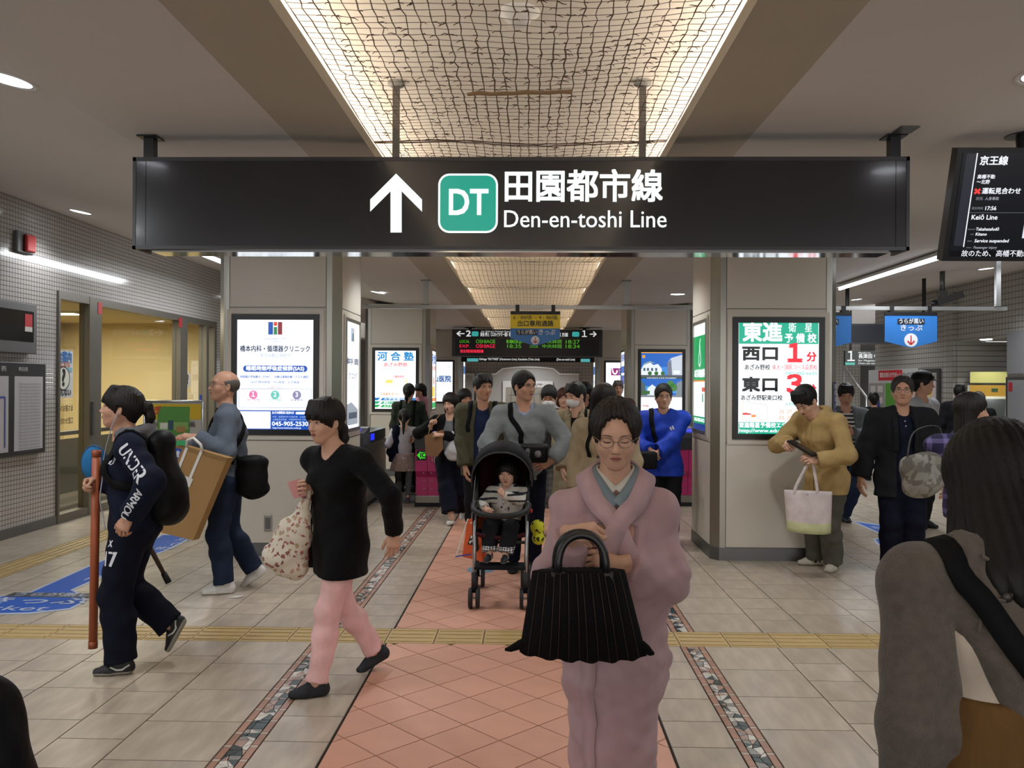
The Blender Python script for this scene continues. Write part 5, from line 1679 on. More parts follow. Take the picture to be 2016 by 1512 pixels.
def npmesh(name, parts, mats, parent):
    """parts: list of (verts, faces(list or array), material index) joined into one smooth mesh, local to the parent"""
    vs, loops, starts, tot, mi = [], [], [], [], []
    o = n = 0
    for v, q, m in parts:
        v = np.asarray(v, float)
        vs.append(v)
        if isinstance(q, np.ndarray):
            k = q.shape[1]
            loops.append((q + o).ravel()); starts.append(n + k * np.arange(len(q))); tot.append(np.full(len(q), k))
            n += k * len(q)
            mi.append(np.full(len(q), m) if np.isscalar(m) else np.asarray(m))
        else:
            for f in q:
                loops.append(np.array(f) + o); starts.append(np.array([n])); tot.append(np.array([len(f)])); n += len(f)
            mi.append(np.full(len(q), m))
        o += len(v)
    vs = np.concatenate(vs); loops = np.concatenate(loops); starts = np.concatenate(starts); tot = np.concatenate(tot); mi = np.concatenate(mi)
    me = bpy.data.meshes.new(name)
    me.vertices.add(len(vs)); me.vertices.foreach_set('co', vs.astype(f32).ravel())
    me.loops.add(len(loops)); me.loops.foreach_set('vertex_index', loops.astype(np.int32))
    me.polygons.add(len(starts)); me.polygons.foreach_set('loop_start', starts.astype(np.int32))
    me.polygons.foreach_set('loop_total', tot.astype(np.int32))
    for m in mats: me.materials.append(m)
    me.polygons.foreach_set('material_index', mi.astype(np.int32))
    me.polygons.foreach_set('use_smooth', np.ones(len(starts), bool))
    me.update(calc_edges=True); me.validate()
    ob = bpy.data.objects.new(name, me)
    COL.objects.link(ob)
    ob.parent = parent
    return ob


def bpart(b, m=0):
    return (np.array([tuple(p) for p in b.v], float), b.f, m)


# ---------------------------------------------------------------- materials of people
def skin_mat(k, col): return M('skin_' + k, col, .52, noise=.04, nscale=30, bump=.04, bscale=180, spec=.35)
SK = {'a': skin_mat('light', 'cfa58e'), 'b': skin_mat('tan', 'b98c73'), 'c': skin_mat('warm', 'c69c84')}
m_lip = M('lips', 'a8605a', .45); m_eyew = M('eye_white', 'd4ccc4', .25); m_iris = M('iris_dark', '1c1412', .15)
def hair_mat(k, col, rough=.42): return M('hair_' + k, col, rough, noise=.25, nscale=60, bump=.4, bscale=90, stretch=(3, 3, .22), spec=.3)
HB = hair_mat('black', '0c0a09'); HG = hair_mat('greying', '5a5450'); HBR = hair_mat('brown_black', '150f0c'); HRED = hair_mat('auburn', '4a221c')
m_spec = M('spectacle_metal', '6a625c', .3, .7)

rotm = lambda ax, deg: np.array(Matrix.Rotation(R(deg), 3, ax))


def ik(a, t, l1, l2, pole):
    a, t = np.asarray(a, float), np.asarray(t, float)
    d = t - a; L = np.linalg.norm(d)
    if L > (l1 + l2) * .998:
        t = a + d / L * (l1 + l2) * .998; d = t - a; L = np.linalg.norm(d)
    u = d / L
    x = (l1 * l1 - l2 * l2 + L * L) / (2 * L)
    hgt = math.sqrt(max(l1 * l1 - x * x, 0))
    p = np.asarray(pole, float); p = p - u * (p @ u)
    return a + u * x + unit(p) * hgt, t


class Person:
    def __init__(s, label, xy, face, H=1.62, fem=False, skin='a', group=None, det=1.0, build=1.0, **pose):
        s.H, s.fem, s.det = H, fem, det
        s.k = H / 1.6
        s.bw = build
        s.root = thing('person', label, 'person', (xy[0], xy[1], 0), R(face), group)
        s.T = Matrix.Translation(s.root.location) @ Matrix.Rotation(R(face), 4, 'Z')
        s.Ti = s.T.inverted()
        s.skin = SK[skin]
        s.pose = pose
        s.parts = []                  # pieces of the body mesh
        s.sd = {}
        g = pose.get
        P_ = nv(*g('pel', (0, 0, 0))) + nv(0, 0, .515 * H + g('drop', 0.0))
        for sg, nm in ((1, 'lf'), (-1, 'rf')):         # lower the pelvis until both feet can reach the ground they stand on
            if g(nm) is not None:
                t = s.loc(g(nm)[0]); dh = math.hypot(t[0] - P_[0], t[1] - P_[1] - sg * .054 * H)
                P_[2] = min(P_[2], t[2] + math.sqrt(max((.449 * H) ** 2 - dh * dh, .01)) + .025 * H)
        ln, sd_ = R(g('lean', 2)), R(g('side', 0))
        u = unit(nv(math.sin(ln), math.sin(sd_), math.cos(ln)))
        tw = R(g('twist', 0))
        Lv = unit(nv(-math.sin(tw), math.cos(tw), 0)); Lv = unit(Lv - u * (Lv @ u))
        ht = R(g('hiptwist', 0)); Lh = nv(-math.sin(ht), math.cos(ht), 0)
        s.P, s.u, s.Lv, s.Lh, s.Fv = P_, u, Lv, Lh, np.cross(Lv, u)
        s.W, s.C, s.Sh, s.Nk = P_ + u * .10 * H, P_ + u * .20 * H, P_ + u * .283 * H, P_ + u * .305 * H
        hs = (.108 if fem else .118) * H * build ** .5
        s.sh = {1: s.Sh + Lv * hs, -1: s.Sh - Lv * hs}
        s.head_c = s.Nk + unit(u + nv(*g('neck', (.12, 0, 0)))) * .112 * H
        s.wr, s.el, s.an, s.kn, s.hj, s.ft = {}, {}, {}, {}, {}, {}
        for sg, nm in ((1, 'lh'), (-1, 'rh')):
            t = g(nm)
            t = s.loc(t) if t is not None else s.sh[sg] + nv(.03, sg * .05, -.315 * H)
            s.el[sg], s.wr[sg] = ik(s.sh[sg], t, .178 * H, .150 * H, g(nm + 'p', (-1, sg * .5, -.2)))
        for sg, nm in ((1, 'lf'), (-1, 'rf')):
            s.hj[sg] = P_ + Lh * sg * .054 * H + nv(0, 0, -.025 * H)
            t = g(nm); ft = {'pitch': 0, 'yaw': sg * 7}
            if t is None: t = nv(P_[0] * .3, sg * .085, .045 * H)
            else:
                ft.update(t[1]); t = s.loc(t[0])
            s.kn[sg], s.an[sg] = ik(s.hj[sg], t, .2255 * H, .2255 * H, g(nm + 'p', (1, sg * .12, 0)))
            s.ft[sg] = ft

    def loc(s, t):
        """('px', px, py, Y) -> local point; 3-tuples are local already"""
        if t[0] == 'px':
            return np.array(s.Ti @ at(*t[1:]))
        if t[0] == 'g':                       # ankle above the floor point seen at the pixel
            return np.array(s.Ti @ fl(*t[1:])) + nv(0, 0, .045 * s.H)
        return nv(*t)

    def relax(s, *sides, curl=(20, 24, 15), **k):
        for sg in sides or (1, -1): s.hand(sg, unit(unit(s.wr[sg] - s.el[sg]) + nv(.15, 0, -.4)), (.25, sg, 0), curl=curl, **k)

    def w(s, p): return s.T @ V(p)

    def grid(s, lo, hi, vox):
        return SDF(lo, hi, vox)

    def bounds(s, pts, m):
        a = np.array(pts); return a.min(0) - m, a.max(0) + m

    # ---- limbs as prims on a field
    def torso(s, S_, g=0.0, k=.05, loose=0.0):
        c = s.k; b = s.bw
        hipw = (.150 if s.fem else .140) * c * b; chw = (.130 if s.fem else .150) * c * b
        S_.econe(s.P - s.u * .02 * c, s.W, (hipw + g, .105 * c * b + g), (.118 * c * b + g + loose, .092 * c * b + g + loose), s.Lh, k)
        S_.econe(s.W, s.C, (.118 * c * b + g + loose, .092 * c * b + g + loose), (chw + g, .104 * c * b + g), s.Lv, k)
        S_.econe(s.C, s.Sh - s.u * .03 * c, (chw + g, .104 * c * b + g), (chw * .86 + g, .070 * c * b + g), s.Lv, k)
        S_.cone(s.sh[1] - s.u * .012, s.sh[-1] - s.u * .012, .047 * c + g, .047 * c + g, k)
        for sg in (1, -1):
            S_.cone(s.Nk + s.u * .01 + s.Lv * sg * .03 * c, s.sh[sg] * .75 + s.Nk * .25 - s.u * .012, .040 * c + g * .6, .034 * c + g, .03)
            if s.fem:
                S_.ell(s.C + s.Fv * .062 * c * b + s.Lv * sg * .062 * c - s.u * .005, (.062 * c + g, .062 * c + g, .060 * c + g), .03)
        return S_

    def arm(s, S_, sg, g=0.0, k=.03, upto=1.0, loose=0.0):
        c = s.k
        S_.cone(s.sh[sg] - s.u * .015, s.el[sg], .050 * c + g, .037 * c + g + loose * .5, k)
        e = s.el[sg] + (s.wr[sg] - s.el[sg]) * upto
        S_.cone(s.el[sg], e, .037 * c + g + loose * .5, .026 * c + g + loose, k)
        return S_

    def leg(s, S_, sg, g=0.0, k=.03, flare=0.0, upto=1.0):
        c = s.k * s.bw ** .5
        hj = s.hj[sg]
        S_.cone(hj + s.Lh * sg * .006 * s.H, s.kn[sg], .082 * c + g, .052 * c + g + flare * .5, k)
        m = s.kn[sg] + (s.an[sg] - s.kn[sg]) * .35
        e = s.kn[sg] + (s.an[sg] - s.kn[sg]) * upto
        S_.cone(s.kn[sg], m - nv(.01, 0, 0), .051 * c + g + flare * .5, .050 * c + g + flare * .6, k)
        S_.cone(m - nv(.01, 0, 0), e, .050 * c + g + flare * .6, .036 * c + g + flare, k)
        return S_

    def all_pts(s):
        return [s.P, s.Nk, *s.sh.values(), *s.el.values(), *s.wr.values(), *s.kn.values(), *s.an.values(), *s.hj.values()]

    def body(s, legs=True, vox=.013):
        lo, hi = s.bounds(s.all_pts(), .17)
        S_ = SDF(lo, hi, vox)
        s.torso(S_)
        for sg in (1, -1):
            s.arm(S_, sg)
            if legs == 'slim': S_.cone(s.P + s.Lh * sg * .05, s.an[sg], .075, .036, .03)
            elif legs: s.leg(S_, sg)
        S_.cone(s.Sh, s.head_c - s.u * .04, .052 * s.k, .05 * s.k, .03)
        s.parts.append((*S_.mesh(), 0))
        return s

    # ---- head
    def head(s, yaw=0, pitch=0, roll=0, hair='short', hm=None, closed=False, old=0.0, vox=.0052, child=1.0, mask=False, glasses=None, brow=1.0, hair_kw={}):
        c = s.k ** .5 * (0.97 if s.fem else 1.0) * child
        Rm = rotm('Z', yaw) @ rotm('Y', pitch) @ rotm('X', roll)
        if 'twist' in s.pose: Rm = rotm('Z', s.pose['twist'] * .0) @ Rm
        s.hR, s.hc, s.hs = Rm, s.head_c, c
        tow = lambda v: (np.asarray(v) * c) @ Rm.T + s.head_c
        s.tow = tow
        S_ = SDF((-.125, -.105, -.20), (.135, .105, .135), vox)
        S_.ell((-.012, 0, .03), (.097, .075, .084), .02)
        S_.ell((.022, 0, -.03), (.066, .060, .084), .03)
        jw = .013 if s.fem else .017
        for sg in (1, -1):
            S_.cone((-.002, sg * .050, -.050), (.050, sg * jw, -.095), .020, .017, .025)
            S_.ell((.050, sg * .036, -.030), (.030, .026, .026), .02)
        S_.ell((.055, 0, -.094), (.026, .022, .020), .02)
        S_.cone((.072, -.034, .024), (.072, .034, .024), .012, .012, .02)
        S_.ell((.071, 0, -.062), (.020, .029, .022), .015)
        for sg in (1, -1):
            S_.ell((.096, sg * .031, .002), (.018, .019, .010), .012, True)
            S_.ell((.0695, sg * .031, .000), (.0135, .0165, .0115), .006)
        S_.cone((.080, 0, .012), (.1005, 0, -.030), .0085, .0115, .012)
        S_.ell((.106, 0, -.032), (.0085, .0095, .0085), .008)
        for sg in (1, -1):
            S_.ell((.092, sg * .0125, -.036), (.010, .0075, .0075), .007)
            S_.ell((-.008, sg * .0775, -.012), (.018, .009, .031), .006, rot=rotm('Z', -sg * 22))
            S_.ell((-.004, sg * .084, -.008), (.010, .005, .019), .004, True, rot=rotm('Z', -sg * 22))
        S_.cone((-.022, 0, -.06), (-.03, 0, -.20), .05, .052, .03)
        if old:
            for sg in (1, -1): S_.cone((.088, sg * .022, -.042), (.072, sg * .036, -.075), .0035, .003, .006, True)
        v, q = S_.mesh(1)
        s.parts.append((tow(v), q, 0))
        # eyes, brows, lips sit on the face surface
        for sg in (1, -1):
            y0, z0 = sg * .031, .0015
            fx = S_.surf(y0, z0, .08)
            b = B()
            if not closed:
                b.ell((fx - .0015, y0, z0 - .0005), (.0036, .0125, .0048), 0, 12, 8)
                s.parts.append((tow(bpart(b)[0]), b.f, 2))
                b = B(); b.ell((fx + .0008, y0 + .0005 * sg, z0 - .0003), (.0024, .0056, .0052), 0, 10, 8)
                s.parts.append((tow(bpart(b)[0]), b.f, 3))
            b = B()
            zz = [(-.0145, -.0006), (-.008, .0042), (0, .0058), (.008, .0046), (.0150, .0004)] if not closed else [(-.0145, -.002), (-.008, -.0052), (0, -.0064), (.008, -.0052), (.0150, -.001)]
            pts = [(S_.surf(y0 + dy * sg, z0 + dz, .08) + .0012, y0 + dy * sg, z0 + dz) for dy, dz in zz]
            b.tube(pts, [.0008, .0017, .0019, .0018, .0009], 5)
            # brow
            zb = .0215
            pts = [(S_.surf(y0 + dy * sg, zb + dz, .085) + .0006, y0 + dy * sg, zb + dz) for dy, dz in ((-.017, -.002), (-.008, .0015), (.004, .0025), (.013, .0005), (.020, -.0045))]
            b.tube(pts, [.0016 * brow, .0030 * brow, .0028 * brow, .0022 * brow, .0009], 5)
            s.parts.append((tow(bpart(b)[0]), b.f, 1))
        b = B()
        zl = -.0605
        b.tube([(S_.surf(y, zl + dz, .09) + .0004, y, zl + dz) for y, dz in ((-.021, -.001), (-.012, .0022), (-.004, .0036), (0, .0028), (.004, .0036), (.012, .0022), (.021, -.001))], [.001, .0026, .0034, .0032, .0034, .0026, .001], 6)
        b.tube([(S_.surf(y, zl - .0065 + dz, .09) + .0004, y, zl - .0065 + dz) for y, dz in ((-.017, .003), (-.009, .0), (0, -.001), (.009, .0), (.017, .003))], [.001, .0034, .0042, .0034, .001], 6)
        s.parts.append((tow(bpart(b)[0]), b.f, 4))
        b = B(); b.tube([(S_.surf(y, zl - .0025, .09) + .0020, y, zl - .0025 + dz) for y, dz in ((-.020, 0), (-.01, .0006), (0, 0), (.01, .0006), (.020, 0))], [.0006, .0010, .0010, .0010, .0006], 4)
        s.parts.append((tow(bpart(b)[0]), b.f, 1))
        s.hmat = hm or HB
        s.faceS = S_
        if glasses:
            b = B()
            gx = [S_.surf(0, .006, .09) + .004]
            for sg in (1, -1):
                ring = []
                for k in range(17):
                    a = 2 * math.pi * k / 16
                    ring.append((gx[0] - .001 - .006 * abs(math.cos(a)) * (1 if math.cos(a) * sg > 0 else .2), sg * .033 + .0245 * math.cos(a), -.001 + .0185 * math.sin(a)))
                b.tube(ring, .0013, 5, cap=False)
                b.tube([(gx[0] - .008, sg * .057, .004), (.05, sg * .078, .006), (-.005, sg * .083, .003), (-.018, sg * .082, -.01)], .0013, 5)
            b.tube([(gx[0], -.0095, .002), (gx[0] + .002, 0, .004), (gx[0], .0095, .002)], .0013, 5)
            npmesh('glasses', [(tow(bpart(b)[0]), b.f, 0)], [glasses], s.root)
        if mask:
            Mk = SDF((.0, -.1, -.14), (.15, .1, .03), .005)
            Mk.ell((.045, 0, -.052), (.062, .066, .058), .01); Mk.ell((.085, 0, -.045), (.034, .03, .036), .02); Mk.cone((.10, 0, -.012), (.1, 0, -.05), .012, .02, .02)
            Mk.plane((.02, 0, 0), (-1, 0, 0)); Mk.plane((.08, 0, -.016), (0, 0, 1)); Mk.plane((.05, 0, -.106), (0, 0, -1))
            v, q = Mk.mesh(1)
            b = B()
            for sg in (1, -1):
                for z in (-.022, -.09): b.tube([(.03, sg * .062, z), (-.004, sg * .08, z * .5 - .01), (-.02, sg * .08, -.012)], .0016, 4)
            npmesh('face_mask', [(tow(v), q, 0), (tow(bpart(b)[0]), b.f, 0)], [M('mask_white', 'd6d6d8', .8, bump=.2, bscale=40, stretch=(1, 1, 6))], s.root)
        if hair: s.hair(hair, **hair_kw)
        return s

    def hair(s, style, vox=.006, length=.12, tie=None, tail=None, fringe=.030, vol=0.0, wide=0.0, wave=.0022, fore=0.0):
        S_ = SDF((-.20, -.16, -.36 if style in ('long', 'bob', 'pony') else -.17), (.15, .16, .16), vox)
        t = .014 + vol
        if style == 'bald':
            S_.ell((-.016, 0, .018), (.100, .0805, .080), .01)
            S_.ell((.02, 0, .085), (.115, .085, .082), .01, True); S_.plane((.012, 0, 0), (1, 0, -.35)); S_.plane((0, 0, -.075), (.35, 0, -1))
            S_.cone((.03, -.1, -.03), (.03, .1, -.03), .034, .034, .01, True)
        else:
            S_.ell((-.014, 0, .036), (.098 + t, .076 + t, .085 + t), .02)
            if style in ('short', 'crop'):
                S_.cone((-.05, 0, .0), (-.055, 0, -.055), .060, .048, .03)
                for sg in (1, -1): S_.cone((.008, sg * .076, .02), (.012, sg * .076, -.018), .009, .005, .01)
                S_.ell((.085, 0, -.058), (.062, .074, .112 + .0), .01, True)
                S_.ell((.115, 0, -.02 + fore * .5), (.05 + fore * .6, .056 + fore * .3, fringe + .048 + fore * .5), .01, True)
                for sg in (1, -1): S_.ell((-.004, sg * .092, -.022), (.026, .026, .040), .008, True)
                if style == 'short':
                    for i in range(9):
                        a = R(-64 + 16 * i); S_.cone((.045 * math.cos(a) + .01, .06 * math.sin(a), .112), (.085 * math.cos(a) + .016, .074 * math.sin(a), .052 + .012 * ((i * 7) % 3)), .018, .008, .012)
                S_.plane((-.05, 0, -.088), (.15, 0, -1))
            elif style in ('bob', 'long', 'pony'):
                if style != 'pony':
                    S_.econe((-.03, 0, .02), (-.035, 0, -length), (.093 + t * .5, .085), (.088 + t + wide, .060 + t + wide * .5), (0, 1, 0), .03)
                else:
                    S_.cone((-.06, 0, 0), (-.055, 0, -.055), .060, .040, .03)
                    for sg in (1, -1): S_.cone((.01, sg * .078, .02), (.014, sg * .076, -.03), .012, .006, .01)
                S_.ell((.105, 0, -.055), (.094, .078 if style == 'pony' else .060, .055 + fringe), .012, True)
                S_.cone((.06, 0, -.09), (.03, 0, -.3), .06, .05, .02, True)
                if style == 'pony':
                    for sg in (1, -1): S_.ell((-.004, sg * .094, -.024), (.020, .024, .036), .008, True)
                    t0 = np.array(tie or (-.108, 0, .02)); pts = [t0 + np.array(p) for p in (tail or ((-.03, 0, .005), (-.05, 0, -.05), (-.045, 0, -.12)))]
                    pr, rr = t0, .018
                    for i, p in enumerate(pts):
                        r2 = (.028, .026, .012, .008)[min(i, 3)]; S_.cone(pr, p, rr, r2, .015); pr, rr = p, r2
                for i in range(7):
                    a = R(-54 + 18 * i)
                    if style == 'pony' and fringe < .03 or fringe < .02: S_.cone((.04 * math.cos(a) + .02, .058 * math.sin(a), .11), (.078 * math.cos(a) + .024, .070 * math.sin(a), .05 if i % 2 else .030), .017, .010, .014)
        S_.d += (wave * np.sin(np.arctan2(S_.ax[1][None, :, None], S_.ax[0][:, None, None] + .02) * 34 + 9 * S_.ax[2][None, None, :])).astype(f32)
        v, q = S_.mesh()
        npmesh('hair', [(s.tow(v), q, 0)], [s.hmat], s.root)
        s.hairS = S_

    # ---- hands
    def hand(s, sg, fdir, back, curl=(18, 22, 14), thumb=0.0, spread=1.0, vox=.0046, point=False):
        c = s.k * (.94 if s.fem else 1.0)
        fa = unit(s.wr[sg] - s.el[sg]); x = unit(fdir); ca = float(x @ fa)
        if ca < math.cos(R(48)):            # a wrist bends no further than this
            pr_ = x - fa * ca; x = unit(fa * math.cos(R(48)) + unit(pr_) * math.sin(R(48)))
        z = np.asarray(back, float); z = unit(z - x * (z @ x)); y = np.cross(z, x)
        Rm = np.stack([x, y, z], 1)
        S_ = SDF((-.05, -.075, -.09), (.20, .075, .05), vox)
        th = -sg                        # thumb side: right hand (sg = -1) -> +y
        base = [(.030, .084), (.0105, .088), (-.0095, .084), (-.0275, .076)]
        lens = [(.041, .025, .019), (.046, .029, .020), (.042, .027, .019), (.033, .020, .017)]
        S_.econe((.012, 0, 0), (.072, .001 * th, .001), (.026, .014), (.037, .0135), (0, 1, 0), .012)
        S_.cone((-.04, 0, 0), (.012, 0, 0), .0245, .023, .02)
        for i, ((yk, xk), L3) in enumerate(zip(base, lens)):
            p = nv(xk - .012, yk * th, .001); ang = 0.0
            S_.cone((.03, yk * .8 * th, 0), p, .0125, .0112, .010)
            yaw = (.10, .03, -.04, -.12)[i] * spread * th
            r0 = (.0092, .0094, .0090, .0078)[i]
            for j, L in enumerate(L3):
                cj = curl[j] * ((.35 if point and i == 0 else 1.0) + .08 * i)
                ang += R(cj)
                d = nv(math.cos(ang), math.sin(yaw) * math.cos(ang), -math.sin(ang))
                q2 = p + unit(d) * L
                S_.cone(p, q2, r0 - .0006 * j, r0 - .0006 * (j + 1), .0035)
                p = q2
        t0, t1 = nv(.018, .022 * th, -.006), nv(.048, (.046 - .012 * thumb) * th, -.016 - .012 * thumb)
        t2 = t1 + nv(.026, (.010 - .022 * thumb) * th, -.008 - .010 * thumb); t3 = t2 + nv(.020, (.002 - .012 * thumb) * th, -.005 - .006 * thumb)
        S_.cone(t0, t1, .0155, .0118, .01); S_.cone(t1, t2, .0112, .0100, .004); S_.cone(t2, t3, .0100, .0080, .004)
        v, q = S_.mesh(1)
        s.parts.append(((v * c) @ Rm.T + s.wr[sg], q, 0))
        return lambda p: (np.asarray(p) * c) @ Rm.T + s.wr[sg]

    def finish(s):
        npmesh('body', s.parts, [s.skin, s.hmat, m_eyew, m_iris, m_lip], s.root)
        return s

    # ---- garments
    def top(s, name, m, g=.016, hem=-.10, sleeve=.97, sg_cut=(1, -1), open_=None, vneck=None, loose=.004, fold=.004, vox=.0095, collar=None, hood=False, seed=1.0,
            neckr=.058, skirt=None, mi=None, mats=None, extra=None, sl_loose=.006, label=None, thin=False, openz=None):
        pts = [s.P + nv(0, 0, min(hem, 0) - .02), s.Nk, *s.sh.values(), *s.el.values()] + [s.el[q] + (s.wr[q] - s.el[q]) * sleeve for q in (1, -1)]
        lo, hi = s.bounds(pts, .17 + g + (.08 if skirt else 0))
        lo[2] = s.P[2] + hem - .04; hi[2] = max(s.Nk[2] + .13, hi[2] - .1)
        S_ = SDF(lo, hi, vox * s.det)
        s.torso(S_, g, loose=loose)
        if hem < -.06:
            b0 = (.150 if s.fem else .142) * s.k * s.bw
            fl_ = skirt or 0.0
            e = nv(s.P[0], s.P[1], s.P[2] + hem - .05)
            if hem < -.12:
                for q in (1, -1):
                    tq = min(1.0, (-hem + .06 - .025 * s.H) / (.236 * s.H)); S_.cone(s.hj[q], s.hj[q] + (s.kn[q] - s.hj[q]) * tq, .085 * s.k * s.bw ** .5 + g, .075 * s.k * s.bw ** .5 + g + fl_, .06)
            S_.econe(s.W - s.u * .03, e, (b0 * .9 + g, .098 * s.k * s.bw + g), (b0 + g + fl_, .112 * s.k * s.bw + g + fl_), s.Lh, .04)
        if sleeve > 0:
            for q in (1, -1): s.arm(S_, q, g, upto=sleeve, loose=sl_loose)
        if collar:
            for i in range(13):
                a = R(-150 + 25 * i)
                if collar == 'open' and abs(a) < R(38): continue
                if i:
                    a0 = R(-150 + 25 * (i - 1))
                    if collar == 'open' and abs(a0) < R(38): continue
                    p0, p1 = (s.Nk + s.u * (.012 + .02 * (1 - math.cos(t_)) / 2) + s.Fv * (.062 * math.cos(t_) * s.k + .004) + s.Lv * .062 * math.sin(t_) * s.k for t_ in (a0, a))
                    S_.cone(p0, p1, .017, .017, .012)
        if hood:
            for i in range(11):
                a = R(60 + 24 * i)
                if i:
                    a0 = R(60 + 24 * (i - 1))
                    p0, p1 = (s.Nk + s.u * (.0 + .035 * (1 - math.cos(t_)) / 2) + s.Fv * (.080 * math.cos(t_) * s.k - .012) + s.Lv * .085 * math.sin(t_) * s.k for t_ in (a0, a))
                    S_.cone(p0, p1, .030, .030, .02)
            S_.ell(s.Nk - s.Fv * .085 * s.k - s.u * .04, (.075, .085, .085), .04)
        if extra: extra(S_)
        if fold: S_.fold(fold, seed)
        S_.plane(nv(0, 0, s.P[2] + hem), nv(0, 0, -1))
        if sleeve > 0:
            for q in sg_cut:
                e = s.el[q] + (s.wr[q] - s.el[q]) * sleeve
                d = unit(s.wr[q] - s.el[q])
                sl, X, Y, Z = S_.reg(e - .07, e + .07, 0)
                dd = (X - f32(e[0])) * f32(d[0]) + (Y - f32(e[1])) * f32(d[1]) + (Z - f32(e[2])) * f32(d[2])
                pp = (X - f32(e[0])) ** 2 + (Y - f32(e[1])) ** 2 + (Z - f32(e[2])) ** 2 - dd * dd
                sub = S_.d[sl]; S_.d[sl] = np.maximum(sub, np.where((dd > 0) & (pp < f32((.034 * s.k + g + sl_loose) ** 2)), dd, sub))
        S_.cone(s.Nk - s.u * .012, s.Nk + s.u * .2, neckr * s.k, neckr * s.k * 1.06, .01, True)
        S_.cone(s.Nk + s.Fv * .03, s.Nk + s.Fv * .05 + s.u * .14, neckr * s.k * .9, neckr * s.k, .01, True)
        if vneck:
            n0 = s.Nk + s.Fv * .09 * s.k
            tip = s.Nk + s.Fv * (.125 * s.k * s.bw + g) - s.u * vneck
            S_.cone(n0 + s.u * .04, tip, .052 * s.k, .004, .01, True)
        if open_:
            zt, zb = s.Nk + s.u * .06, s.P + nv(0, 0, hem - .1)
            w0, w1 = open_
            zb2 = zb if openz is None else s.P + s.u * openz
            S_.econe(zt + s.Fv * .17, zb2 + s.Fv * .17, (w0, .16), (w1, .16), s.Lv, .01, True)
        v, q = S_.mesh()
        ms = mats or [m]
        idx = 0
        if mi is not None:
            cen = v[q].mean(1); idx = mi(cen, s)
        o = npmesh(name, [(v, q, idx)], ms, s.root)
        if label: o['label'] = label
        s.sd[name] = S_
        s.topS = S_
        return s

    def pants(s, name, m, g=.014, flare=.012, upto=.96, fold=.004, vox=.0095, seed=2.0, topz=.10, mats=None, mi=None, label=None):
        pts = [s.P + nv(0, 0, .1), *s.kn.values(), *s.an.values(), *s.hj.values()]
        lo, hi = s.bounds(pts, .16 + g); lo[2] = min(s.an[1][2], s.an[-1][2]) - .10
        S_ = SDF(lo, hi, vox * s.det)
        c = s.k * s.bw
        S_.econe(s.P - nv(0, 0, .03), s.W, ((.150 if s.fem else .140) * c + g, .108 * c + g), (.122 * c + g, .095 * c + g), s.Lh, .04)
        for q in (1, -1): s.leg(S_, q, g, flare=flare, upto=upto)
        if fold:
            S_.fold(fold, seed)
        S_.plane(s.P + nv(0, 0, topz), nv(0, 0, 1))
        for q in (1, -1):
            e = s.kn[q] + (s.an[q] - s.kn[q]) * upto; d = unit(s.an[q] - s.kn[q])
            sl, X, Y, Z = S_.reg(e - .11, e + .11, 0)
            dd = (X - f32(e[0])) * f32(d[0]) + (Y - f32(e[1])) * f32(d[1]) + (Z - f32(e[2])) * f32(d[2])
            sub = S_.d[sl]; S_.d[sl] = np.maximum(sub, np.where(dd > 0, dd, sub))
        v, q = S_.mesh()
        idx = mi(v[q].mean(1), s) if mi else 0
        o = npmesh(name, [(v, q, idx)], mats or [m], s.root)
        if label: o['label'] = label
        s.sd[name] = S_
        return s

    def foot(s, sg, mat_up, mat_sole, kind='sneaker', vox=.0068, mark=None, L=None, laces=None):
        c = s.k * (.93 if s.fem else 1.0)
        S_ = SDF((-.10, -.065, -.012), (.20, .065, .12), vox)
        S_.econe((-.045, 0, .030), (.06, 0, .026), (.034, .032), (.041, .026), (0, 1, 0), .02); S_.econe((.06, 0, .026), (.135, -.006 * sg, .022), (.041, .026), (.032, .020), (0, 1, 0), .02)
        if kind != 'pump':
            S_.cone((-.035, 0, .05), (-.025, 0, .095), .036, .038, .03); S_.cone((.0, 0, .075), (.085, 0, .035), .028, .022, .03)
        S_.econe((-.05, 0, .012), (.06, 0, .012), (.038, .014), (.044, .014), (0, 1, 0), .006); S_.econe((.06, 0, .012), (.14, -.006 * sg, .012), (.044, .014), (.033, .014), (0, 1, 0), .006)
        S_.plane((0, 0, 0), (0, 0, -1), .004)
        if kind == 'pump': S_.cone((-.02, 0, .075), (.055, 0, .075), .036, .034, .008, True)
        else: S_.plane((0, 0, .098), (.1, 0, 1))
        v, q = S_.mesh(1)
        f = s.ft[sg]
        Rm = rotm('Z', f['yaw']) @ rotm('Y', f['pitch'])
        a = s.an[sg]
        off = nv(.0, 0, -.045 * s.H)
        tow = lambda p: (np.asarray(p) * c + off * nv(0, 0, 1) + nv(.0, 0, 0)) @ Rm.T + a
        cen = v[q].mean(1)
        idx = (cen[:, 2] < .021).astype(int)
        ps = [(tow(v), q, idx)]
        if mark is not None:
            for sy in (1, -1):
                b = B()
                for line, r in mark: b.tube([(x, sy * .0, z) for x, z in line], r, 5)
                vv = np.array([tuple(p) for p in b.v]); pr, _ = S_.proj(np.column_stack([vv[:, 0], np.full(len(vv), sy * .045), vv[:, 2]]), .001)
                off2 = (vv[:, 1] * 0)
                pr = pr + np.column_stack([0 * off2, (vv[:, 1]) * .6, 0 * off2])
                ps.append((tow(pr), b.f, 2))
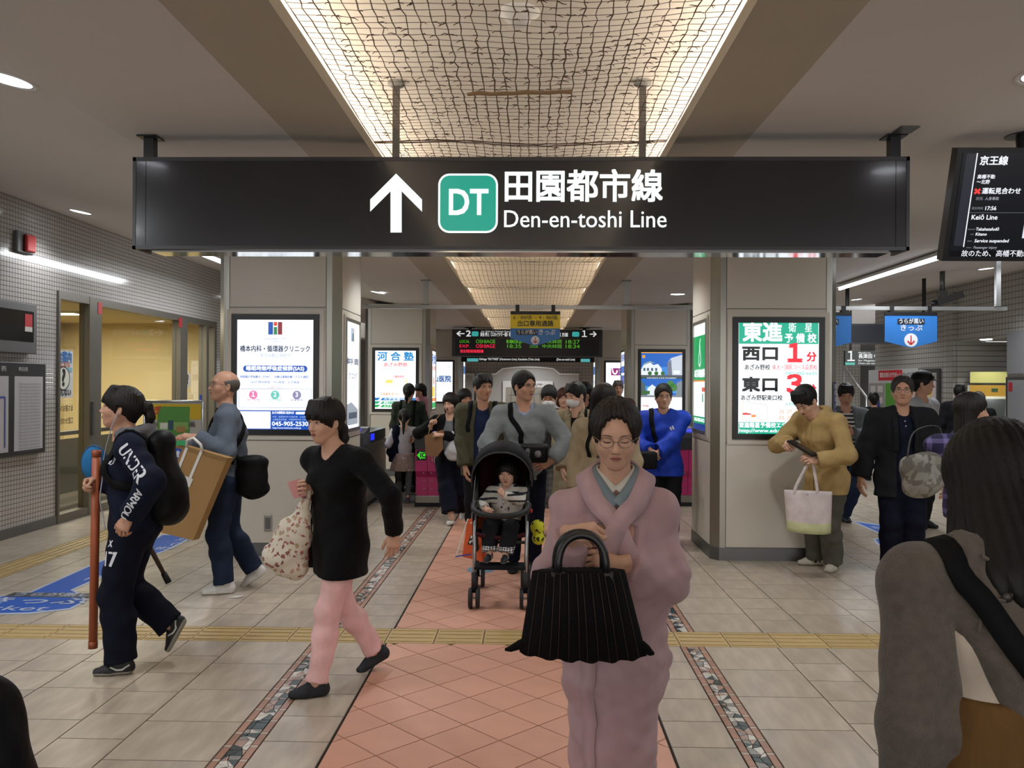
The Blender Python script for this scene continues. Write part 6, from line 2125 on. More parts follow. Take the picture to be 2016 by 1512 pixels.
        if laces:
            b = B()
            for i in range(5):
                x = .02 + .016 * i; z = S_.val(nv(x, 0, .06))
                zz = max([float(S_.ax[2][k]) for k in range(S_.n[2]) if S_.d[min(S_.n[0] - 1, int((x + .10) / vox)), int(.065 / vox), k] < 0] or [.05])
                b.tube([(x - .004, -.02, zz - .006), (x + .004, 0, zz + .001), (x - .004, .02, zz - .006)], .0025, 4)
            ps.append((tow(bpart(b)[0]), b.f, 3))
        o = npmesh('shoe', ps, [mat_up, mat_sole, M('shoe_mark', 'd8d8d4', .5), laces or mat_up], s.root)
        # ankle under the shoe top
        s.parts.append((*sphere_np(tow((-.03, 0, .10)), .036 * c), 0))
        return s

    def shoes(s, up_, sole, **kw):
        for sg in (1, -1): s.foot(sg, up_, sole, **kw)
        return s

    # ---- straps and prints that lie on a garment
    def strap(s, S_, pts, wdt, m, name='strap', off=.006, t=.005, n=28, parent=None, world=True):
        P_ = resample(pts, n)
        pr, g = S_.proj(P_, off)
        b = B()
        side = [np.cross(unit(pr[min(i + 1, n - 1)] - pr[max(i - 1, 0)]), g[i]) for i in range(n)]
        b.ribbon([V(p) for p in pr], wdt, [V(x) for x in side], t)
        if parent is None:
            return npmesh(name, [bpart(b)], [m], s.root)
        for i, p in enumerate(b.v): b.v[i] = tuple(s.w(p))
        return b.build(name, m, parent, True)

    def lettering(s, S_, txt, a, bdir, updir, size, m, name='print', sp=1.0, bold=.02, off=.0025):
        """characters wrapped on a garment: centre a, reading direction bdir, up direction updir"""
        vs, fs = text_mesh(txt, size, 0, 'CENTER', 1.0, 0, sp)
        bd, ud = unit(bdir), unit(updir)
        P_ = np.array([np.asarray(a) + bd * x + ud * y for x, y in vs])
        pr, _ = S_.proj(P_, off)
        parts = [(pr, fs, 0)]
        for dx, dy in ((bold * size, 0), (-bold * size, 0)) if bold else ():
            pr2, _ = S_.proj(P_ + bd * dx + ud * dy, off + .0003); parts.append((pr2, fs, 0))
        return npmesh(name, parts, [m], s.root)


def sphere_np(c, r, nu=10, nv_=7):
    b = B(); b.ell(c, (r, r, r), 0, nu, nv_)
    return np.array([tuple(p) for p in b.v]), b.f


def resample(pts, n):
    P_ = np.array(pts, float)
    # Catmull-Rom through the points, then even spacing
    Q = []
    for i in range(len(P_) - 1):
        p0, p1, p2, p3 = P_[max(i - 1, 0)], P_[i], P_[i + 1], P_[min(i + 2, len(P_) - 1)]
        for t in np.linspace(0, 1, 12, endpoint=False):
            Q.append(.5 * ((2 * p1) + (-p0 + p2) * t + (2 * p0 - 5 * p1 + 4 * p2 - p3) * t * t + (-p0 + 3 * p1 - 3 * p2 + p3) * t ** 3))
    Q.append(P_[-1]); Q = np.array(Q)
    L = np.concatenate([[0], np.cumsum(np.linalg.norm(np.diff(Q, axis=0), axis=1))])
    tt = np.linspace(0, L[-1], n)
    return np.column_stack([np.interp(tt, L, Q[:, i]) for i in range(3)])


def sdf_obj(name, S_, m, parent, smooth=0, mi=None, local=None):
    """mesh of a field given in world coordinates"""
    v, q = S_.mesh(smooth)
    idx = mi(v[q].mean(1)) if mi else 0
    inv = (Matrix.Translation(parent.location) @ parent.rotation_euler.to_matrix().to_4x4()).inverted()
    A = np.array(inv)
    v = v @ A[:3, :3].T + A[:3, 3]
    return npmesh(name, [(v, q, idx)], m if isinstance(m, list) else [m], parent)


def loft(rings, cap=True):
    n = len(rings[0])
    vs = [p for r in rings for p in r]
    fs = [(i * n + k, i * n + (k + 1) % n, (i + 1) * n + (k + 1) % n, (i + 1) * n + k) for i in range(len(rings) - 1) for k in range(n)]
    if cap: fs += [tuple(range(n - 1, -1, -1)), tuple((len(rings) - 1) * n + k for k in range(n))]
    return vs, fs


def stripes_mat(name, c1, c2, freq, duty=.5, axis='Z', cross=None, rough=.85):
    m = bpy.data.materials.new(name); m.use_nodes = True
    q = N(m); tc = q.n('TexCoord'); sx = q.n('SeparateXYZ'); q.l(tc.outputs['Object'], sx.inputs[0])
    def band(ax, f, du):
        a = q.n('Math', _operation='MULTIPLY'); a.inputs[1].default_value = f; q.l(sx.outputs[ax], a.inputs[0])
        b = q.n('Math', _operation='FRACT'); q.l(a.outputs[0], b.inputs[0])
        c = q.n('Math', _operation='LESS_THAN'); c.inputs[1].default_value = du; q.l(b.outputs[0], c.inputs[0])
        return c.outputs[0]
    f = band(axis, freq, duty)
    if cross:
        g = band(cross[0], cross[1], cross[2]); mm = q.n('Math', _operation='ADD'); q.l(f, mm.inputs[0]); q.l(g, mm.inputs[1])
        h = q.n('Math', _operation='MULTIPLY'); h.inputs[1].default_value = .5; q.l(mm.outputs[0], h.inputs[0]); f = h.outputs[0]
    mx = q.n('Mix', _data_type='RGBA'); mx.inputs[6].default_value = lin(c1); mx.inputs[7].default_value = lin(c2)
    q.l(f, mx.inputs[0]); q.l(mx.outputs[2], q.b.inputs['Base Color']); q.b.inputs['Roughness'].default_value = rough
    return m


def blotch_mat(name, base, cols, scale=14, thr=.28, rough=.85, dist=False):
    """scattered patches of a few colours on a base cloth"""
    m = bpy.data.materials.new(name); m.use_nodes = True
    q = N(m); tc = q.n('TexCoord')
    nz = q.n('TexNoise', Scale=scale * 1.5); q.l(tc.outputs['Object'], nz.inputs['Vector'])
    ad = q.n('VectorMath', _operation='SCALE'); ad.inputs['Scale'].default_value = .035; q.l(nz.outputs['Color'], ad.inputs[0])
    a2 = q.n('VectorMath', _operation='ADD'); q.l(tc.outputs['Object'], a2.inputs[0]); q.l(ad.outputs[0], a2.inputs[1])
    vo = q.n('TexVoronoi', Scale=scale); q.l(a2.outputs[0], vo.inputs['Vector'])
    lt = q.n('Math', _operation='LESS_THAN'); lt.inputs[1].default_value = thr; q.l(vo.outputs['Distance'], lt.inputs[0])
    sp_ = q.n('SeparateColor'); q.l(vo.outputs['Color'], sp_.inputs[0])
    rp = q.n('ValToRGB'); rp.color_ramp.interpolation = 'CONSTANT'
    e = rp.color_ramp.elements
    while len(e) < len(cols): e.new(.5)
    for i, c in enumerate(cols): e[i].position = i / len(cols); e[i].color = lin(c)
    q.l(sp_.outputs[0], rp.inputs[0])
    mx = q.n('Mix', _data_type='RGBA'); mx.inputs[6].default_value = lin(base)
    q.l(lt.outputs[0], mx.inputs[0]); q.l(rp.outputs[0], mx.inputs[7]); q.l(mx.outputs[2], q.b.inputs['Base Color']); q.b.inputs['Roughness'].default_value = rough
    return m
# ================================================================ THE PEOPLE
m_blk = cloth('black_knit', '09090b', bump=.5, bscale=40, sheen=.05)
m_pink = cloth('pink_trousers', 'e2b6b4', bump=.4, bscale=16)
m_navy = cloth('navy_cloth', '13182a'); m_dnavy = cloth('dark_navy', '0f1120'); m_dark = cloth('charcoal_cloth', '17171b')
m_blkshoe = M('black_suede', '12121a', .7); m_rub = M('black_rubber', '101012', .6); m_wsole = M('white_sole', 'cfccc4', .5); m_wshoe = M('white_leather', 'cac8c4', .5)
m_jean = cloth('dark_jeans', '1f2a3e', bump=.4, bscale=30); m_strap = M('black_strap', '09090b', .85, spec=.2); m_nylon = cloth('black_nylon', '0c0c0e', rough=.55, bump=.25)
m_white = M('white_paint', 'd8d8d6', 0.5)
PR = M('white_print', 'd4d6dc', .6)

# ---- 1 girl in navy tracksuit, walking left with a red tube
p1 = Person('girl in navy tracksuit with ponytail and backpack walking left with red tube', (-2.19, 4.71), 186, 1.55, True, 'b', build=1.05, lean=2, twist=12,
            lf=(('g', 238, 1326), {'pitch': 0, 'yaw': 12}), rf=(('px', 336, 1230, 4.82), {'pitch': 62, 'yaw': 0}),
            lh=('px', 254, 1018, 4.46), lhp=(-1, .6, -.1), rh=('px', 192, 945, 4.68), rhp=(-1, -.6, -.5), neck=(.35, 0, 0))
p1.body().head(yaw=8, pitch=-8, hair='pony', hm=HBR, hair_kw=dict(tie=(-.11, 0, .03), tail=((-.03, 0, .0), (-.055, 0, -.06), (-.05, 0, -.13)), fringe=.02))
p1.hand(1, (.45, .15, -.9), (.3, .95, 0), curl=(35, 40, 25)); p1.hand(-1, (.6, .55, -.2), (.35, -.6, .6), curl=(55, 60, 35), thumb=.8)
p1.pants('track_trousers', m_dnavy, g=.016, flare=.03, upto=1.0, fold=.005)
p1.top('track_jacket', m_navy, g=.026, hem=-.06, sleeve=.95, collar='full', fold=.006, sl_loose=.014, seed=3.1)
p1.foot(1, M('black_sneaker', '16161a', .6), M('grey_sole', '8a867c', .6), mark=[([(-.055, .062), (-.01, .034), (.02, .036), (.055, .062)], .0065)], laces=PR)
p1.foot(-1, M('black_sneaker', '16161a', .6), M('grey_sole', '8a867c', .6), mark=[([(-.055, .062), (-.01, .034), (.02, .036), (.055, .062)], .0065)], laces=PR)
J = p1.sd['track_jacket']
aa, ee, ww_ = p1.sh[1], p1.el[1], p1.wr[1]
out = nv(.25, 1, 0)
p1.lettering(J, 'UNDER', aa * .5 + ee * .5 + out * .05, unit(ee - aa), np.cross(nv(0, 1, 0), unit(ee - aa)) , .075, PR, 'sleeve_print', 1.0, .03)
p1.lettering(J, 'ARMOUR', ee * .36 + ww_ * .64 + out * .06, unit(ww_ - ee), np.cross(nv(0, 1, 0), unit(ww_ - ee)), .054, PR, 'sleeve_print', .9, .03)
p1.lettering(J, 'UNDER ARMOUR', p1.C + p1.Fv * .14 + p1.Lv * .04 + p1.u * .045, -p1.Fv * .3 + p1.Lv, p1.u, .045, PR, 'chest_print', .9, .03)
T_ = p1.sd['track_trousers']
th = p1.hj[1] * .62 + p1.kn[1] * .38 + nv(.05, .09, 0)
p1.lettering(T_, '17', th, nv(-1, .45, 0), nv(0, 0, 1), .115, PR, 'trouser_print', .9, .03); p1.lettering(T_, 'X', th + nv(0, 0, .085), nv(-1, .45, 0), nv(0, 0, 1), .05, PR, 'trouser_print', .9, .05)
Hd = SDF(p1.Nk - .18, p1.Nk + .16, .008)
for i in range(12):
    t0, t1 = R(40 + 25 * i), R(40 + 25 * (i + 1))
    q0, q1 = (p1.Nk + p1.u * (.015 + .03 * (1 - math.cos(t)) / 2) + p1.Fv * (.082 * math.cos(t) - .004) + p1.Lv * .085 * math.sin(t) for t in (t0, t1)); Hd.cone(q0, q1, .026, .026, .02)
Hd.ell(p1.Nk - p1.Fv * .10 - p1.u * .03, (.05, .075, .07), .03); Hd.fold(.004, 1)
npmesh('hood', [(*Hd.mesh(), 0)], [cloth('grey_hood', '68686c')], p1.root)
b = B(); b.tube([p1.Nk + p1.u * .045 + p1.Fv * (.06 * math.cos(R(a)) + .002) + p1.Lv * .06 * math.sin(R(a)) for a in range(0, 361, 24)], .013, 7); npmesh('inner_collar', [bpart(b)], [cloth('blue_collar', '1c6a9c')], p1.root)
ear = p1.tow((-.005, .082, -.02))
b = B(); cb = resample([ear, ear + nv(.03, .02, -.09), p1.C + p1.Fv * .14 + p1.Lv * .06 + p1.u * .06, p1.C + p1.Fv * .15 + p1.Lv * .05 - p1.u * .04, p1.W + p1.Fv * .16 + p1.Lv * .09, p1.P + nv(.13, .12, .07), p1.P + nv(.10, .16, -.01)], 40)
b.tube(cb, .0032, 6); npmesh('earphone_cable', [bpart(b)], [M('grey_cable', '9a9aa2', .5)], p1.root)
p1.finish()
t = thing('backpack', 'big black backpack on the back of the girl in the navy tracksuit', 'backpack', tuple(p1.w(p1.C - p1.Fv * .26)))
K = SDF((-.55, -.3, .75), (.0, .3, 1.45), .011)
c0 = p1.C - p1.Fv * .145
K.econe(c0 - p1.u * .24 - p1.Fv * .03, c0 + p1.u * .10, (.15, .10), (.12, .06), (0, 1, 0), .05); K.ell(c0 - p1.u * .16 - p1.Fv * .06, (.07, .12, .12), .04); K.ell(c0 + p1.u * .14, (.07, .11, .06), .04); K.fold(.0025, 2.2)
v, q = K.mesh(); A = np.array(t.matrix_world.inverted() if False else Matrix.Translation(-t.location) @ p1.T); npmesh('pack', [(v @ A[:3, :3].T + A[:3, 3], q, 0)], [m_nylon], t)
for sg in (1, -1):
    p1.strap(J, [p1.sh[sg] * .6 + p1.Nk * .4 - p1.Fv * .12 - p1.u * .02, p1.sh[sg] * .62 + p1.Nk * .38 + p1.u * .05, p1.sh[sg] * .65 + p1.Nk * .35 + p1.Fv * .12 - p1.u * .08, p1.C + p1.Lv * sg * .12 + p1.Fv * .1 - p1.u * .06, p1.W + p1.Lv * sg * .16 + p1.u * .06, p1.W + p1.Lv * sg * .12 - p1.Fv * .12], .05, m_strap, 'shoulder_strap', parent=t)
t = thing('poster_tube', 'long red cardboard tube held upright by the girl in the navy tracksuit', 'tube', at(183, 1278, 4.66))
a, c = at(190, 886, 4.66), at(183, 1276, 4.66)
B().tube([a, c], .0225, 20).build('tube', M('red_brown_tube', 'a0512e', .45), t, True); B().tube([a + (a - c) * .0, a + (c - a) * .035], .0245, 20).build('end_cap', M('red_brown_cap', '8c4428', .4), t, True); B().tube([c, c + (a - c) * .035], .0245, 20).build('end_cap', M('red_brown_cap', '8c4428', .4), t, True)
t = thing('round_pouch', 'blue round pouch hanging behind the red tube', 'pouch', at(188, 915, 4.78))
c = at(186, 912, 4.78); b = B(); b.ell(c, (.07, .045, .095), 0, 18, 12); b.build('pouch', cloth('blue_pouch', '2a6a9c'), t, True); b = B(); b.tube([c + V((.085 * math.cos(a) * .85, .0, .10 * math.sin(a))) for a in [R(30 * k) for k in range(13)]], .008, 6); b.build('rim', M('dark_blue_rim', '1c466a'), t, True)
b = B(); b.tube([c + V((0, 0, .09)), V(p1.w(p1.wr[-1])) + V((0, .0, .03))], .005, 5); b.build('cord', m_strap, t)
t = thing('bat', 'brown stick with black rubber tip slung behind the girl in the navy tracksuit', 'stick', at(330, 1146, 4.68))
a, m_, c = at(272, 1035, 4.85), at(322, 1128, 4.93), at(332, 1147, 4.94)
B().tube([a, m_], [.016, .0125], 12).build('shaft', M('brown_stick', '4a3a2c', .5), t, True); B().tube([m_, c], [.017, .019], 12).build('rubber_tip', m_rub, t, True)

# ---- 2 bald man with cardboard parcel, walking left
m_gj = cloth('grey_blue_jacket', '5a626e', bump=.35)
p2 = Person('bald man with glasses in grey jacket carrying a flat cardboard parcel', (-2.26, 6.54), 190, 1.67, False, 'b', lean=1,
            lf=(('g', 441, 1168), {'pitch': 0, 'yaw': 10}), rf=(('px', 500, 1122, 6.65), {'pitch': 34, 'yaw': -8}), pel=(.06, 0, 0),
            lh=('px', 384, 861, 6.2), lhp=(-.8, .3, -1), rh=('px', 352, 884, 6.36), rhp=(-.5, -.4, -1), twist=10)
p2.body().head(yaw=26, pitch=-6, hair='bald', hm=HG, old=1, glasses=m_spec, brow=.8)
p2.hand(1, (.95, .1, .1), (.1, .3, .95), curl=(20, 24, 16)); p2.hand(-1, (.9, .1, -.2), (.1, -.5, .8), curl=(40, 45, 30))
p2.top('shirt', cloth('grey_shirt', 'aeb0b2'), g=.012, hem=-.06, sleeve=.0, collar='open', seed=2); p2.pants('jeans', m_jean, g=.014, flare=.022, upto=1.0, fold=.005)
p2.top('jacket', m_gj, g=.026, hem=-.03, sleeve=.95, open_=(.075, .06), collar='open', fold=.006, sl_loose=.016, seed=4.4)
p2.shoes(m_wshoe, m_wsole, laces=M('lace', 'bdbab4', .6))
J = p2.sd['jacket']
p2.finish()
t = thing('shoulder_bag', 'black shoulder bag hanging behind the bald man', 'bag', at(490, 960, 6.3))
c = p2.P + nv(-.20, .13, .02); K = SDF(c - .24, c + .26, .01); K.econe(c - nv(0, 0, .10), c + nv(0, 0, .10), (.12, .075), (.11, .06), nv(1, .2, 0), .04); K.fold(.006, 3); v, q = K.mesh(); A = np.array(Matrix.Translation(-t.location) @ p2.T); npmesh('bag', [(v @ A[:3, :3].T + A[:3, 3], q, 0)], [m_nylon], t)
p2.strap(J, [c + nv(.05, .0, .13), p2.W + nv(-.06, .16, .03), p2.C + nv(-.10, .08, .02), p2.Nk * .6 + p2.sh[-1] * .4 + nv(-.05, 0, .02), p2.Nk * .6 + p2.sh[-1] * .4 + nv(.05, 0, .02), p2.C + nv(.14, 0, .0), p2.W + nv(.12, .12, .03), c + nv(.12, .05, .10)], .04, m_strap, 'strap', parent=t)
t = thing('cardboard_parcel', 'large flat brown cardboard parcel with blue label and white carry handle', 'parcel', at(360, 1000, 6.0))
c4 = [at(*q) for q in ((292, 858, 6.12), (448, 902, 5.98), (380, 1064, 6.0), (250, 1032, 6.14))]
nn = (c4[1] - c4[0]).cross(c4[3] - c4[0]).normalized()
if nn.y > 0: nn = -nn
B().prism(c4, -nn * .075).build('carton', mat('brown_cardboard', '9a7748', .8, noise=.05, nscale=6), t)
ex, ey = (c4[1] - c4[0]).normalized(), (c4[3] - c4[0]).normalized()
f = Face(c4[0], ex, (-(ey - ex * ey.dot(ex))).normalized()); f.n = nn
def pc(u, v): d = c4[0].lerp(c4[1], u).lerp(c4[3].lerp(c4[2], u), v) - c4[0]; return d.dot(f.r), d.dot(f.u)
f.poly(P('2a4aa8'), [pc(.25, .03), pc(.45, .03), pc(.43, .20), pc(.23, .20)]); f.text(P('dfe2ea'), '取扱注意', *pc(.34, .11), .05, .01, width=.13, o=.004)
for u0 in (.50, .68): f.line(P('d8d6d0'), [pc(u0, .0), pc(u0 - .03, .40)], .022, .004)
f.poly(P('d8d6d0'), [pc(.42, .30), pc(.70, .33), pc(.69, .43), pc(.41, .40)], .005); f.line(M('tape', '8a6a40', .3), [pc(0, .02), pc(1, .02)], .03, .003); f.build(t)
b = B(); h0, h1 = c4[0].lerp(c4[1], .50) + nn * .01, c4[0].lerp(c4[1], .70) + nn * .01; b.tube([h0, h0 + V((.01, -.01, .05)), h0.lerp(h1, .5) + V((0, -.02, .08)), h1 + V((-.01, -.01, .05)), h1], .010, 7); b.build('carry_handle', P('dcdad4'), t, True)
b = B(); p = c4[0].lerp(c4[1], .44) + nn * .012; b.box(p.x - .04, p.x + .04, p.y - .004, p.y, p.z, p.z + .035); b.build('green_tag', P('2f9a5a'), t)

# ---- 3 woman in black tunic and pink trousers, walking left
p3 = Person('woman in black tunic and pink trousers walking left with floral bag', (-1.0, 4.52), 205, 1.51, True, 'c', build=1.14, lean=4, twist=32, hiptwist=8,
            lf=(('g', 622, 1370), {'pitch': 0, 'yaw': -4}), rf=(('px', 738, 1281, 4.72), {'pitch': 26, 'yaw': -4}),
            lh=('px', 777, 1050, 4.42), lhp=(-.3, 1, .1), rh=('px', 606, 972, 4.46), rhp=(-1, -.3, -.6), neck=(.3, 0, 0))
p3.body().head(yaw=30, pitch=7, hair='pony', hm=HBR, hair_kw=dict(tie=(-.10, 0, -.02), tail=((-.025, 0, -.04), (-.03, 0, -.10), (-.01, 0, -.16)), fringe=.026, vol=.004))
p3.hand(1, (.1, .1, -1), (.1, 1, 0), curl=(22, 26, 16)); G3 = p3.hand(-1, (.7, .4, .35), (.4, -.8, -.3), curl=(40, 45, 25), thumb=.5)
p3.pants('trousers', m_pink, g=.003, flare=.014, upto=1.0, fold=.005)
p3.top('tunic', m_blk, g=.016, hem=-.185, sleeve=.96, vneck=.11, fold=.003, skirt=.004, neckr=.07)
p3.shoes(m_blkshoe, m_rub, kind='slip')
p3.finish()
t = thing('phone', 'pink phone held by the woman in the black tunic', 'phone', at(588, 962, 4.4))
c = at(585, 962, 4.40); b = B(); b.obox(c, V((.030, .012, .008)), V((.0, .006, -.001)), V((-.018, 0, .042))); b.build('case', M('pink_phone', 'c98a8c', .4), t)
m_flo = blotch_mat('floral_cloth', 'cfc6b4', ['9c5c58', 'b08a78', '865250', 'a08e6c'], 36, .40)
t = thing('floral_bag', 'cream cloth bag with rose print hanging from the hand of the woman in black', 'bag', at(565, 1080, 4.4))
K = SDF(np.array(at(500, 1165, 4.2)) - .02, np.array(at(625, 975, 4.62)) + .02, .0085)
top_, mid, lo_ = at(601, 988, 4.43), at(583, 1050, 4.41), at(562, 1100, 4.39)
K.econe(top_, mid, (.022, .02), (.085, .055), (1, 0, .3), .04); K.econe(mid, lo_, (.085, .055), (.118, .075), (1, 0, .35), .05); K.cone(at(533, 1092, 4.39), at(582, 1128, 4.39), .035, .04, .05); K.fold(.006, 5.0, 1.4)
sdf_obj('sack', K, m_flo, t)
b = B(); b.tube([top_ + V((-.01, 0, -.01)), top_ + V((.0, .0, .05)), top_ + V((.02, .01, .06)), top_ + V((.02, 0, -.02))], .012, 7); b.build('handle', m_flo, t, True)
t = thing('purse', 'small black and red purse behind the floral bag', 'bag', at(610, 1085, 4.55))
c = at(612, 1080, 4.58); B().box(c.x - .06, c.x + .07, c.y - .03, c.y + .03, c.z - .10, c.z + .09, bev=.02).build('body', m_nylon, t); B().box(c.x - .045, c.x - .0, c.y - .036, c.y - .03, c.z - .06, c.z + .06, bev=.002).build('red_flap', M('red_flap', '8a1c30', .5), t)
b = B(); b.tube([c + V((0, 0, .08)), c + V((.0, .02, .25)), V(p3.w(p3.wr[-1]))], .008, 6); b.build('strap', m_strap, t)
# ---- 4 elderly woman in mauve kimono with a pleated black handbag
m_kim = cloth('mauve_kimono', 'ab8e92', bump=.25, bscale=30, stretch=(1, 1, .3), noise=.05, rough=.62, sheen=.1)
p4 = Person('elderly woman in mauve kimono holding a black pleated handbag', (.275, 2.84), 268, 1.525, True, 'c', build=.96, lean=3, det=.8,
            rh=('px', 1130, 1048, 2.60), rhp=(-.1, -.15, -1), lh=('px', 1215, 1108, 2.66), lhp=(-.1, .15, -1), lf=((.02, .06, .0675), {'pitch': 0, 'yaw': 2}), rf=((.0, -.06, .0675), {'pitch': 0, 'yaw': -2}), neck=(.25, 0, 0))
for sg in (1, -1): p4.sh[sg] = p4.sh[sg] * .92 + p4.Nk * .08 - p4.u * .034
p4.body('slim', vox=.012).head(yaw=-3, pitch=14, hair=None, hm=hair_mat('dark_brown', '241c19'), closed=True, old=1, vox=.0038, child=.93, glasses=M('rimless_wire', '8a7a70', .25, .8), brow=.55)
p4.hair('crop', vox=.005, fringe=.030, vol=.003, fore=.044, wave=.0035)
p4.hand(-1, (.35, .75, -.55), (.75, -.1, .65), curl=(62, 70, 40), thumb=.8, vox=.0036); p4.hand(1, (.3, -.9, -.1), (.8, .3, .4), curl=(35, 40, 25), vox=.0036)
k = p4.k; lo, hi = p4.bounds(p4.all_pts(), .24); lo[2] = .02; hi[2] = p4.Nk[2] + .06
S4 = SDF(lo, hi, .0085)
p4.torso(S4, .012, loose=.025)
S4.econe(p4.W, nv(p4.P[0], 0, p4.P[2] - .15), (.135, .120), (.152, .125), p4.Lh, .06)
S4.econe(nv(p4.P[0], 0, p4.P[2] - .15), nv(.02, 0, .02), (.152, .125), (.132, .120), p4.Lh, .06)
for sg in (1, -1):
    e, w_, a = p4.el[sg], p4.wr[sg], p4.sh[sg]
    S4.cone(a - p4.u * .025, e, .046, .076, .05); cu = e + (w_ - e) * .80
    S4.cone(e, cu, .078, .060, .05)
    m0 = e * .45 + cu * .55
    S4.econe(m0, m0 + nv(-.05, sg * .015, -.22 if sg < 0 else -.37), (.090, .040), (.105, .024), unit(cu - e), .025)
S4.fold(.005, 1.3); S4.fold(.0028, 3.1, 1.9); S4.folds_z(.0045, 30, .6)
for sg in (1, -1):
    e, w_ = p4.el[sg], p4.wr[sg]; cu = e + (w_ - e) * .80; d = unit(w_ - e)
    sl, X, Y, Z = S4.reg(cu - .11, cu + .11, 0); dd = (X - f32(cu[0])) * f32(d[0]) + (Y - f32(cu[1])) * f32(d[1]) + (Z - f32(cu[2])) * f32(d[2]); sub = S4.d[sl]; S4.d[sl] = np.maximum(sub, np.where(dd > 0, dd, sub))
S4.plane((0, 0, .06), (0, 0, -1))
Scut = p4.Nk + p4.Fv * .11
S4.cone(p4.Nk - p4.u * .01, p4.Nk + p4.u * .2, .062, .075, .01, True); S4.cone(Scut + p4.u * .06, p4.Nk + p4.Fv * .13 - p4.u * .07, .062, .008, .01, True)
npmesh('kimono', [(*S4.mesh(), 0)], [m_kim], p4.root)
def collar_pts(off, low, sg):
    n = p4.Nk; a = [n - p4.Fv * .055 + p4.Lv * sg * .02 + p4.u * .045, n + p4.Lv * sg * (.062 + off) + p4.u * .030, n + p4.Lv * sg * (.040 + off) + p4.Fv * .075 + p4.u * (low * .45 + .012), n + p4.Lv * sg * .004 + p4.Fv * .12 + p4.u * low]
    return a + ([n - p4.Lv * sg * .07 + p4.Fv * .15 + p4.u * (low - .14)] if off > .02 else [])
Sb = SDF(lo, hi, .012); p4.torso(Sb, .022, loose=.02)
for nm, off, low, wd, mm, o in (('white_under_collar', -.008, .012, .030, cloth('off_white_silk', 'c9c5bc', bump=.1), .004), ('grey_blue_collar', .004, -.045, .042, cloth('grey_blue_silk', '76848c', bump=.1), .010), ('kimono_collar', .026, -.115, .062, cloth('mauve_collar', 'b2969a', bump=.12), .0135)):
    for sg in (1, -1):
        pts = collar_pts(off, low, sg)
        p4.strap(Sb, pts, wd, mm, nm, off=o + (.003 if sg > 0 else 0), t=.007, n=36)
p4.strap(S4, [p4.C - p4.Lv * .05 + p4.Fv * .15 - p4.u * .06, p4.P - p4.Lv * .09 + p4.Fv * .15, p4.P - p4.Lv * .10 + p4.Fv * .15 - p4.u * .35, p4.P - p4.Lv * .08 + p4.Fv * .15 - p4.u * .68], .05, m_kim, 'front_edge', off=.002, t=.005, n=40)
p4.foot(1, M('white_tabi', 'cfcbc6', .7), m_rub, kind='slip'); p4.foot(-1, M('white_tabi', 'cfcbc6', .7), m_rub, kind='slip')
p4.finish()
t = thing('handbag', 'black pleated fabric handbag with thick arched handles held before the mauve kimono', 'handbag', at(1150, 1290, 2.55))
HY = 2.50
m_hb = cloth('black_pleated_cloth', '0c0a0b', bump=.5, bscale=50, rough=.9)
def hb_ring(v):
    L, Rr = at(1046 + (1020 - 1046) * v, 1124 + 160 * v, HY), at(1232 + (1276 - 1232) * v, 1122 + 170 * v, HY)
    dep = .028 + .05 * math.sin(math.pi * min(1, v * .9 + .08))
    pts = []
    n = 96
    for i in range(n):
        front = i < n // 2
        u = (i + .5) / (n // 2) if front else 1 - (i - n // 2 + .5) / (n // 2)
        prof = (1 - abs(2 * u - 1) ** 3.5)
        pl = .007 * abs(math.sin(u * math.pi * 13)) * prof
        yy = (-1 if front else 1) * (dep * prof + pl)
        p = L.lerp(Rr, u)
        sag = -.012 * v * math.sin(u * math.pi) + .004 * math.sin(u * 39 + 2)* v
        pts.append(V((p.x, HY + yy, p.z + sag)))
    return pts
vs, fs = loft([hb_ring(v / 14) for v in range(15)])
mk('body', vs, fs, m_hb, t, True)
b = B()
for j in range(12):
    u = (j + 1) / 13
    pts = []
    for v in range(15):
        r = hb_ring(v / 14); p = r[int(u * 48)]; pts.append(p + V((0, -.003, 0)))
    b.tube(pts, .0011, 4)
tag(b.build('seam_piping', M('brown_piping', '3a2620', .7), t), kind='stuff')
for hx0, hx1, top, dy in ((1098, 1192, 1052, -.03), (1094, 1190, 1050, .035)):
    a, c, tp = at(hx0, 1130, HY), at(hx1, 1130, HY), at((hx0 + hx1) / 2 + 4, top, HY)
    hh = tp.z - a.z
    pts = [V((a.x + (c.x - a.x) * .5 * (1 - math.cos(s_)) , HY + dy + (.0 - dy * .6) * math.sin(s_), a.z + hh * math.sin(s_) ** .6)) for s_ in [math.pi * i / 16 for i in range(17)]]
    B().tube(pts, .0115, 10).build('handle', M('black_leather', '111013', .4), t, True)
    for q in (a, c): B().box(q.x - .022, q.x + .022, HY + dy - .012, HY + dy + .012, q.z - .06, q.z + .012, bev=.005).build('handle_tab', M('black_leather', '111013', .4), t)
b = B(); b.ell(at(1137, 1136, HY - .04), (.009, .004, .009)); b.build('stud', M('dark_stud', '2c2a2c', .3, .8), t, True)
for px, py, dx in ((1020, 1276, -26), (1274, 1284, 14)):
    B().tube([at(px - dx * .9, py - 14, HY), at(px - dx * .1, py - 6, HY), at(px + dx * .6, py + 2, HY), at(px + dx, py + 3, HY)], [.016, .014, .009, .004], 7).build('corner_tassel', m_hb, t, True)

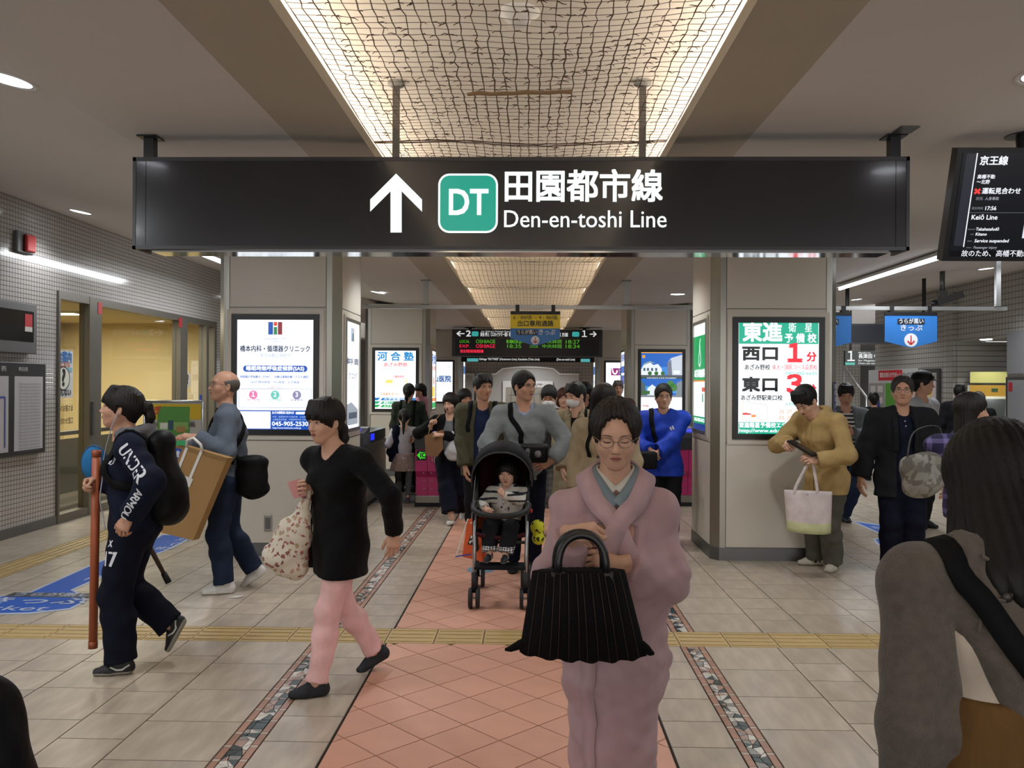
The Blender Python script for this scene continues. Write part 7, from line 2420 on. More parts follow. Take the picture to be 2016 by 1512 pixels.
# ---- 5 woman seen from behind, grey cardigan, close at the right
m_card = mat('grey_brown_knit', '544c45', .95, noise=.16, nscale=50, bump=.35, bscale=240, sheen=.2)
p5 = Person('woman seen from behind in fuzzy grey cardigan with black bag strap', (.892, 1.62), 92, 1.53, True, 'a', build=.86, lean=6, neck=(.75, -.50, 0), det=.75, lh=(.04, .168, .72), rh=(.05, -.168, .72), lhp=(-.6, .3, 0))
p5.body().head(hair=None, hm=mat('hair_straight_black', '0c0908', .5, noise=.2, nscale=90, bump=.22, bscale=170, stretch=(3, 3, .1), spec=.25), pitch=26)
p5.hair('bob', vox=.006, length=.215, vol=.006, wide=.055)
p5.relax(curl=(25, 30, 20))
m_shirt5 = cloth('cream_shirt', 'b9aea0', bump=.25)
p5.top('shirt', m_shirt5, g=.004, hem=.17, sleeve=0, fold=.003)
def cut5(S_):
    pass
p5.top('cardigan', m_card, g=.018, hem=-.18, sleeve=1.0, fold=.003, sl_loose=.008, seed=2.7, vox=.011)
S5 = p5.topS
a0, a1 = p5.C - p5.Fv * .20 + p5.u * .035 + p5.Lv * .112, p5.P - p5.Fv * .22 - nv(0, 0, .26) - p5.Lv * .01
S5u = SDF(S5.lo, S5.lo + .1, S5.h); S5u.n, S5u.d, S5u.ax = S5.n, S5.d.copy(), S5.ax
S5.econe(a0, a1, (.010, .15), (.175, .20), p5.Lv, .01, True)
ob_ = [c for c in p5.root.children if c.name.startswith('cardigan')][0]; bpy.data.objects.remove(ob_)
npmesh('cardigan', [(*S5.mesh(), 0)], [m_card], p5.root)
p5.pants('skirt', cloth('brown_pleated_skirt', '5e4526', bump=.3, bscale=12, stretch=(4, 4, .4)), g=.035, flare=.05, upto=.7, fold=.003, topz=.215)
p5.strap(S5u, [p5.sh[1] * .72 + p5.Nk * .28 + p5.Fv * .05 + p5.u * .02, p5.sh[1] * .72 + p5.Nk * .28 + p5.u * .045, p5.sh[1] * .68 + p5.Nk * .32 - p5.Fv * .10, p5.C + p5.Lv * .035 - p5.Fv * .14, p5.W - p5.Lv * .09 - p5.Fv * .12, p5.P - p5.Lv * .19 - p5.Fv * .03], .044, m_strap, 'bag_strap', off=.004)
bp_, g_ = S5u.proj(p5.C + p5.u * .10 + p5.Lv * .035 - p5.Fv * .14, .002)
b = B(); b.ell(tuple(bp_[0]), (.006, .010, .010)); npmesh('button', [bpart(b)], [M('dark_button', '2a2420', .4)], p5.root)
b = B(); cp, _ = S5u.proj(resample([p5.Nk - p5.Fv * .09 + p5.u * .01 + p5.Lv * .06, p5.Nk - p5.Fv * .11 - p5.u * .03, p5.C - p5.Fv * .14 + p5.u * .10 + p5.Lv * .03, p5.C - p5.Fv * .14 + p5.Lv * .08 + p5.u * .09, a0 + p5.Fv * .06], 24), .002); b.tube(cp, .004, 6); npmesh('cardigan_edge', [bpart(b)], [m_card], p5.root)
p5.shoes(m_blkshoe, m_rub, kind='slip'); p5.finish()

# ---- off-frame person at the lower left whose black bag reaches into the view
p28 = Person('person outside the left edge wearing a black bag', (-1.36, 1.62), 90, 1.66, False, 'b')
p28.body().head(hair='short'); p28.relax(); p28.top('coat', m_dark, g=.025, hem=-.15); p28.pants('trousers', m_dnavy); p28.shoes(m_blkshoe, m_rub); p28.finish()
t = thing('backpack', 'black bag with buckled straps cut off by the lower left corner', 'bag', at(20, 1500, 1.72))
c = at(-2, 1500, 1.72); K = SDF(np.array(c) - nv(.26, .2, .34), np.array(c) + nv(.16, .2, .28), .008)
K.econe(c + V((-.06, .02, -.12)), c + V((-.075, .02, .10)), (.135, .10), (.10, .075), (1, 0, 0), .05); K.ell(c + V((-.06, -.05, -.08)), (.10, .07, .10), .03); K.fold(.003, 1.1)
sdf_obj('bag', K, m_nylon, t)
for dx in (-.03, .03):
    s0, _ = K.proj(resample([c + V((dx - .04, -.1, .08)), c + V((dx - .035, -.12, -.02)), c + V((dx - .035, -.13, -.12))], 14), .004); b = B(); b.ribbon([V(p) for p in s0], .018, V((1, 0, 0)), .004); b.build('strap', M('grey_webbing', '2c2c2e', .6), t, True)
b = B(); s0, _ = K.proj(nv(*(c + V((-.038, -.13, -.03)))), .006); q = V(s0[0]); b.box(q.x - .02, q.x + .02, q.y - .008, q.y + .004, q.z - .025, q.z + .025, bev=.004); b.build('buckle', M('dark_buckle', '3a3a3c', .35, .6), t)
b = B(); b.tube([c + V((-.09, .05, .12)), V((-1.30, 1.72, 1.2)), V((-1.34, 1.66, 1.40))], .012, 6); b.build('shoulder_strap', m_strap, t)

# ---- 6 man in grey sweater behind the stroller
m_gsw = cloth('grey_sweater', '7c8284', bump=.35, bscale=60, stretch=(1, 1, 2))
p6 = Person('man with glasses in grey sweater and blue collar pushing the stroller', (-.06, 7.30), 272, 1.68, False, 'b', build=.97, lean=2,
            rh=('px', 985, 905, 6.98), rhp=(-.5, -1, -.4), lh=('px', 1084, 908, 7.08), lhp=(-.5, 1, .1))
p6.body().head(yaw=38, pitch=2, hair='crop', hm=HB, glasses=m_spec, hair_kw=dict(fore=.022))
p6.hand(1, (.3, -.85, -.3), (.85, .3, .3), curl=(25, 28, 18)); p6.relax(-1)
p6.top('shirt', cloth('pale_blue_shirt', '8a9cc0', bump=.15), g=.012, hem=-.05, sleeve=0, collar='open', fold=0)
p6.top('sweater', m_gsw, g=.026, hem=-.09, sleeve=.97, vneck=.15, fold=.006, sl_loose=.008, neckr=.074, seed=5.1)
p6.pants('trousers', m_dnavy); p6.shoes(m_blkshoe, m_rub); p6.finish()
t = thing('camera_bag', 'black camera bag hanging at the waist of the man in grey sweater', 'bag', at(1055, 895, 7.0))
c = at(1052, 893, 7.06); b = B(); b.box(c.x - .11, c.x + .11, c.y - .05, c.y + .05, c.z - .075, c.z + .075, bev=.028); b.build('bag', m_nylon, t, True)
b = B(); b.box(c.x - .114, c.x + .114, c.y - .054, c.y + .05, c.z + .035, c.z + .08, bev=.018); b.build('flap', M('bag_flap', '131316', .6), t, True)
b = B(); b.lathe([(.03, 0), (.03, .01), (.02, .012), (.0, .012)], (0, 0, 0), 14)
for i, p in enumerate(b.v): b.v[i] = (c.x + .03 + p[0], c.y - .052 - p[2], c.z + .0 + p[1])
b.build('ring', M('dark_ring', '6a6a6c', .4, .7), t, True)
p6.strap(p6.topS, [nv(*(p6.Ti @ (c + V((-.10, -.02, .08))))), p6.C + p6.Fv * .14 - p6.Lv * .04, p6.sh[-1] * .55 + p6.Nk * .45 + p6.Fv * .08 - p6.u * .05, p6.sh[-1] * .55 + p6.Nk * .45 + p6.u * .04, p6.C - p6.Fv * .13], .042, m_strap, 'strap', parent=t)

# ---- 7 stroller and toddler
SX, SYY = -.215, 6.0
st = thing('stroller', 'black folding stroller with hood and silver front legs', 'stroller', (SX, SYY + .3, 0))
m_stf = cloth('stroller_black', '121216', rough=.7, bump=.2); m_silver = M('silver_tube', 'a4a6a8', .3, .9); m_mar = cloth('maroon_lining', '3a161c')
hw = .19
for sx in (-1, 1):
    X = SX + sx * hw
    B().tube([(X - sx * .01, SYY + .06, .20), (X, SYY + .20, .52), (X, SYY + .30, .72)], .0135, 10).build('front_leg', m_silver, st, True)
    B().tube([(X, SYY + .30, .72), (X, SYY + .62, .92), (X, SYY + .80, 1.02)], .013, 10).build('handle_tube', m_rub, st, True)
    B().tube([(X, SYY + .80, 1.02), (X, SYY + .90, 1.05)], .018, 10).build('grip', m_rub, st, True)
    B().tube([(X, SYY + .26, .62), (X, SYY + .55, .30), (X, SYY + .66, .10)], .0125, 10).build('rear_leg', m_rub, st, True)
    B().tube([(X - sx * .01, SYY + .04, .25), (X - sx * .01, SYY + .05, .11)], .02, 10).build('fork', m_rub, st, True)
    for y, zr, nm in ((SYY + .04, .072, 'front_wheel'), (SYY + .68, .085, 'rear_wheel')):
        for dx in (-.026, .026):
            b = B(); ring = []
            prof = [(zr * .55, -.011), (zr * .93, -.013), (zr, -.006), (zr, .006), (zr * .93, .013), (zr * .55, .011)]
            b.lathe(prof, (0, 0, 0), 22); b.add([(zr * .6 * math.cos(R(30 * k)), zr * .6 * math.sin(R(30 * k)), z) for z in (-.011, .011) for k in range(12)], [tuple(range(11, -1, -1)), tuple(range(12, 24))])
            b.v = [(X - sx * .01 + dx + z, y + yy, zr + xx) for xx, yy, z in b.v]
            w_ = b.build(nm, m_rub, st, True)
            b = B(); b.lathe([(zr * .5, .0125), (.0, .014)], (0, 0, 0), 10); b.lathe([(.0, -.014), (zr * .5, -.0125)], (0, 0, 0), 10); b.v = [(X - sx * .01 + dx + z, y + yy, zr + xx) for xx, yy, z in b.v]; b.build('hub', M('grey_hub', '55565a', .5), w_)
        B().tube([(X - sx * .01 - .04, y, zr), (X - sx * .01 + .04, y, zr)], .008, 6).build('axle', m_silver, st)
B().tube([(SX - hw, SYY + .10, .27), (SX + hw, SYY + .10, .27)], .012, 8).build('foot_bar', m_rub, st, True)
b = B(); b.box(SX - hw + .01, SX + hw - .01, SYY + .04, SYY + .24, .27, .285); b.build('footrest', m_stf, st)
B().tube([(SX - hw, SYY + .62, .36), (SX + hw, SYY + .62, .36)], .012, 8).build('cross_bar', m_rub, st, True)
def sheet_solid(rows, nm, m, th=.02):
    n = len(rows[0]); vs = [p for r in rows for p in r]
    o = mk(nm, vs, [(i * n + k, i * n + k + 1, (i + 1) * n + k + 1, (i + 1) * n + k) for i in range(len(rows) - 1) for k in range(n - 1)], m, st, True)
    md = o.modifiers.new('thickness', 'SOLIDIFY'); md.thickness = th; md.offset = 0
    return o
us = [-1 + i / 4 for i in range(9)]
sheet_solid([[(SX + u * hw * .96, y, z - .03 * (1 - u * u)) for u in us] for y, z in ((SYY + .18, .50), (SYY + .25, .49), (SYY + .45, .45), (SYY + .52, .47))], 'seat', m_mar, .03)
sheet_solid([[(SX + u * hw * .98, y + .04 * (1 - u * u), z) for u in us] for y, z in ((SYY + .52, .46), (SYY + .58, .62), (SYY + .66, .80), (SYY + .73, .97), (SYY + .75, 1.04))], 'seat_back', m_mar, .03)
for sx in (-1, 1):
    sheet_solid([[(SX + sx * (hw + .01), y, z0 + (z1 - z0) * v) for v in (0, .5, 1)] for y, z0, z1 in ((SYY + .22, .50, .62), (SYY + .40, .46, .72), (SYY + .58, .5, .9), (SYY + .70, .7, 1.0))], 'side_panel', m_stf, .015)
sheet_solid([[(SX + math.sin(a) * hw * 1.18, y0 + (y1 - y0) * (1 - abs(a) / 1.75), zb + math.cos(a) * zh) for a in [(-1.75 + 3.5 * i / 16) for i in range(17)]] for y0, y1, zb, zh in ((SYY + .38, SYY + .14, .86, .23), (SYY + .46, SYY + .32, .88, .255), (SYY + .58, SYY + .52, .90, .25), (SYY + .72, SYY + .74, .92, .20), (SYY + .76, SYY + .80, .92, .08))], 'hood', m_stf, .01)
b = B(); b.tube([(SX + math.sin(a) * hw * 1.18, SYY + .38 - .24 * (1 - abs(a) / 1.75), .86 + math.cos(a) * .23) for a in [(-1.75 + 3.5 * i / 16) for i in range(17)]], .006, 6); b.build('hood_rim', M('dark_grey_piping', '35353a', .6), st, True)
bbp = [(SX - hw, SYY + .30, .70), (SX - hw, SYY + .12, .685), (SX - hw + .06, SYY + .02, .665), (SX, SYY - .01, .655), (SX + hw - .06, SYY + .02, .665), (SX + hw, SYY + .12, .685), (SX + hw, SYY + .30, .70)]
B().tube(resample(bbp, 24).tolist(), .021, 10).build('bumper_bar', m_rub, st, True)
for sx in (-1, 1):
    b = B(); b.ell((SX + sx * (hw + .012), SYY + .27, .69), (.022, .03, .03)); b.build('hinge', m_rub, st, True)
b = B(); b.ell((SX + hw + .028, SYY + .24, .66), (.012, .016, .016)); tag(b.build('red_button', M('red_plastic', 'a82020', .4), st, True), 'red button on the right hinge')
# the child
p7 = Person('toddler in striped white top sitting in the stroller, hand at mouth', (SX + .03, SYY + .40), 258, .90, False, 'a', build=1.25, lean=-4, pel=(-.03, 0, .065), drop=-.0,
            lf=((.24, .055, .355), {'pitch': 8, 'yaw': 4}), rf=((.24, -.065, .355), {'pitch': 8, 'yaw': -4}),
            lh=(.17, .02, .775), lhp=(-.1, 1, -.5), rh=(.20, -.10, .68), rhp=(-.2, -1, -.5), neck=(.25, 0, 0))
p7.head_c = p7.head_c + nv(0, 0, .015)
p7.body(vox=.009).head(yaw=4, pitch=8, hair='bob', hm=HB, child=1.10, brow=.6, vox=.0045, hair_kw=dict(length=.05, fringe=.028, vol=.003))
p7.hand(1, (.1, -.5, .8), (.8, .3, .2), curl=(55, 60, 40), thumb=.6); p7.hand(-1, (.7, .5, -.2), (.2, -.3, .9), curl=(40, 40, 30))
m_tod = stripes_mat('striped_sleeve', 'd0cec8', '1a1a1e', 18, .28, 'Z'); m_tw = cloth('white_print_top', 'c2beb6', bump=.2)
p7.top('top', m_tw, g=.012, hem=-.03, sleeve=.93, fold=.002, vox=.0052, mats=[m_tw, M('navy_vest', '14151c', .8), blotch_mat('printed_front', 'c2beb6', ['3a3a3e', '8a8a88'], 34, .3)], mi=lambda c, s: np.where((np.abs(c[:, 1]) < .04) & (c[:, 2] < s.C[2] + .02), 2, np.where((np.abs(c[:, 1]) > .055) & (np.abs(((c[:, 2] - s.C[2]) * 22) % 1 - .5) < .16) & (c[:, 2] > s.C[2] - .02), 1, 0)))
m_chk = stripes_mat('gingham_cuff', 'cfcfd2', '101014', 55, .5, 'Y', ('Z', 55, .5))
p7.pants('trousers', m_dark, g=.014, flare=.018, upto=.93, fold=.002, vox=.007, mats=[m_dark, m_chk], mi=lambda c, s: (c[:, 2] < .415).astype(int))
p7.shoes(M('toddler_sneaker', '1c1e22', .7), M('toddler_sole', '6a6c6c', .6), mark=[([(-.04, .05), (.02, .045)], .004), ([(-.04, .035), (.03, .03)], .004)]); p7.finish()
t = thing('shopping_bag', 'orange paper shopping bag with white side hung on the left of the stroller', 'bag', at(930, 1100, 6.55))
q0, q1, q2, q3 = at(920, 1022, 6.62), at(949, 1018, 6.50), at(949, 1106, 6.50), at(910, 1096, 6.62)
nn = (q1 - q0).cross(q3 - q0).normalized()
if nn.y < 0: nn = -nn
B().prism([q0, q1, q2, q3], nn * .09).build('bag', M('orange_paper', 'd0582a', .5), t)
f = Face(q0, (q1 - q0), (q0 - q3).normalized()); f.n = -nn
def qc(u, v): d = q0.lerp(q1, u).lerp(q3.lerp(q2, u), v) - q0; return d.dot(f.r), d.dot(f.u)
f.poly(P('d8d2c8'), [qc(0, .0), qc(.1, 0), qc(.08, 1), qc(-.02, 1)]); f.poly(P('3a4aa0'), [qc(0, .96), qc(1, .97), qc(1, 1), qc(0, 1)]); f.text(P('e4d8cc'), '●●●●', *qc(.55, .2), .016, width=.07); f.poly(P('26201e'), [qc(.62, .52), qc(1, .45), qc(1, .78), qc(.58, .72)], .003)
for u, v in ((.72, .56), (.86, .52), (.74, .68), (.88, .66)): f.disc(P('dcd6ce'), *qc(u, v), .013, .005, 8)
f.poly(P('d8b030'), [qc(.86, .2), qc(1, .2), qc(1, .45), qc(.9, .48)], .003); f.build(t)
b = B(); b.tube([q0.lerp(q1, .3), V((SX - hw - .02, SYY + .66, .90)), q0.lerp(q1, .85)], .004, 5); b.build('handle', m_white, t, True)
t = thing('shoe_bag', 'yellow and black patterned bag hanging on the right of the stroller', 'bag', at(1058, 1050, 6.7))
K = SDF(np.array(at(1030, 1085, 6.5)) - .03, np.array(at(1085, 1015, 6.9)) + .03, .008); K.ell(at(1058, 1038, 6.72), (.055, .05, .06), .02); K.ell(at(1060, 1060, 6.72), (.05, .045, .05), .02); sdf_obj('bag', K, blotch_mat('yellow_black_print', 'c6cc2c', ['14140e', '1c1c10'], 24, .30), t)
b = B(); b.tube([at(1058, 1030, 6.72), V((SX + hw + .03, SYY + .75, .98))], .005, 5); b.build('cord', m_strap, t)
# ---- 8 young man in open green jacket
m_olive = cloth('olive_jacket', '4c4a3a', bump=.35)
p = Person('young man in open olive jacket and navy shirt left of the stroller', (-.46, 8.25), 268, 1.665, False, 'b', lean=1, rh=('px', 916, 930, 8.1), det=1.1)
p.body().head(yaw=30, pitch=3, hair='short', hm=HB); p.relax()
p.top('shirt', cloth('navy_tee', '1c2644', bump=.15), g=.012, hem=-.08, sleeve=0, fold=.002); p.pants('trousers', m_dark)
p.top('jacket', m_olive, g=.03, hem=-.15, sleeve=.97, open_=(.075, .085), collar='open', fold=.006, sl_loose=.016, skirt=.01)
for sg in (1, -1): p.strap(p.topS, [p.sh[sg] * .55 + p.Nk * .45 - p.Fv * .1, p.sh[sg] * .58 + p.Nk * .42 + p.u * .05, p.sh[sg] * .6 + p.Nk * .4 + p.Fv * .1 - p.u * .06, p.C + p.Lv * sg * .12 + p.Fv * .08 - p.u * .06], .04, m_strap, 'pack_strap')
p.shoes(m_blkshoe, m_rub); p.finish()

# ---- 9 woman with brown paper bag
p = Person('woman in black cardigan and grey blouse with brown paper bag on her arm', (-.93, 9.95), 262, 1.535, True, 'a', lean=2, det=1.15,
           lf=(('px', 912, 1004, 10.15), {'pitch': 24, 'yaw': 5}), rf=(('g', 889, 1032), {'pitch': -4, 'yaw': -4}), rh=('px', 848, 839, 9.7), rhp=(-.2, -1, -.6), lh=('px', 868, 856, 9.6), lhp=(-.4, 1, -.8))
p.body().head(yaw=-14, pitch=10, roll=4, hair='bob', hm=HB, closed=True, hair_kw=dict(length=.10, fringe=.034)); p.hand(-1, (.3, .2, .8), (-.2, -.9, .2), curl=(60, 65, 40), thumb=.6); p.hand(1, (.3, -.8, .1), (.6, .2, .7), curl=(45, 50, 30))
p.top('blouse', cloth('grey_check_blouse', '6a6c6e', bump=.2), g=.012, hem=-.05, sleeve=0, collar='open', fold=.002); p.top('cardigan', m_blk, g=.026, hem=-.12, sleeve=.9, open_=(.05, .075), fold=.004, sl_loose=.01)
p.pants('cropped_trousers', m_dnavy, g=.02, flare=.045, upto=.80); p.shoes(m_wshoe, m_wsole, kind='pump'); p.finish()
t = thing('paper_bag', 'brown paper bag hanging from the wrist of the woman in black cardigan', 'bag', at(855, 895, 9.57))
q = [at(836, 858, 9.59), at(872, 846, 9.59), at(872, 884, 9.59), at(860, 899, 9.59), at(838, 897, 9.59)]
B().prism(q, (0, .10, 0)).build('bag', mat('brown_paper', '7c5a3a', .75, noise=.06), t)
b = B(); b.tube([q[0].lerp(q[1], .2), at(848, 838, 9.67), at(868, 814, 9.77)], .006, 6); b.build('handle', M('tan_cord', '8a6a4a', .6), t, True)
t = thing('plastic_bag', 'white plastic carrier bag held by the woman in black cardigan', 'bag', at(892, 890, 9.67))
K = SDF(np.array(at(868, 915, 9.47)) - .03, np.array(at(916, 838, 9.87)) + .03, .009); K.econe(at(891, 850, 9.65), at(891, 890, 9.65), (.02, .02), (.085, .045), (1, 0, 0), .04); K.econe(at(891, 886, 9.65), at(892, 900, 9.65), (.085, .05), (.08, .04), (1, 0, 0), .03); K.fold(.006, 2)
sdf_obj('bag', K, M('white_plastic', 'b0b0b4', .3), t)
# ---- 10 woman half hidden behind her
p = Person('dark-haired woman half hidden between the black cardigan and the olive jacket', (-.82, 10.6), 275, 1.51, True, 'b', det=1.35)
p.body().head(yaw=25, pitch=4, hair='bob', hm=HB, vox=.007, hair_kw=dict(vox=.009, length=.06)); p.relax(vox=.008); p.top('jacket', m_dark, g=.02); p.pants('trousers', m_dnavy); p.shoes(m_blkshoe, m_rub, vox=.01); p.finish()

# ---- 11 girl in lace skirt, seen from behind
p = Person('girl with long ponytail in white top and lace skirt walking through the gate', (-1.73, 11.65), 96, 1.27, True, 'a', build=.85, lean=2, det=1.0,
           lf=(('g', 786, 984), {'pitch': 4, 'yaw': 4}), rf=(('g', 803, 990), {'pitch': 14, 'yaw': -4}), rh=('px', 816, 862, 11.6), lh=('px', 778, 860, 11.7))
p.body().head(yaw=0, pitch=10, hair='pony', hm=HB, child=1.06, hair_kw=dict(tie=(-.10, 0, .02), tail=((-.03, 0, .0), (-.05, 0, -.10), (-.04, 0, -.28)))); p.relax()
p.top('white_top', cloth('white_knit', 'c4c4c8', bump=.2), g=.014, hem=-.04, sleeve=.95, fold=.003); p.pants('leggings', cloth('grey_leggings', '5c5e60', bump=.1), g=.004, flare=.0, fold=.001)
Sk = SDF(p.P - nv(.26, .28, .30), p.P + nv(.26, .28, .12), .008)
Sk.econe(p.P + nv(0, 0, .06), p.P - nv(0, 0, .20), (.135, .11), (.185, .15), p.Lh, .03); Sk.econe(p.P - nv(0, 0, .06), p.P - nv(0, 0, .24), (.16, .125), (.195, .16), p.Lh, .01); Sk.folds_z(.008, 46, 1); Sk.plane(p.P - nv(0, 0, .19), (0, 0, -1)); Sk.plane(p.P + nv(0, 0, .05), (0, 0, 1))
npmesh('lace_skirt', [(*Sk.mesh(), 0)], [blotch_mat('lace_print', 'a8968c', ['c8b8ae', '8a6a66', 'b08c88'], 26, .35)], p.root)
p.shoes(M('purple_sneaker', '4a3a52', .6), M('pink_sole', '9a8a92', .6)); p.finish()
t = thing('jacket', 'navy jacket bundled on the left arm of the girl in the lace skirt', 'jacket', at(776, 880, 11.65))
K = SDF(np.array(at(776, 880, 11.62)) - nv(.16, .16, .34), np.array(at(776, 880, 11.62)) + nv(.16, .16, .30), .011); c = at(777, 870, 11.62); K.econe(c + V((.02, 0, .18)), c + V((-.02, 0, -.14)), (.06, .05), (.10, .07), (1, 0, 0), .05); K.cone(c + V((-.03, 0, -.05)), c + V((-.05, 0, -.24)), .055, .035, .04); K.fold(.008, 2)
sdf_obj('cloth', K, m_navy, t)
# ---- 12 mother with ponytail, 13 small girl on her arm
p = Person('mother in olive top with ponytail seen from behind carrying a small girl', (-1.80, 12.55), 84, 1.575, True, 'a', lean=1, det=1.25, rh=('px', 822, 850, 12.75), rhp=(-.3, -1, -1), lh=('px', 772, 890, 12.6))
p.body().head(pitch=4, hair='pony', hm=HB, hair_kw=dict(tie=(-.11, 0, .0), tail=((-.025, 0, -.02), (-.03, 0, -.10), (-.02, 0, -.18)))); p.relax(vox=.007)
p.top('top', cloth('olive_green_top', '323a30'), g=.03, hem=-.10, sleeve=.9, fold=.006); p.pants('trousers', m_dnavy, g=.02); p.shoes(m_blkshoe, m_rub)
for sg in (1, -1): p.strap(p.topS, [p.sh[sg] * .6 + p.Nk * .4 + p.Fv * .05, p.sh[sg] * .6 + p.Nk * .4 + p.u * .05, p.sh[sg] * .6 + p.Nk * .4 - p.Fv * .1 - p.u * .08, p.W + p.Lv * sg * .1 - p.Fv * .1], .03, m_strap, 'pack_strap')
p.finish()
p = Person('small girl in pink carried on the arm of the mother in olive top', (-1.62, 12.78), 215, .95, True, 'a', build=1.1, lean=4, det=.9, drop=.60, lf=((.14, .07, .72), {'pitch': 30}), rf=((.12, -.07, .72), {'pitch': 30}), lh=(.16, .06, 1.16), rh=(.14, -.08, 1.18))
p.body().head(yaw=25, pitch=6, hair='bob', hm=HB, child=1.12, hair_kw=dict(length=.07, fringe=.014)); p.relax(vox=.007)
p.top('pink_top', cloth('pale_pink', 'b8889c'), g=.012, hem=-.03, sleeve=.9, fold=.002); p.pants('trousers', cloth('grey_pink_trousers', '5a4a52'), g=.01); p.shoes(M('pink_shoe', '9a6a7a', .6), m_wsole); p.finish()

# ---- 14-18 people in the crowd behind the sweater man
p = Person('woman with white face mask and grey coat behind the man in grey sweater', (.185, 9.0), 270, 1.56, True, 'b', det=1.2, lh=('px', 1112, 905, 8.85))
p.body().head(yaw=-8, pitch=16, hair='pony', hm=HB, mask=True, closed=True, vox=.006, hair_kw=dict(fringe=.04)); p.relax(vox=.007)
m_ch2 = stripes_mat('grey_check_skirt', '4a4c4e', '66686a', 16, .5, 'Z', ('Y', 16, .5))
p.top('coat', cloth('dark_grey_coat', '3c3e3e'), g=.028, hem=-.12, collar='full', fold=.004); p.top('checked_skirt', m_ch2, g=.022, hem=-.50, sleeve=0, skirt=.02, fold=.003); p.shoes(m_blkshoe, m_rub, vox=.009); p.finish()
p = Person('woman with auburn hair and round glasses deep in the crowd', (.40, 10.4), 262, 1.525, True, 'a', det=1.35)
p.body().head(yaw=4, hair='bob', hm=HRED, glasses=m_spec, vox=.006, hair_kw=dict(length=.05, vol=.006)); p.relax(vox=.008); p.top('coat', m_dark, g=.022, hem=-.2); p.pants('trousers', m_dnavy); p.shoes(m_blkshoe, m_rub, vox=.01); p.finish()
m_tr = cloth('beige_trench', '8a7f66', bump=.25)
def trench(p, **k):
    p.top('blouse', m_dark, g=.012, hem=-.05, sleeve=0, fold=0, vox=.011)
    p.top('trench_coat', m_tr, g=.03, hem=-.42, sleeve=.95, collar='open', open_=(.05, .004), openz=.12, fold=.004, skirt=.03, sl_loose=.014, **k)
    b = B()
    for sg in (1, -1):
        for z in (.20, .08, -.04):
            q, g = p.topS.proj(p.W + p.u * (z - .02) + p.Fv * .15 + p.Lv * sg * .055, .003); b.ell(tuple(q[0]), (.006, .012, .012), 0, 8, 6)
    npmesh('buttons', [bpart(b)], [M('horn_button', '4a4032', .4)], p.root)['kind'] = 'stuff'
    for sg in (1, -1):
        pts = [p.Nk + p.Lv * sg * .065 + p.Fv * .045 + p.u * .0, p.Sh + p.Lv * sg * .065 + p.Fv * .10 - p.u * .03, p.C + p.Lv * sg * .04 + p.Fv * .15, p.C + p.Lv * sg * .01 + p.Fv * .15 - p.u * .05]
        p.strap(p.topS, pts, .06, m_tr, 'lapel', off=.008, t=.007)
p = Person('woman in beige trench coat with white face mask looking down', (.425, 8.1), 258, 1.59, True, 'a', det=1.0, rh=('px', 1108, 925, 7.9), lh=('px', 1150, 930, 8.0))
p.body().head(yaw=-38, pitch=14, hair='short', hm=HB, mask=True, closed=True, hair_kw=dict(fringe=.034)); p.relax(); trench(p); p.pants('trousers', m_dark); p.shoes(m_blkshoe, m_rub)
p.strap(p.topS, [p.sh[1] * .5 + p.Nk * .5 - p.Fv * .1, p.sh[1] * .55 + p.Nk * .45 + p.u * .05, p.sh[1] * .6 + p.Nk * .4 + p.Fv * .1 - p.u * .06, p.C + p.Lv * .12 + p.Fv * .1 - p.u * .08], .025, m_strap, 'bag_strap'); p.finish()
p = Person('woman with dark bob in pale trench coat just behind the kimono', (.575, 6.75), 266, 1.57, True, 'a', det=1.0)
m_tr2 = cloth('pale_trench', '9c8e74', bump=.25)
p.body().head(yaw=22, pitch=10, hair='bob', hm=HBR, closed=True, hair_kw=dict(length=.13, fringe=.028, vol=.004)); p.relax(); m_tr_, m_tr = m_tr, m_tr2; trench(p, seed=4); m_tr = m_tr_; p.pants('trousers', m_dark); p.shoes(m_blkshoe, m_rub)
p.strap(p.topS, [p.sh[-1] * .55 + p.Nk * .45 - p.Fv * .1, p.sh[-1] * .6 + p.Nk * .4 + p.u * .05, p.sh[-1] * .62 + p.Nk * .38 + p.Fv * .1 - p.u * .06, p.C - p.Lv * .12 + p.Fv * .1 - p.u * .1], .036, m_strap, 'bag_strap'); p.finish()
p = Person('person in black with dark hair deepest in the crowd behind the masks', (.70, 11.3), 275, 1.60, False, 'b', det=1.4)
p.body().head(yaw=-30, pitch=20, hair='bob', hm=HB, vox=.007, hair_kw=dict(length=.08, vox=.009)); p.relax(vox=.008); p.top('coat', m_dark, g=.03, hem=-.2); p.pants('trousers', m_dnavy); p.shoes(m_blkshoe, m_rub, vox=.01); p.finish()

# ---- 19 man in bright blue staff jacket
m_blue = cloth('bright_blue_jacket', '1c3aa4', bump=.3, rough=.55)
p = Person('older man in bright blue jacket standing with folded hands before the gates', (1.32, 8.6), 262, 1.575, False, 'b', lean=0, det=1.0, rh=('px', 1281, 888, 8.35), rhp=(-.5, -1, -.6), lh=('px', 1293, 893, 8.33), lhp=(-.5, 1, -.6))
p.body().head(yaw=6, pitch=2, hair='crop', hm=HB, old=1, glasses=m_spec, hair_kw=dict(fore=.01)); p.hand(1, (.2, -.6, -.5), (.8, .2, .3), curl=(45, 50, 30)); p.hand(-1, (.2, .5, -.7), (.8, -.2, .2), curl=(45, 50, 30))
p.top('jacket', m_blue, g=.032, hem=-.13, sleeve=.95, collar='full', fold=.007, sl_loose=.016, seed=1.9); p.pants('trousers', m_dark, g=.018, flare=.02); p.shoes(m_blkshoe, m_rub)
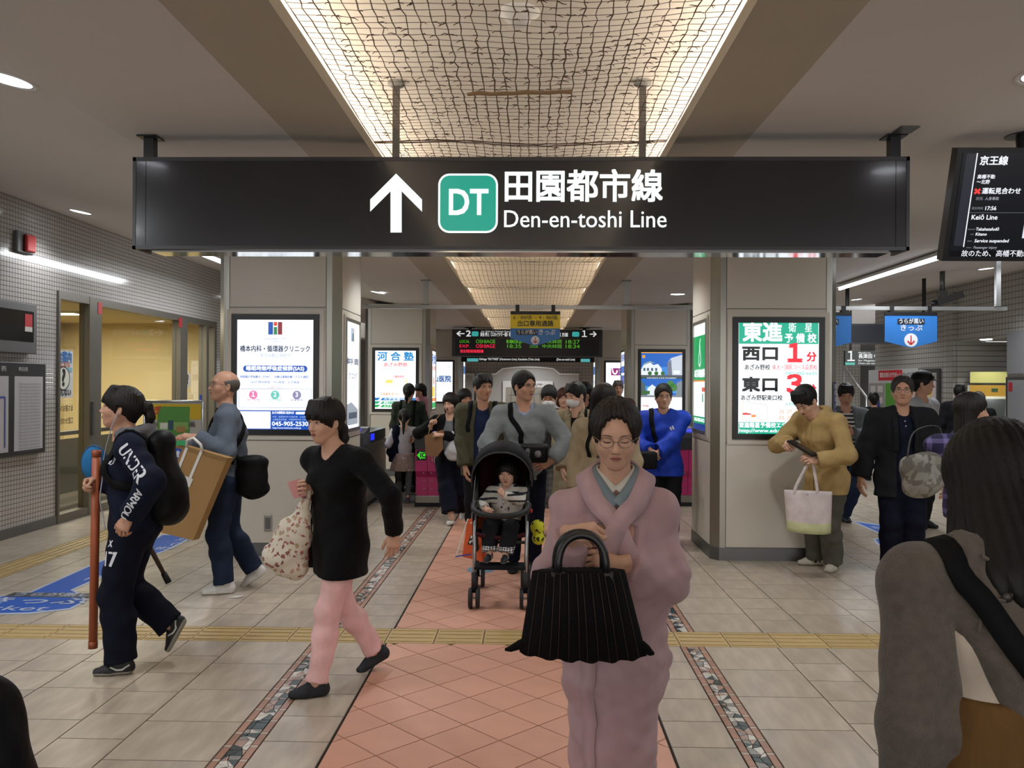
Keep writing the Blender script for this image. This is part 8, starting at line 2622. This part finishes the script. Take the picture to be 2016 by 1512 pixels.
b = B(); q, _ = p.topS.proj([p.C + p.Lv * .075 + p.Fv * .13 + p.u * .02, p.C + p.Lv * .095 + p.Fv * .13 + p.u * .025], .004)
for c, r in zip(q, ((.004, .009, .022), (.004, .010, .026))): b.ell(tuple(c), r, 0, 10, 8, Matrix.Rotation(R(25), 3, 'X'))
npmesh('chest_emblem', [bpart(b)], [PR], p.root)
p.strap(p.topS, [p.sh[-1] * .6 + p.Nk * .4 - p.Fv * .1, p.sh[-1] * .6 + p.Nk * .4 + p.u * .04, p.sh[-1] * .6 + p.Nk * .4 + p.Fv * .1 - p.u * .06, p.C - p.Lv * .09 + p.Fv * .13 - p.u * .05, p.W - p.Lv * .06 + p.Fv * .13, p.P - p.Lv * .05 + p.Fv * .13 + p.u * .03], .045, m_strap, 'bag_strap')
p.finish()
t = thing('shoulder_bag', 'black bag at the hip of the man in the bright blue jacket', 'bag', at(1275, 905, 8.3))
c = at(1273, 905, 8.28); B().box(c.x - .10, c.x + .10, c.y - .045, c.y + .045, c.z - .09, c.z + .08, bev=.025).build('bag', m_nylon, t, True)
# ---- 20 man behind the second right pillar
p = Person('man in brown top standing before the third right pillar poster', (1.40, 13.8), 255, 1.64, False, 'b', det=1.35)
p.body().head(yaw=15, hair='short', hm=HG, vox=.007); p.relax(vox=.008); p.top('top', cloth('brown_top', '4a2f2c'), g=.02); p.pants('trousers', m_dnavy); p.shoes(m_blkshoe, m_rub, vox=.01); p.finish()

# ---- 21 young man in mustard hoodie reading at the pillar
m_must = cloth('mustard_fleece', 'aa9060', bump=.4, bscale=26)
p = Person('young man in mustard hoodie bowing over a tablet in front of the lit pillar poster', (2.52, 7.36), 208, 1.66, False, 'a', build=1.04, lean=14, det=.9, twist=0,
           lf=(('g', 1640, 1122), {'pitch': 0, 'yaw': 30}), rf=(('g', 1606, 1112), {'pitch': 0, 'yaw': -28}), lh=('px', 1607, 908, 7.08), lhp=(-.8, .8, -.5), rh=('px', 1551, 872, 7.26), rhp=(-.2, -1, -.4), neck=(.75, 0, 0))
p.body().head(yaw=8, pitch=42, hair='short', hm=HB, closed=True); GL = p.hand(1, (.8, .15, .3), (.1, .75, .55), curl=(45, 50, 32), thumb=.4); GR_ = p.hand(-1, (.75, .55, -.1), (.3, -.6, .7), curl=(45, 50, 32), thumb=.4)
p.top('tee', m_dark, g=.008, hem=-.02, sleeve=0, fold=0)
p.top('hoodie', m_must, g=.025, hem=-.16, sleeve=.95, hood=True, fold=.006, sl_loose=.013, seed=.7, skirt=.005); p.pants('trousers', cloth('olive_grey_trousers', '55534a', bump=.35), g=.02, flare=.028, upto=1.0, fold=.005)
NM = [([(-.025, .028), (-.01, .062)], .006), ([(-.01, .062), (.015, .028)], .006), ([(.015, .028), (.03, .062)], .006)]
p.shoes(M('cream_sneaker', 'b4ae9e', .6), M('cream_sole', 'a09a8a', .6), mark=NM, laces=M('cream_lace', '9a9688', .7))
S = p.sd['hoodie']
for so in p.root.children:
    if so.name.startswith('shoe'): so.data.materials[2] = m_rub
for sg in (1, -1):
    b = B(); q, _ = S.proj(resample([p.Nk + p.Lv * sg * .03 + p.Fv * .09 - p.u * .03, p.C + p.Lv * sg * .032 + p.Fv * .15 + p.u * .04, p.C + p.Lv * sg * .036 + p.Fv * .16 - p.u * .06], 14), .003); b.tube(q.tolist(), .004, 6); npmesh('drawstring', [bpart(b)], [M('mustard_cord', 'a88c50', .8)], p.root)
q, _ = S.proj(resample([p.C + p.Fv * .16 + p.u * .02, p.W + p.Fv * .16, p.P + p.Fv * .16 - p.u * .10], 20), .001); b = B(); b.tube(q.tolist(), .003, 5); npmesh('zip', [bpart(b)], [M('zip_brass', '7a6430', .4, .5)], p.root)
p.finish()
pm = p
S = bpy.context.scene
t = thing('tablet', 'black tablet case held in both hands by the young man in the mustard hoodie', 'tablet', at(1578, 885, 7.1))
a, c = at(1556, 868, 7.18), at(1604, 896, 7.04)
dv = (c - a); ln_ = dv.length; dv.normalize(); nv_ = V((.35, -.35, .85)); nv_ = (nv_ - dv * nv_.dot(dv)).normalized(); sv = dv.cross(nv_)
b = B(); b.obox((a + c) / 2, dv * ln_ * .52, sv * .055, nv_ * .008); b.build('case', M('black_case', '0e0e10', .5), t); b = B(); b.obox((a + c) / 2 + nv_ * .009, dv * ln_ * .47, sv * .046, nv_ * .001); b.build('glass', M('dark_glass', '1a1c22', .1), t)
t = thing('tote_bag', 'white tote bag with pale yellow bottom hanging from the young man in the hoodie', 'bag', at(1592, 1050, 7.06))
TY = 7.04
m_tote = cloth('white_canvas', 'cbbfbc', bump=.15, bscale=60); m_toty = cloth('pale_yellow_canvas', 'c4c79a', bump=.15)
def tring(v):
    L, Rr = at(1541 + 7 * v, 964 + 80 * v, TY), at(1641 - 4 * v, 968 + 82 * v, TY); d = .012 + .055 * v * (1 if v < .9 else (1.0 - (v - .9) * 3)); n = 40; out_ = []
    for i in range(n):
        fr = i < n // 2; u = (i + .5) / (n // 2) if fr else 1 - (i - n // 2 + .5) / (n // 2); pr = 1 - abs(2 * u - 1) ** 4
        q = L.lerp(Rr, u); out_.append(V((q.x, TY + (-1 if fr else 1) * d * pr, q.z - .012 * math.sin(u * math.pi) * v)))
    return out_
vs, fs = loft([tring(v / 12) for v in range(13)]); n = 40
mk('bag', vs, fs, [m_tote, m_toty], t, True, [1 if (i // n) >= 9 and i < 12 * n else (1 if i == 12 * n + 0 and False else 0) for i in range(len(fs))])
for dy in (-.012, .012):
    h0, h1, tp = at(1566, 966, TY + dy), at(1609, 968, TY + dy), at(1597, 905, 7.07)
    b = B(); b.ribbon(resample([h0 + V((0, 0, -.04)), h0 + V((0, 0, .02)), h0.lerp(tp, .6) + V((-.012, 0, 0)), tp, h1.lerp(tp, .6) + V((.008, 0, 0)), h1 + V((0, 0, .02)), h1 + V((0, 0, -.04))], 26).tolist(), .026, V((1, .15, 0)), .004); b.build('handle', m_tote, t, True)
b = B(); q = at(1590, 973, TY - .02); b.ell(q, (.007, .003, .007), 0, 8, 6); b.build('snap', m_alu, t, True)

# ---- 22 man in striped shirt looking at a phone
p = Person('man in black and white striped polo and grey jacket looking at his phone', (3.66, 10.1), 262, 1.68, False, 'b', lean=2, det=1.05, lh=('px', 1676, 852, 9.75), lhp=(-.5, 1, -1), rh=('px', 1640, 905, 9.95), lf=(('g', 1662, 1026), {'pitch': 0, 'yaw': 10}), rf=(('g', 1640, 1018), {'pitch': 0, 'yaw': -8}))
p.body().head(yaw=-6, pitch=20, hair='short', hm=HB, closed=True); p.hand(1, (.5, -.7, .3), (.5, .3, -.7), curl=(40, 45, 28)); p.relax(-1)
p.top('polo', stripes_mat('striped_polo', 'b9b9b6', '141418', 22, .5, 'Z'), g=.014, hem=-.12, sleeve=0, collar='open', fold=.002, skirt=.004)
p.top('jacket', cloth('grey_open_jacket', '62686c'), g=.032, hem=-.14, sleeve=.95, open_=(.085, .10), collar='open', fold=.006, sl_loose=.015); p.pants('jeans', m_jean, g=.016, flare=.02); p.shoes(M('navy_shoe', '16202e', .6), m_rub); p.finish()
t = thing('phone', 'dark phone in the hand of the man in the striped polo', 'phone', at(1665, 848, 9.66)); c = at(1664, 846, 9.66); b = B(); b.obox(c, V((.035, .01, .01)), V((0, .006, -.003)), V((-.01, .03, .06))); b.build('case', M('dark_phone', '2a2224', .3), t)

# ---- 23 older man in dark jacket
p = Person('older man with glasses in dark jacket over navy polo looking aside at the right', (3.14, 7.35), 262, 1.655, False, 'b', build=1.06, lean=0, det=.95, rh=(.03, -.335, .80), lh=(.03, .325, .80))
p.body().head(yaw=-14, pitch=-4, hair='crop', hm=hair_mat('dark_grey', '2a2624'), old=1, glasses=m_spec, hair_kw=dict(fore=.028)); p.relax()
p.top('polo', cloth('navy_polo', '121626', bump=.15), g=.014, hem=-.08, sleeve=0, collar='open', fold=.002)
p.top('jacket', cloth('charcoal_blazer', '1c1d20', bump=.2), g=.036, hem=-.20, sleeve=.96, open_=(.07, .075), fold=.005, sl_loose=.018, skirt=.01)
for sg in (1, -1): p.strap(p.topS, [p.Nk + p.Lv * sg * .07 + p.Fv * .02, p.Sh + p.Lv * sg * .085 + p.Fv * .10 - p.u * .03, p.C + p.Lv * sg * .085 + p.Fv * .15 - p.u * .02, p.W + p.Lv * sg * .085 + p.Fv * .15 + p.u * .02], .045, cloth('charcoal_blazer', '1c1d20'), 'lapel', off=.006, t=.006)
b = B(); q, _ = p.sd['polo'].proj([p.Nk + p.Fv * .1 - p.u * z for z in (.07, .12)], .002); [b.ell(tuple(c), (.004, .006, .006), 0, 8, 6) for c in q]; npmesh('buttons', [bpart(b)], [PR], p.root)
p.pants('trousers', m_dnavy, g=.02, flare=.02); p.shoes(m_blkshoe, m_rub); p.finish()
# ---- 24 man in cap
p = Person('man in black cap and white shirt in profile behind the older man', (4.36, 9.75), 300, 1.735, False, 'b', det=1.1)
p.body().head(yaw=32, pitch=2, hair='crop', hm=HB); p.relax(); p.top('shirt', cloth('pale_grey_tee', 'a4a6aa', bump=.15), g=.02, hem=-.12, sleeve=.4, fold=.004); p.pants('trousers', m_dark); p.shoes(m_blkshoe, m_rub)
Kc = SDF((-.14, -.12, .0), (.24, .12, .17), .006); Kc.ell((-.008, 0, .055), (.118, .098, .092), .01); Kc.plane((0, 0, .040), (0, 0, -1)); Kc.econe((.07, 0, .05), (.155, 0, .038), (.075, .008), (.052, .007), (0, 1, 0), .012)
v, q = Kc.mesh(1); npmesh('cap', [(p.tow(v), q, 0)], [m_nylon], p.root)
b = B(); qq = p.tow(nv(*[.075, -.055, .10])); b.tube([p.tow((.093 + .006 * math.cos(a) * 0, -.022 + .022 * math.cos(a), .095 + .02 * math.sin(a))) for a in [R(30 * k) for k in range(13)]], .004, 5); npmesh('cap_emblem', [bpart(b)], [PR], p.root); p.finish()
# ---- 25 woman in purple plaid with a patchwork tote
m_plaid = stripes_mat('purple_plaid', '1f1840', '6c6494', 10, .3, 'Z', ('X', 10, .3))
p = Person('woman with long dark hair in purple plaid shirt walking right', (3.02, 6.05), -14, 1.52, True, 'b', lean=2, det=.95, rh=('px', 1875, 935, 5.85), rhp=(-1, -.4, 0), lh=('px', 1905, 925, 6.2))
p.body().head(yaw=-6, pitch=2, hair='bob', hm=HBR, hair_kw=dict(length=.15, fringe=.03, vol=.002)); p.relax(); p.top('plaid_shirt', m_plaid, g=.028, hem=-.12, sleeve=.95, collar='open', fold=.005, sl_loose=.014); p.pants('trousers', m_dark); p.shoes(m_blkshoe, m_rub); p.finish()
t = thing('tote_bag', 'grey patchwork tote bag carried behind the woman in purple plaid', 'bag', at(1812, 935, 5.8))
K = SDF(np.array(at(1812, 935, 5.8)) - nv(.24, .18, .22), np.array(at(1812, 935, 5.8)) + nv(.26, .18, .20), .01)
K.econe(at(1808, 905, 5.8), at(1818, 955, 5.8), (.135, .05), (.135, .085), (1, 0, -.25), .04); K.fold(.005, 3)
sdf_obj('bag', K, blotch_mat('patchwork', '6a665e', ['5a564e', '7c786e', '615c54', '86827a'], 24, .8), t)
b = B(); b.ribbon(resample([at(1786, 900, 5.78), at(1800, 850, 5.85), at(1850, 842, 5.88), at(1848, 910, 5.8)], 20).tolist(), .022, V((.2, 1, 0)), .005); b.build('handle', M('grey_handle', '3a3834', .7), t, True)
# ---- 26, 27 people far right
for lab, xy, fc, H, hm_, st_ in (('dark-haired person at the fare machine, farther of two', (6.90, 14.0), 60, 1.60, HB, 'short'), ('person with grey-brown hair at the fare machine, nearer of two', (6.85, 13.3), 75, 1.50, HG, 'bob'), ('person with short dark hair walking away before the notice board', (5.78, 14.6), 80, 1.46, HB, 'short')):
    p = Person(lab, xy, fc, H, st_ == 'bob', 'b', det=1.4); p.body().head(hair=st_, hm=hm_, vox=.008, hair_kw=dict(vox=.009, **({'length': .05} if st_ == 'bob' else {}))); p.relax(vox=.008); p.top('coat', m_dark, g=.028, hem=-.2); p.pants('trousers', m_dnavy); p.shoes(m_blkshoe, m_rub, vox=.01); p.finish()
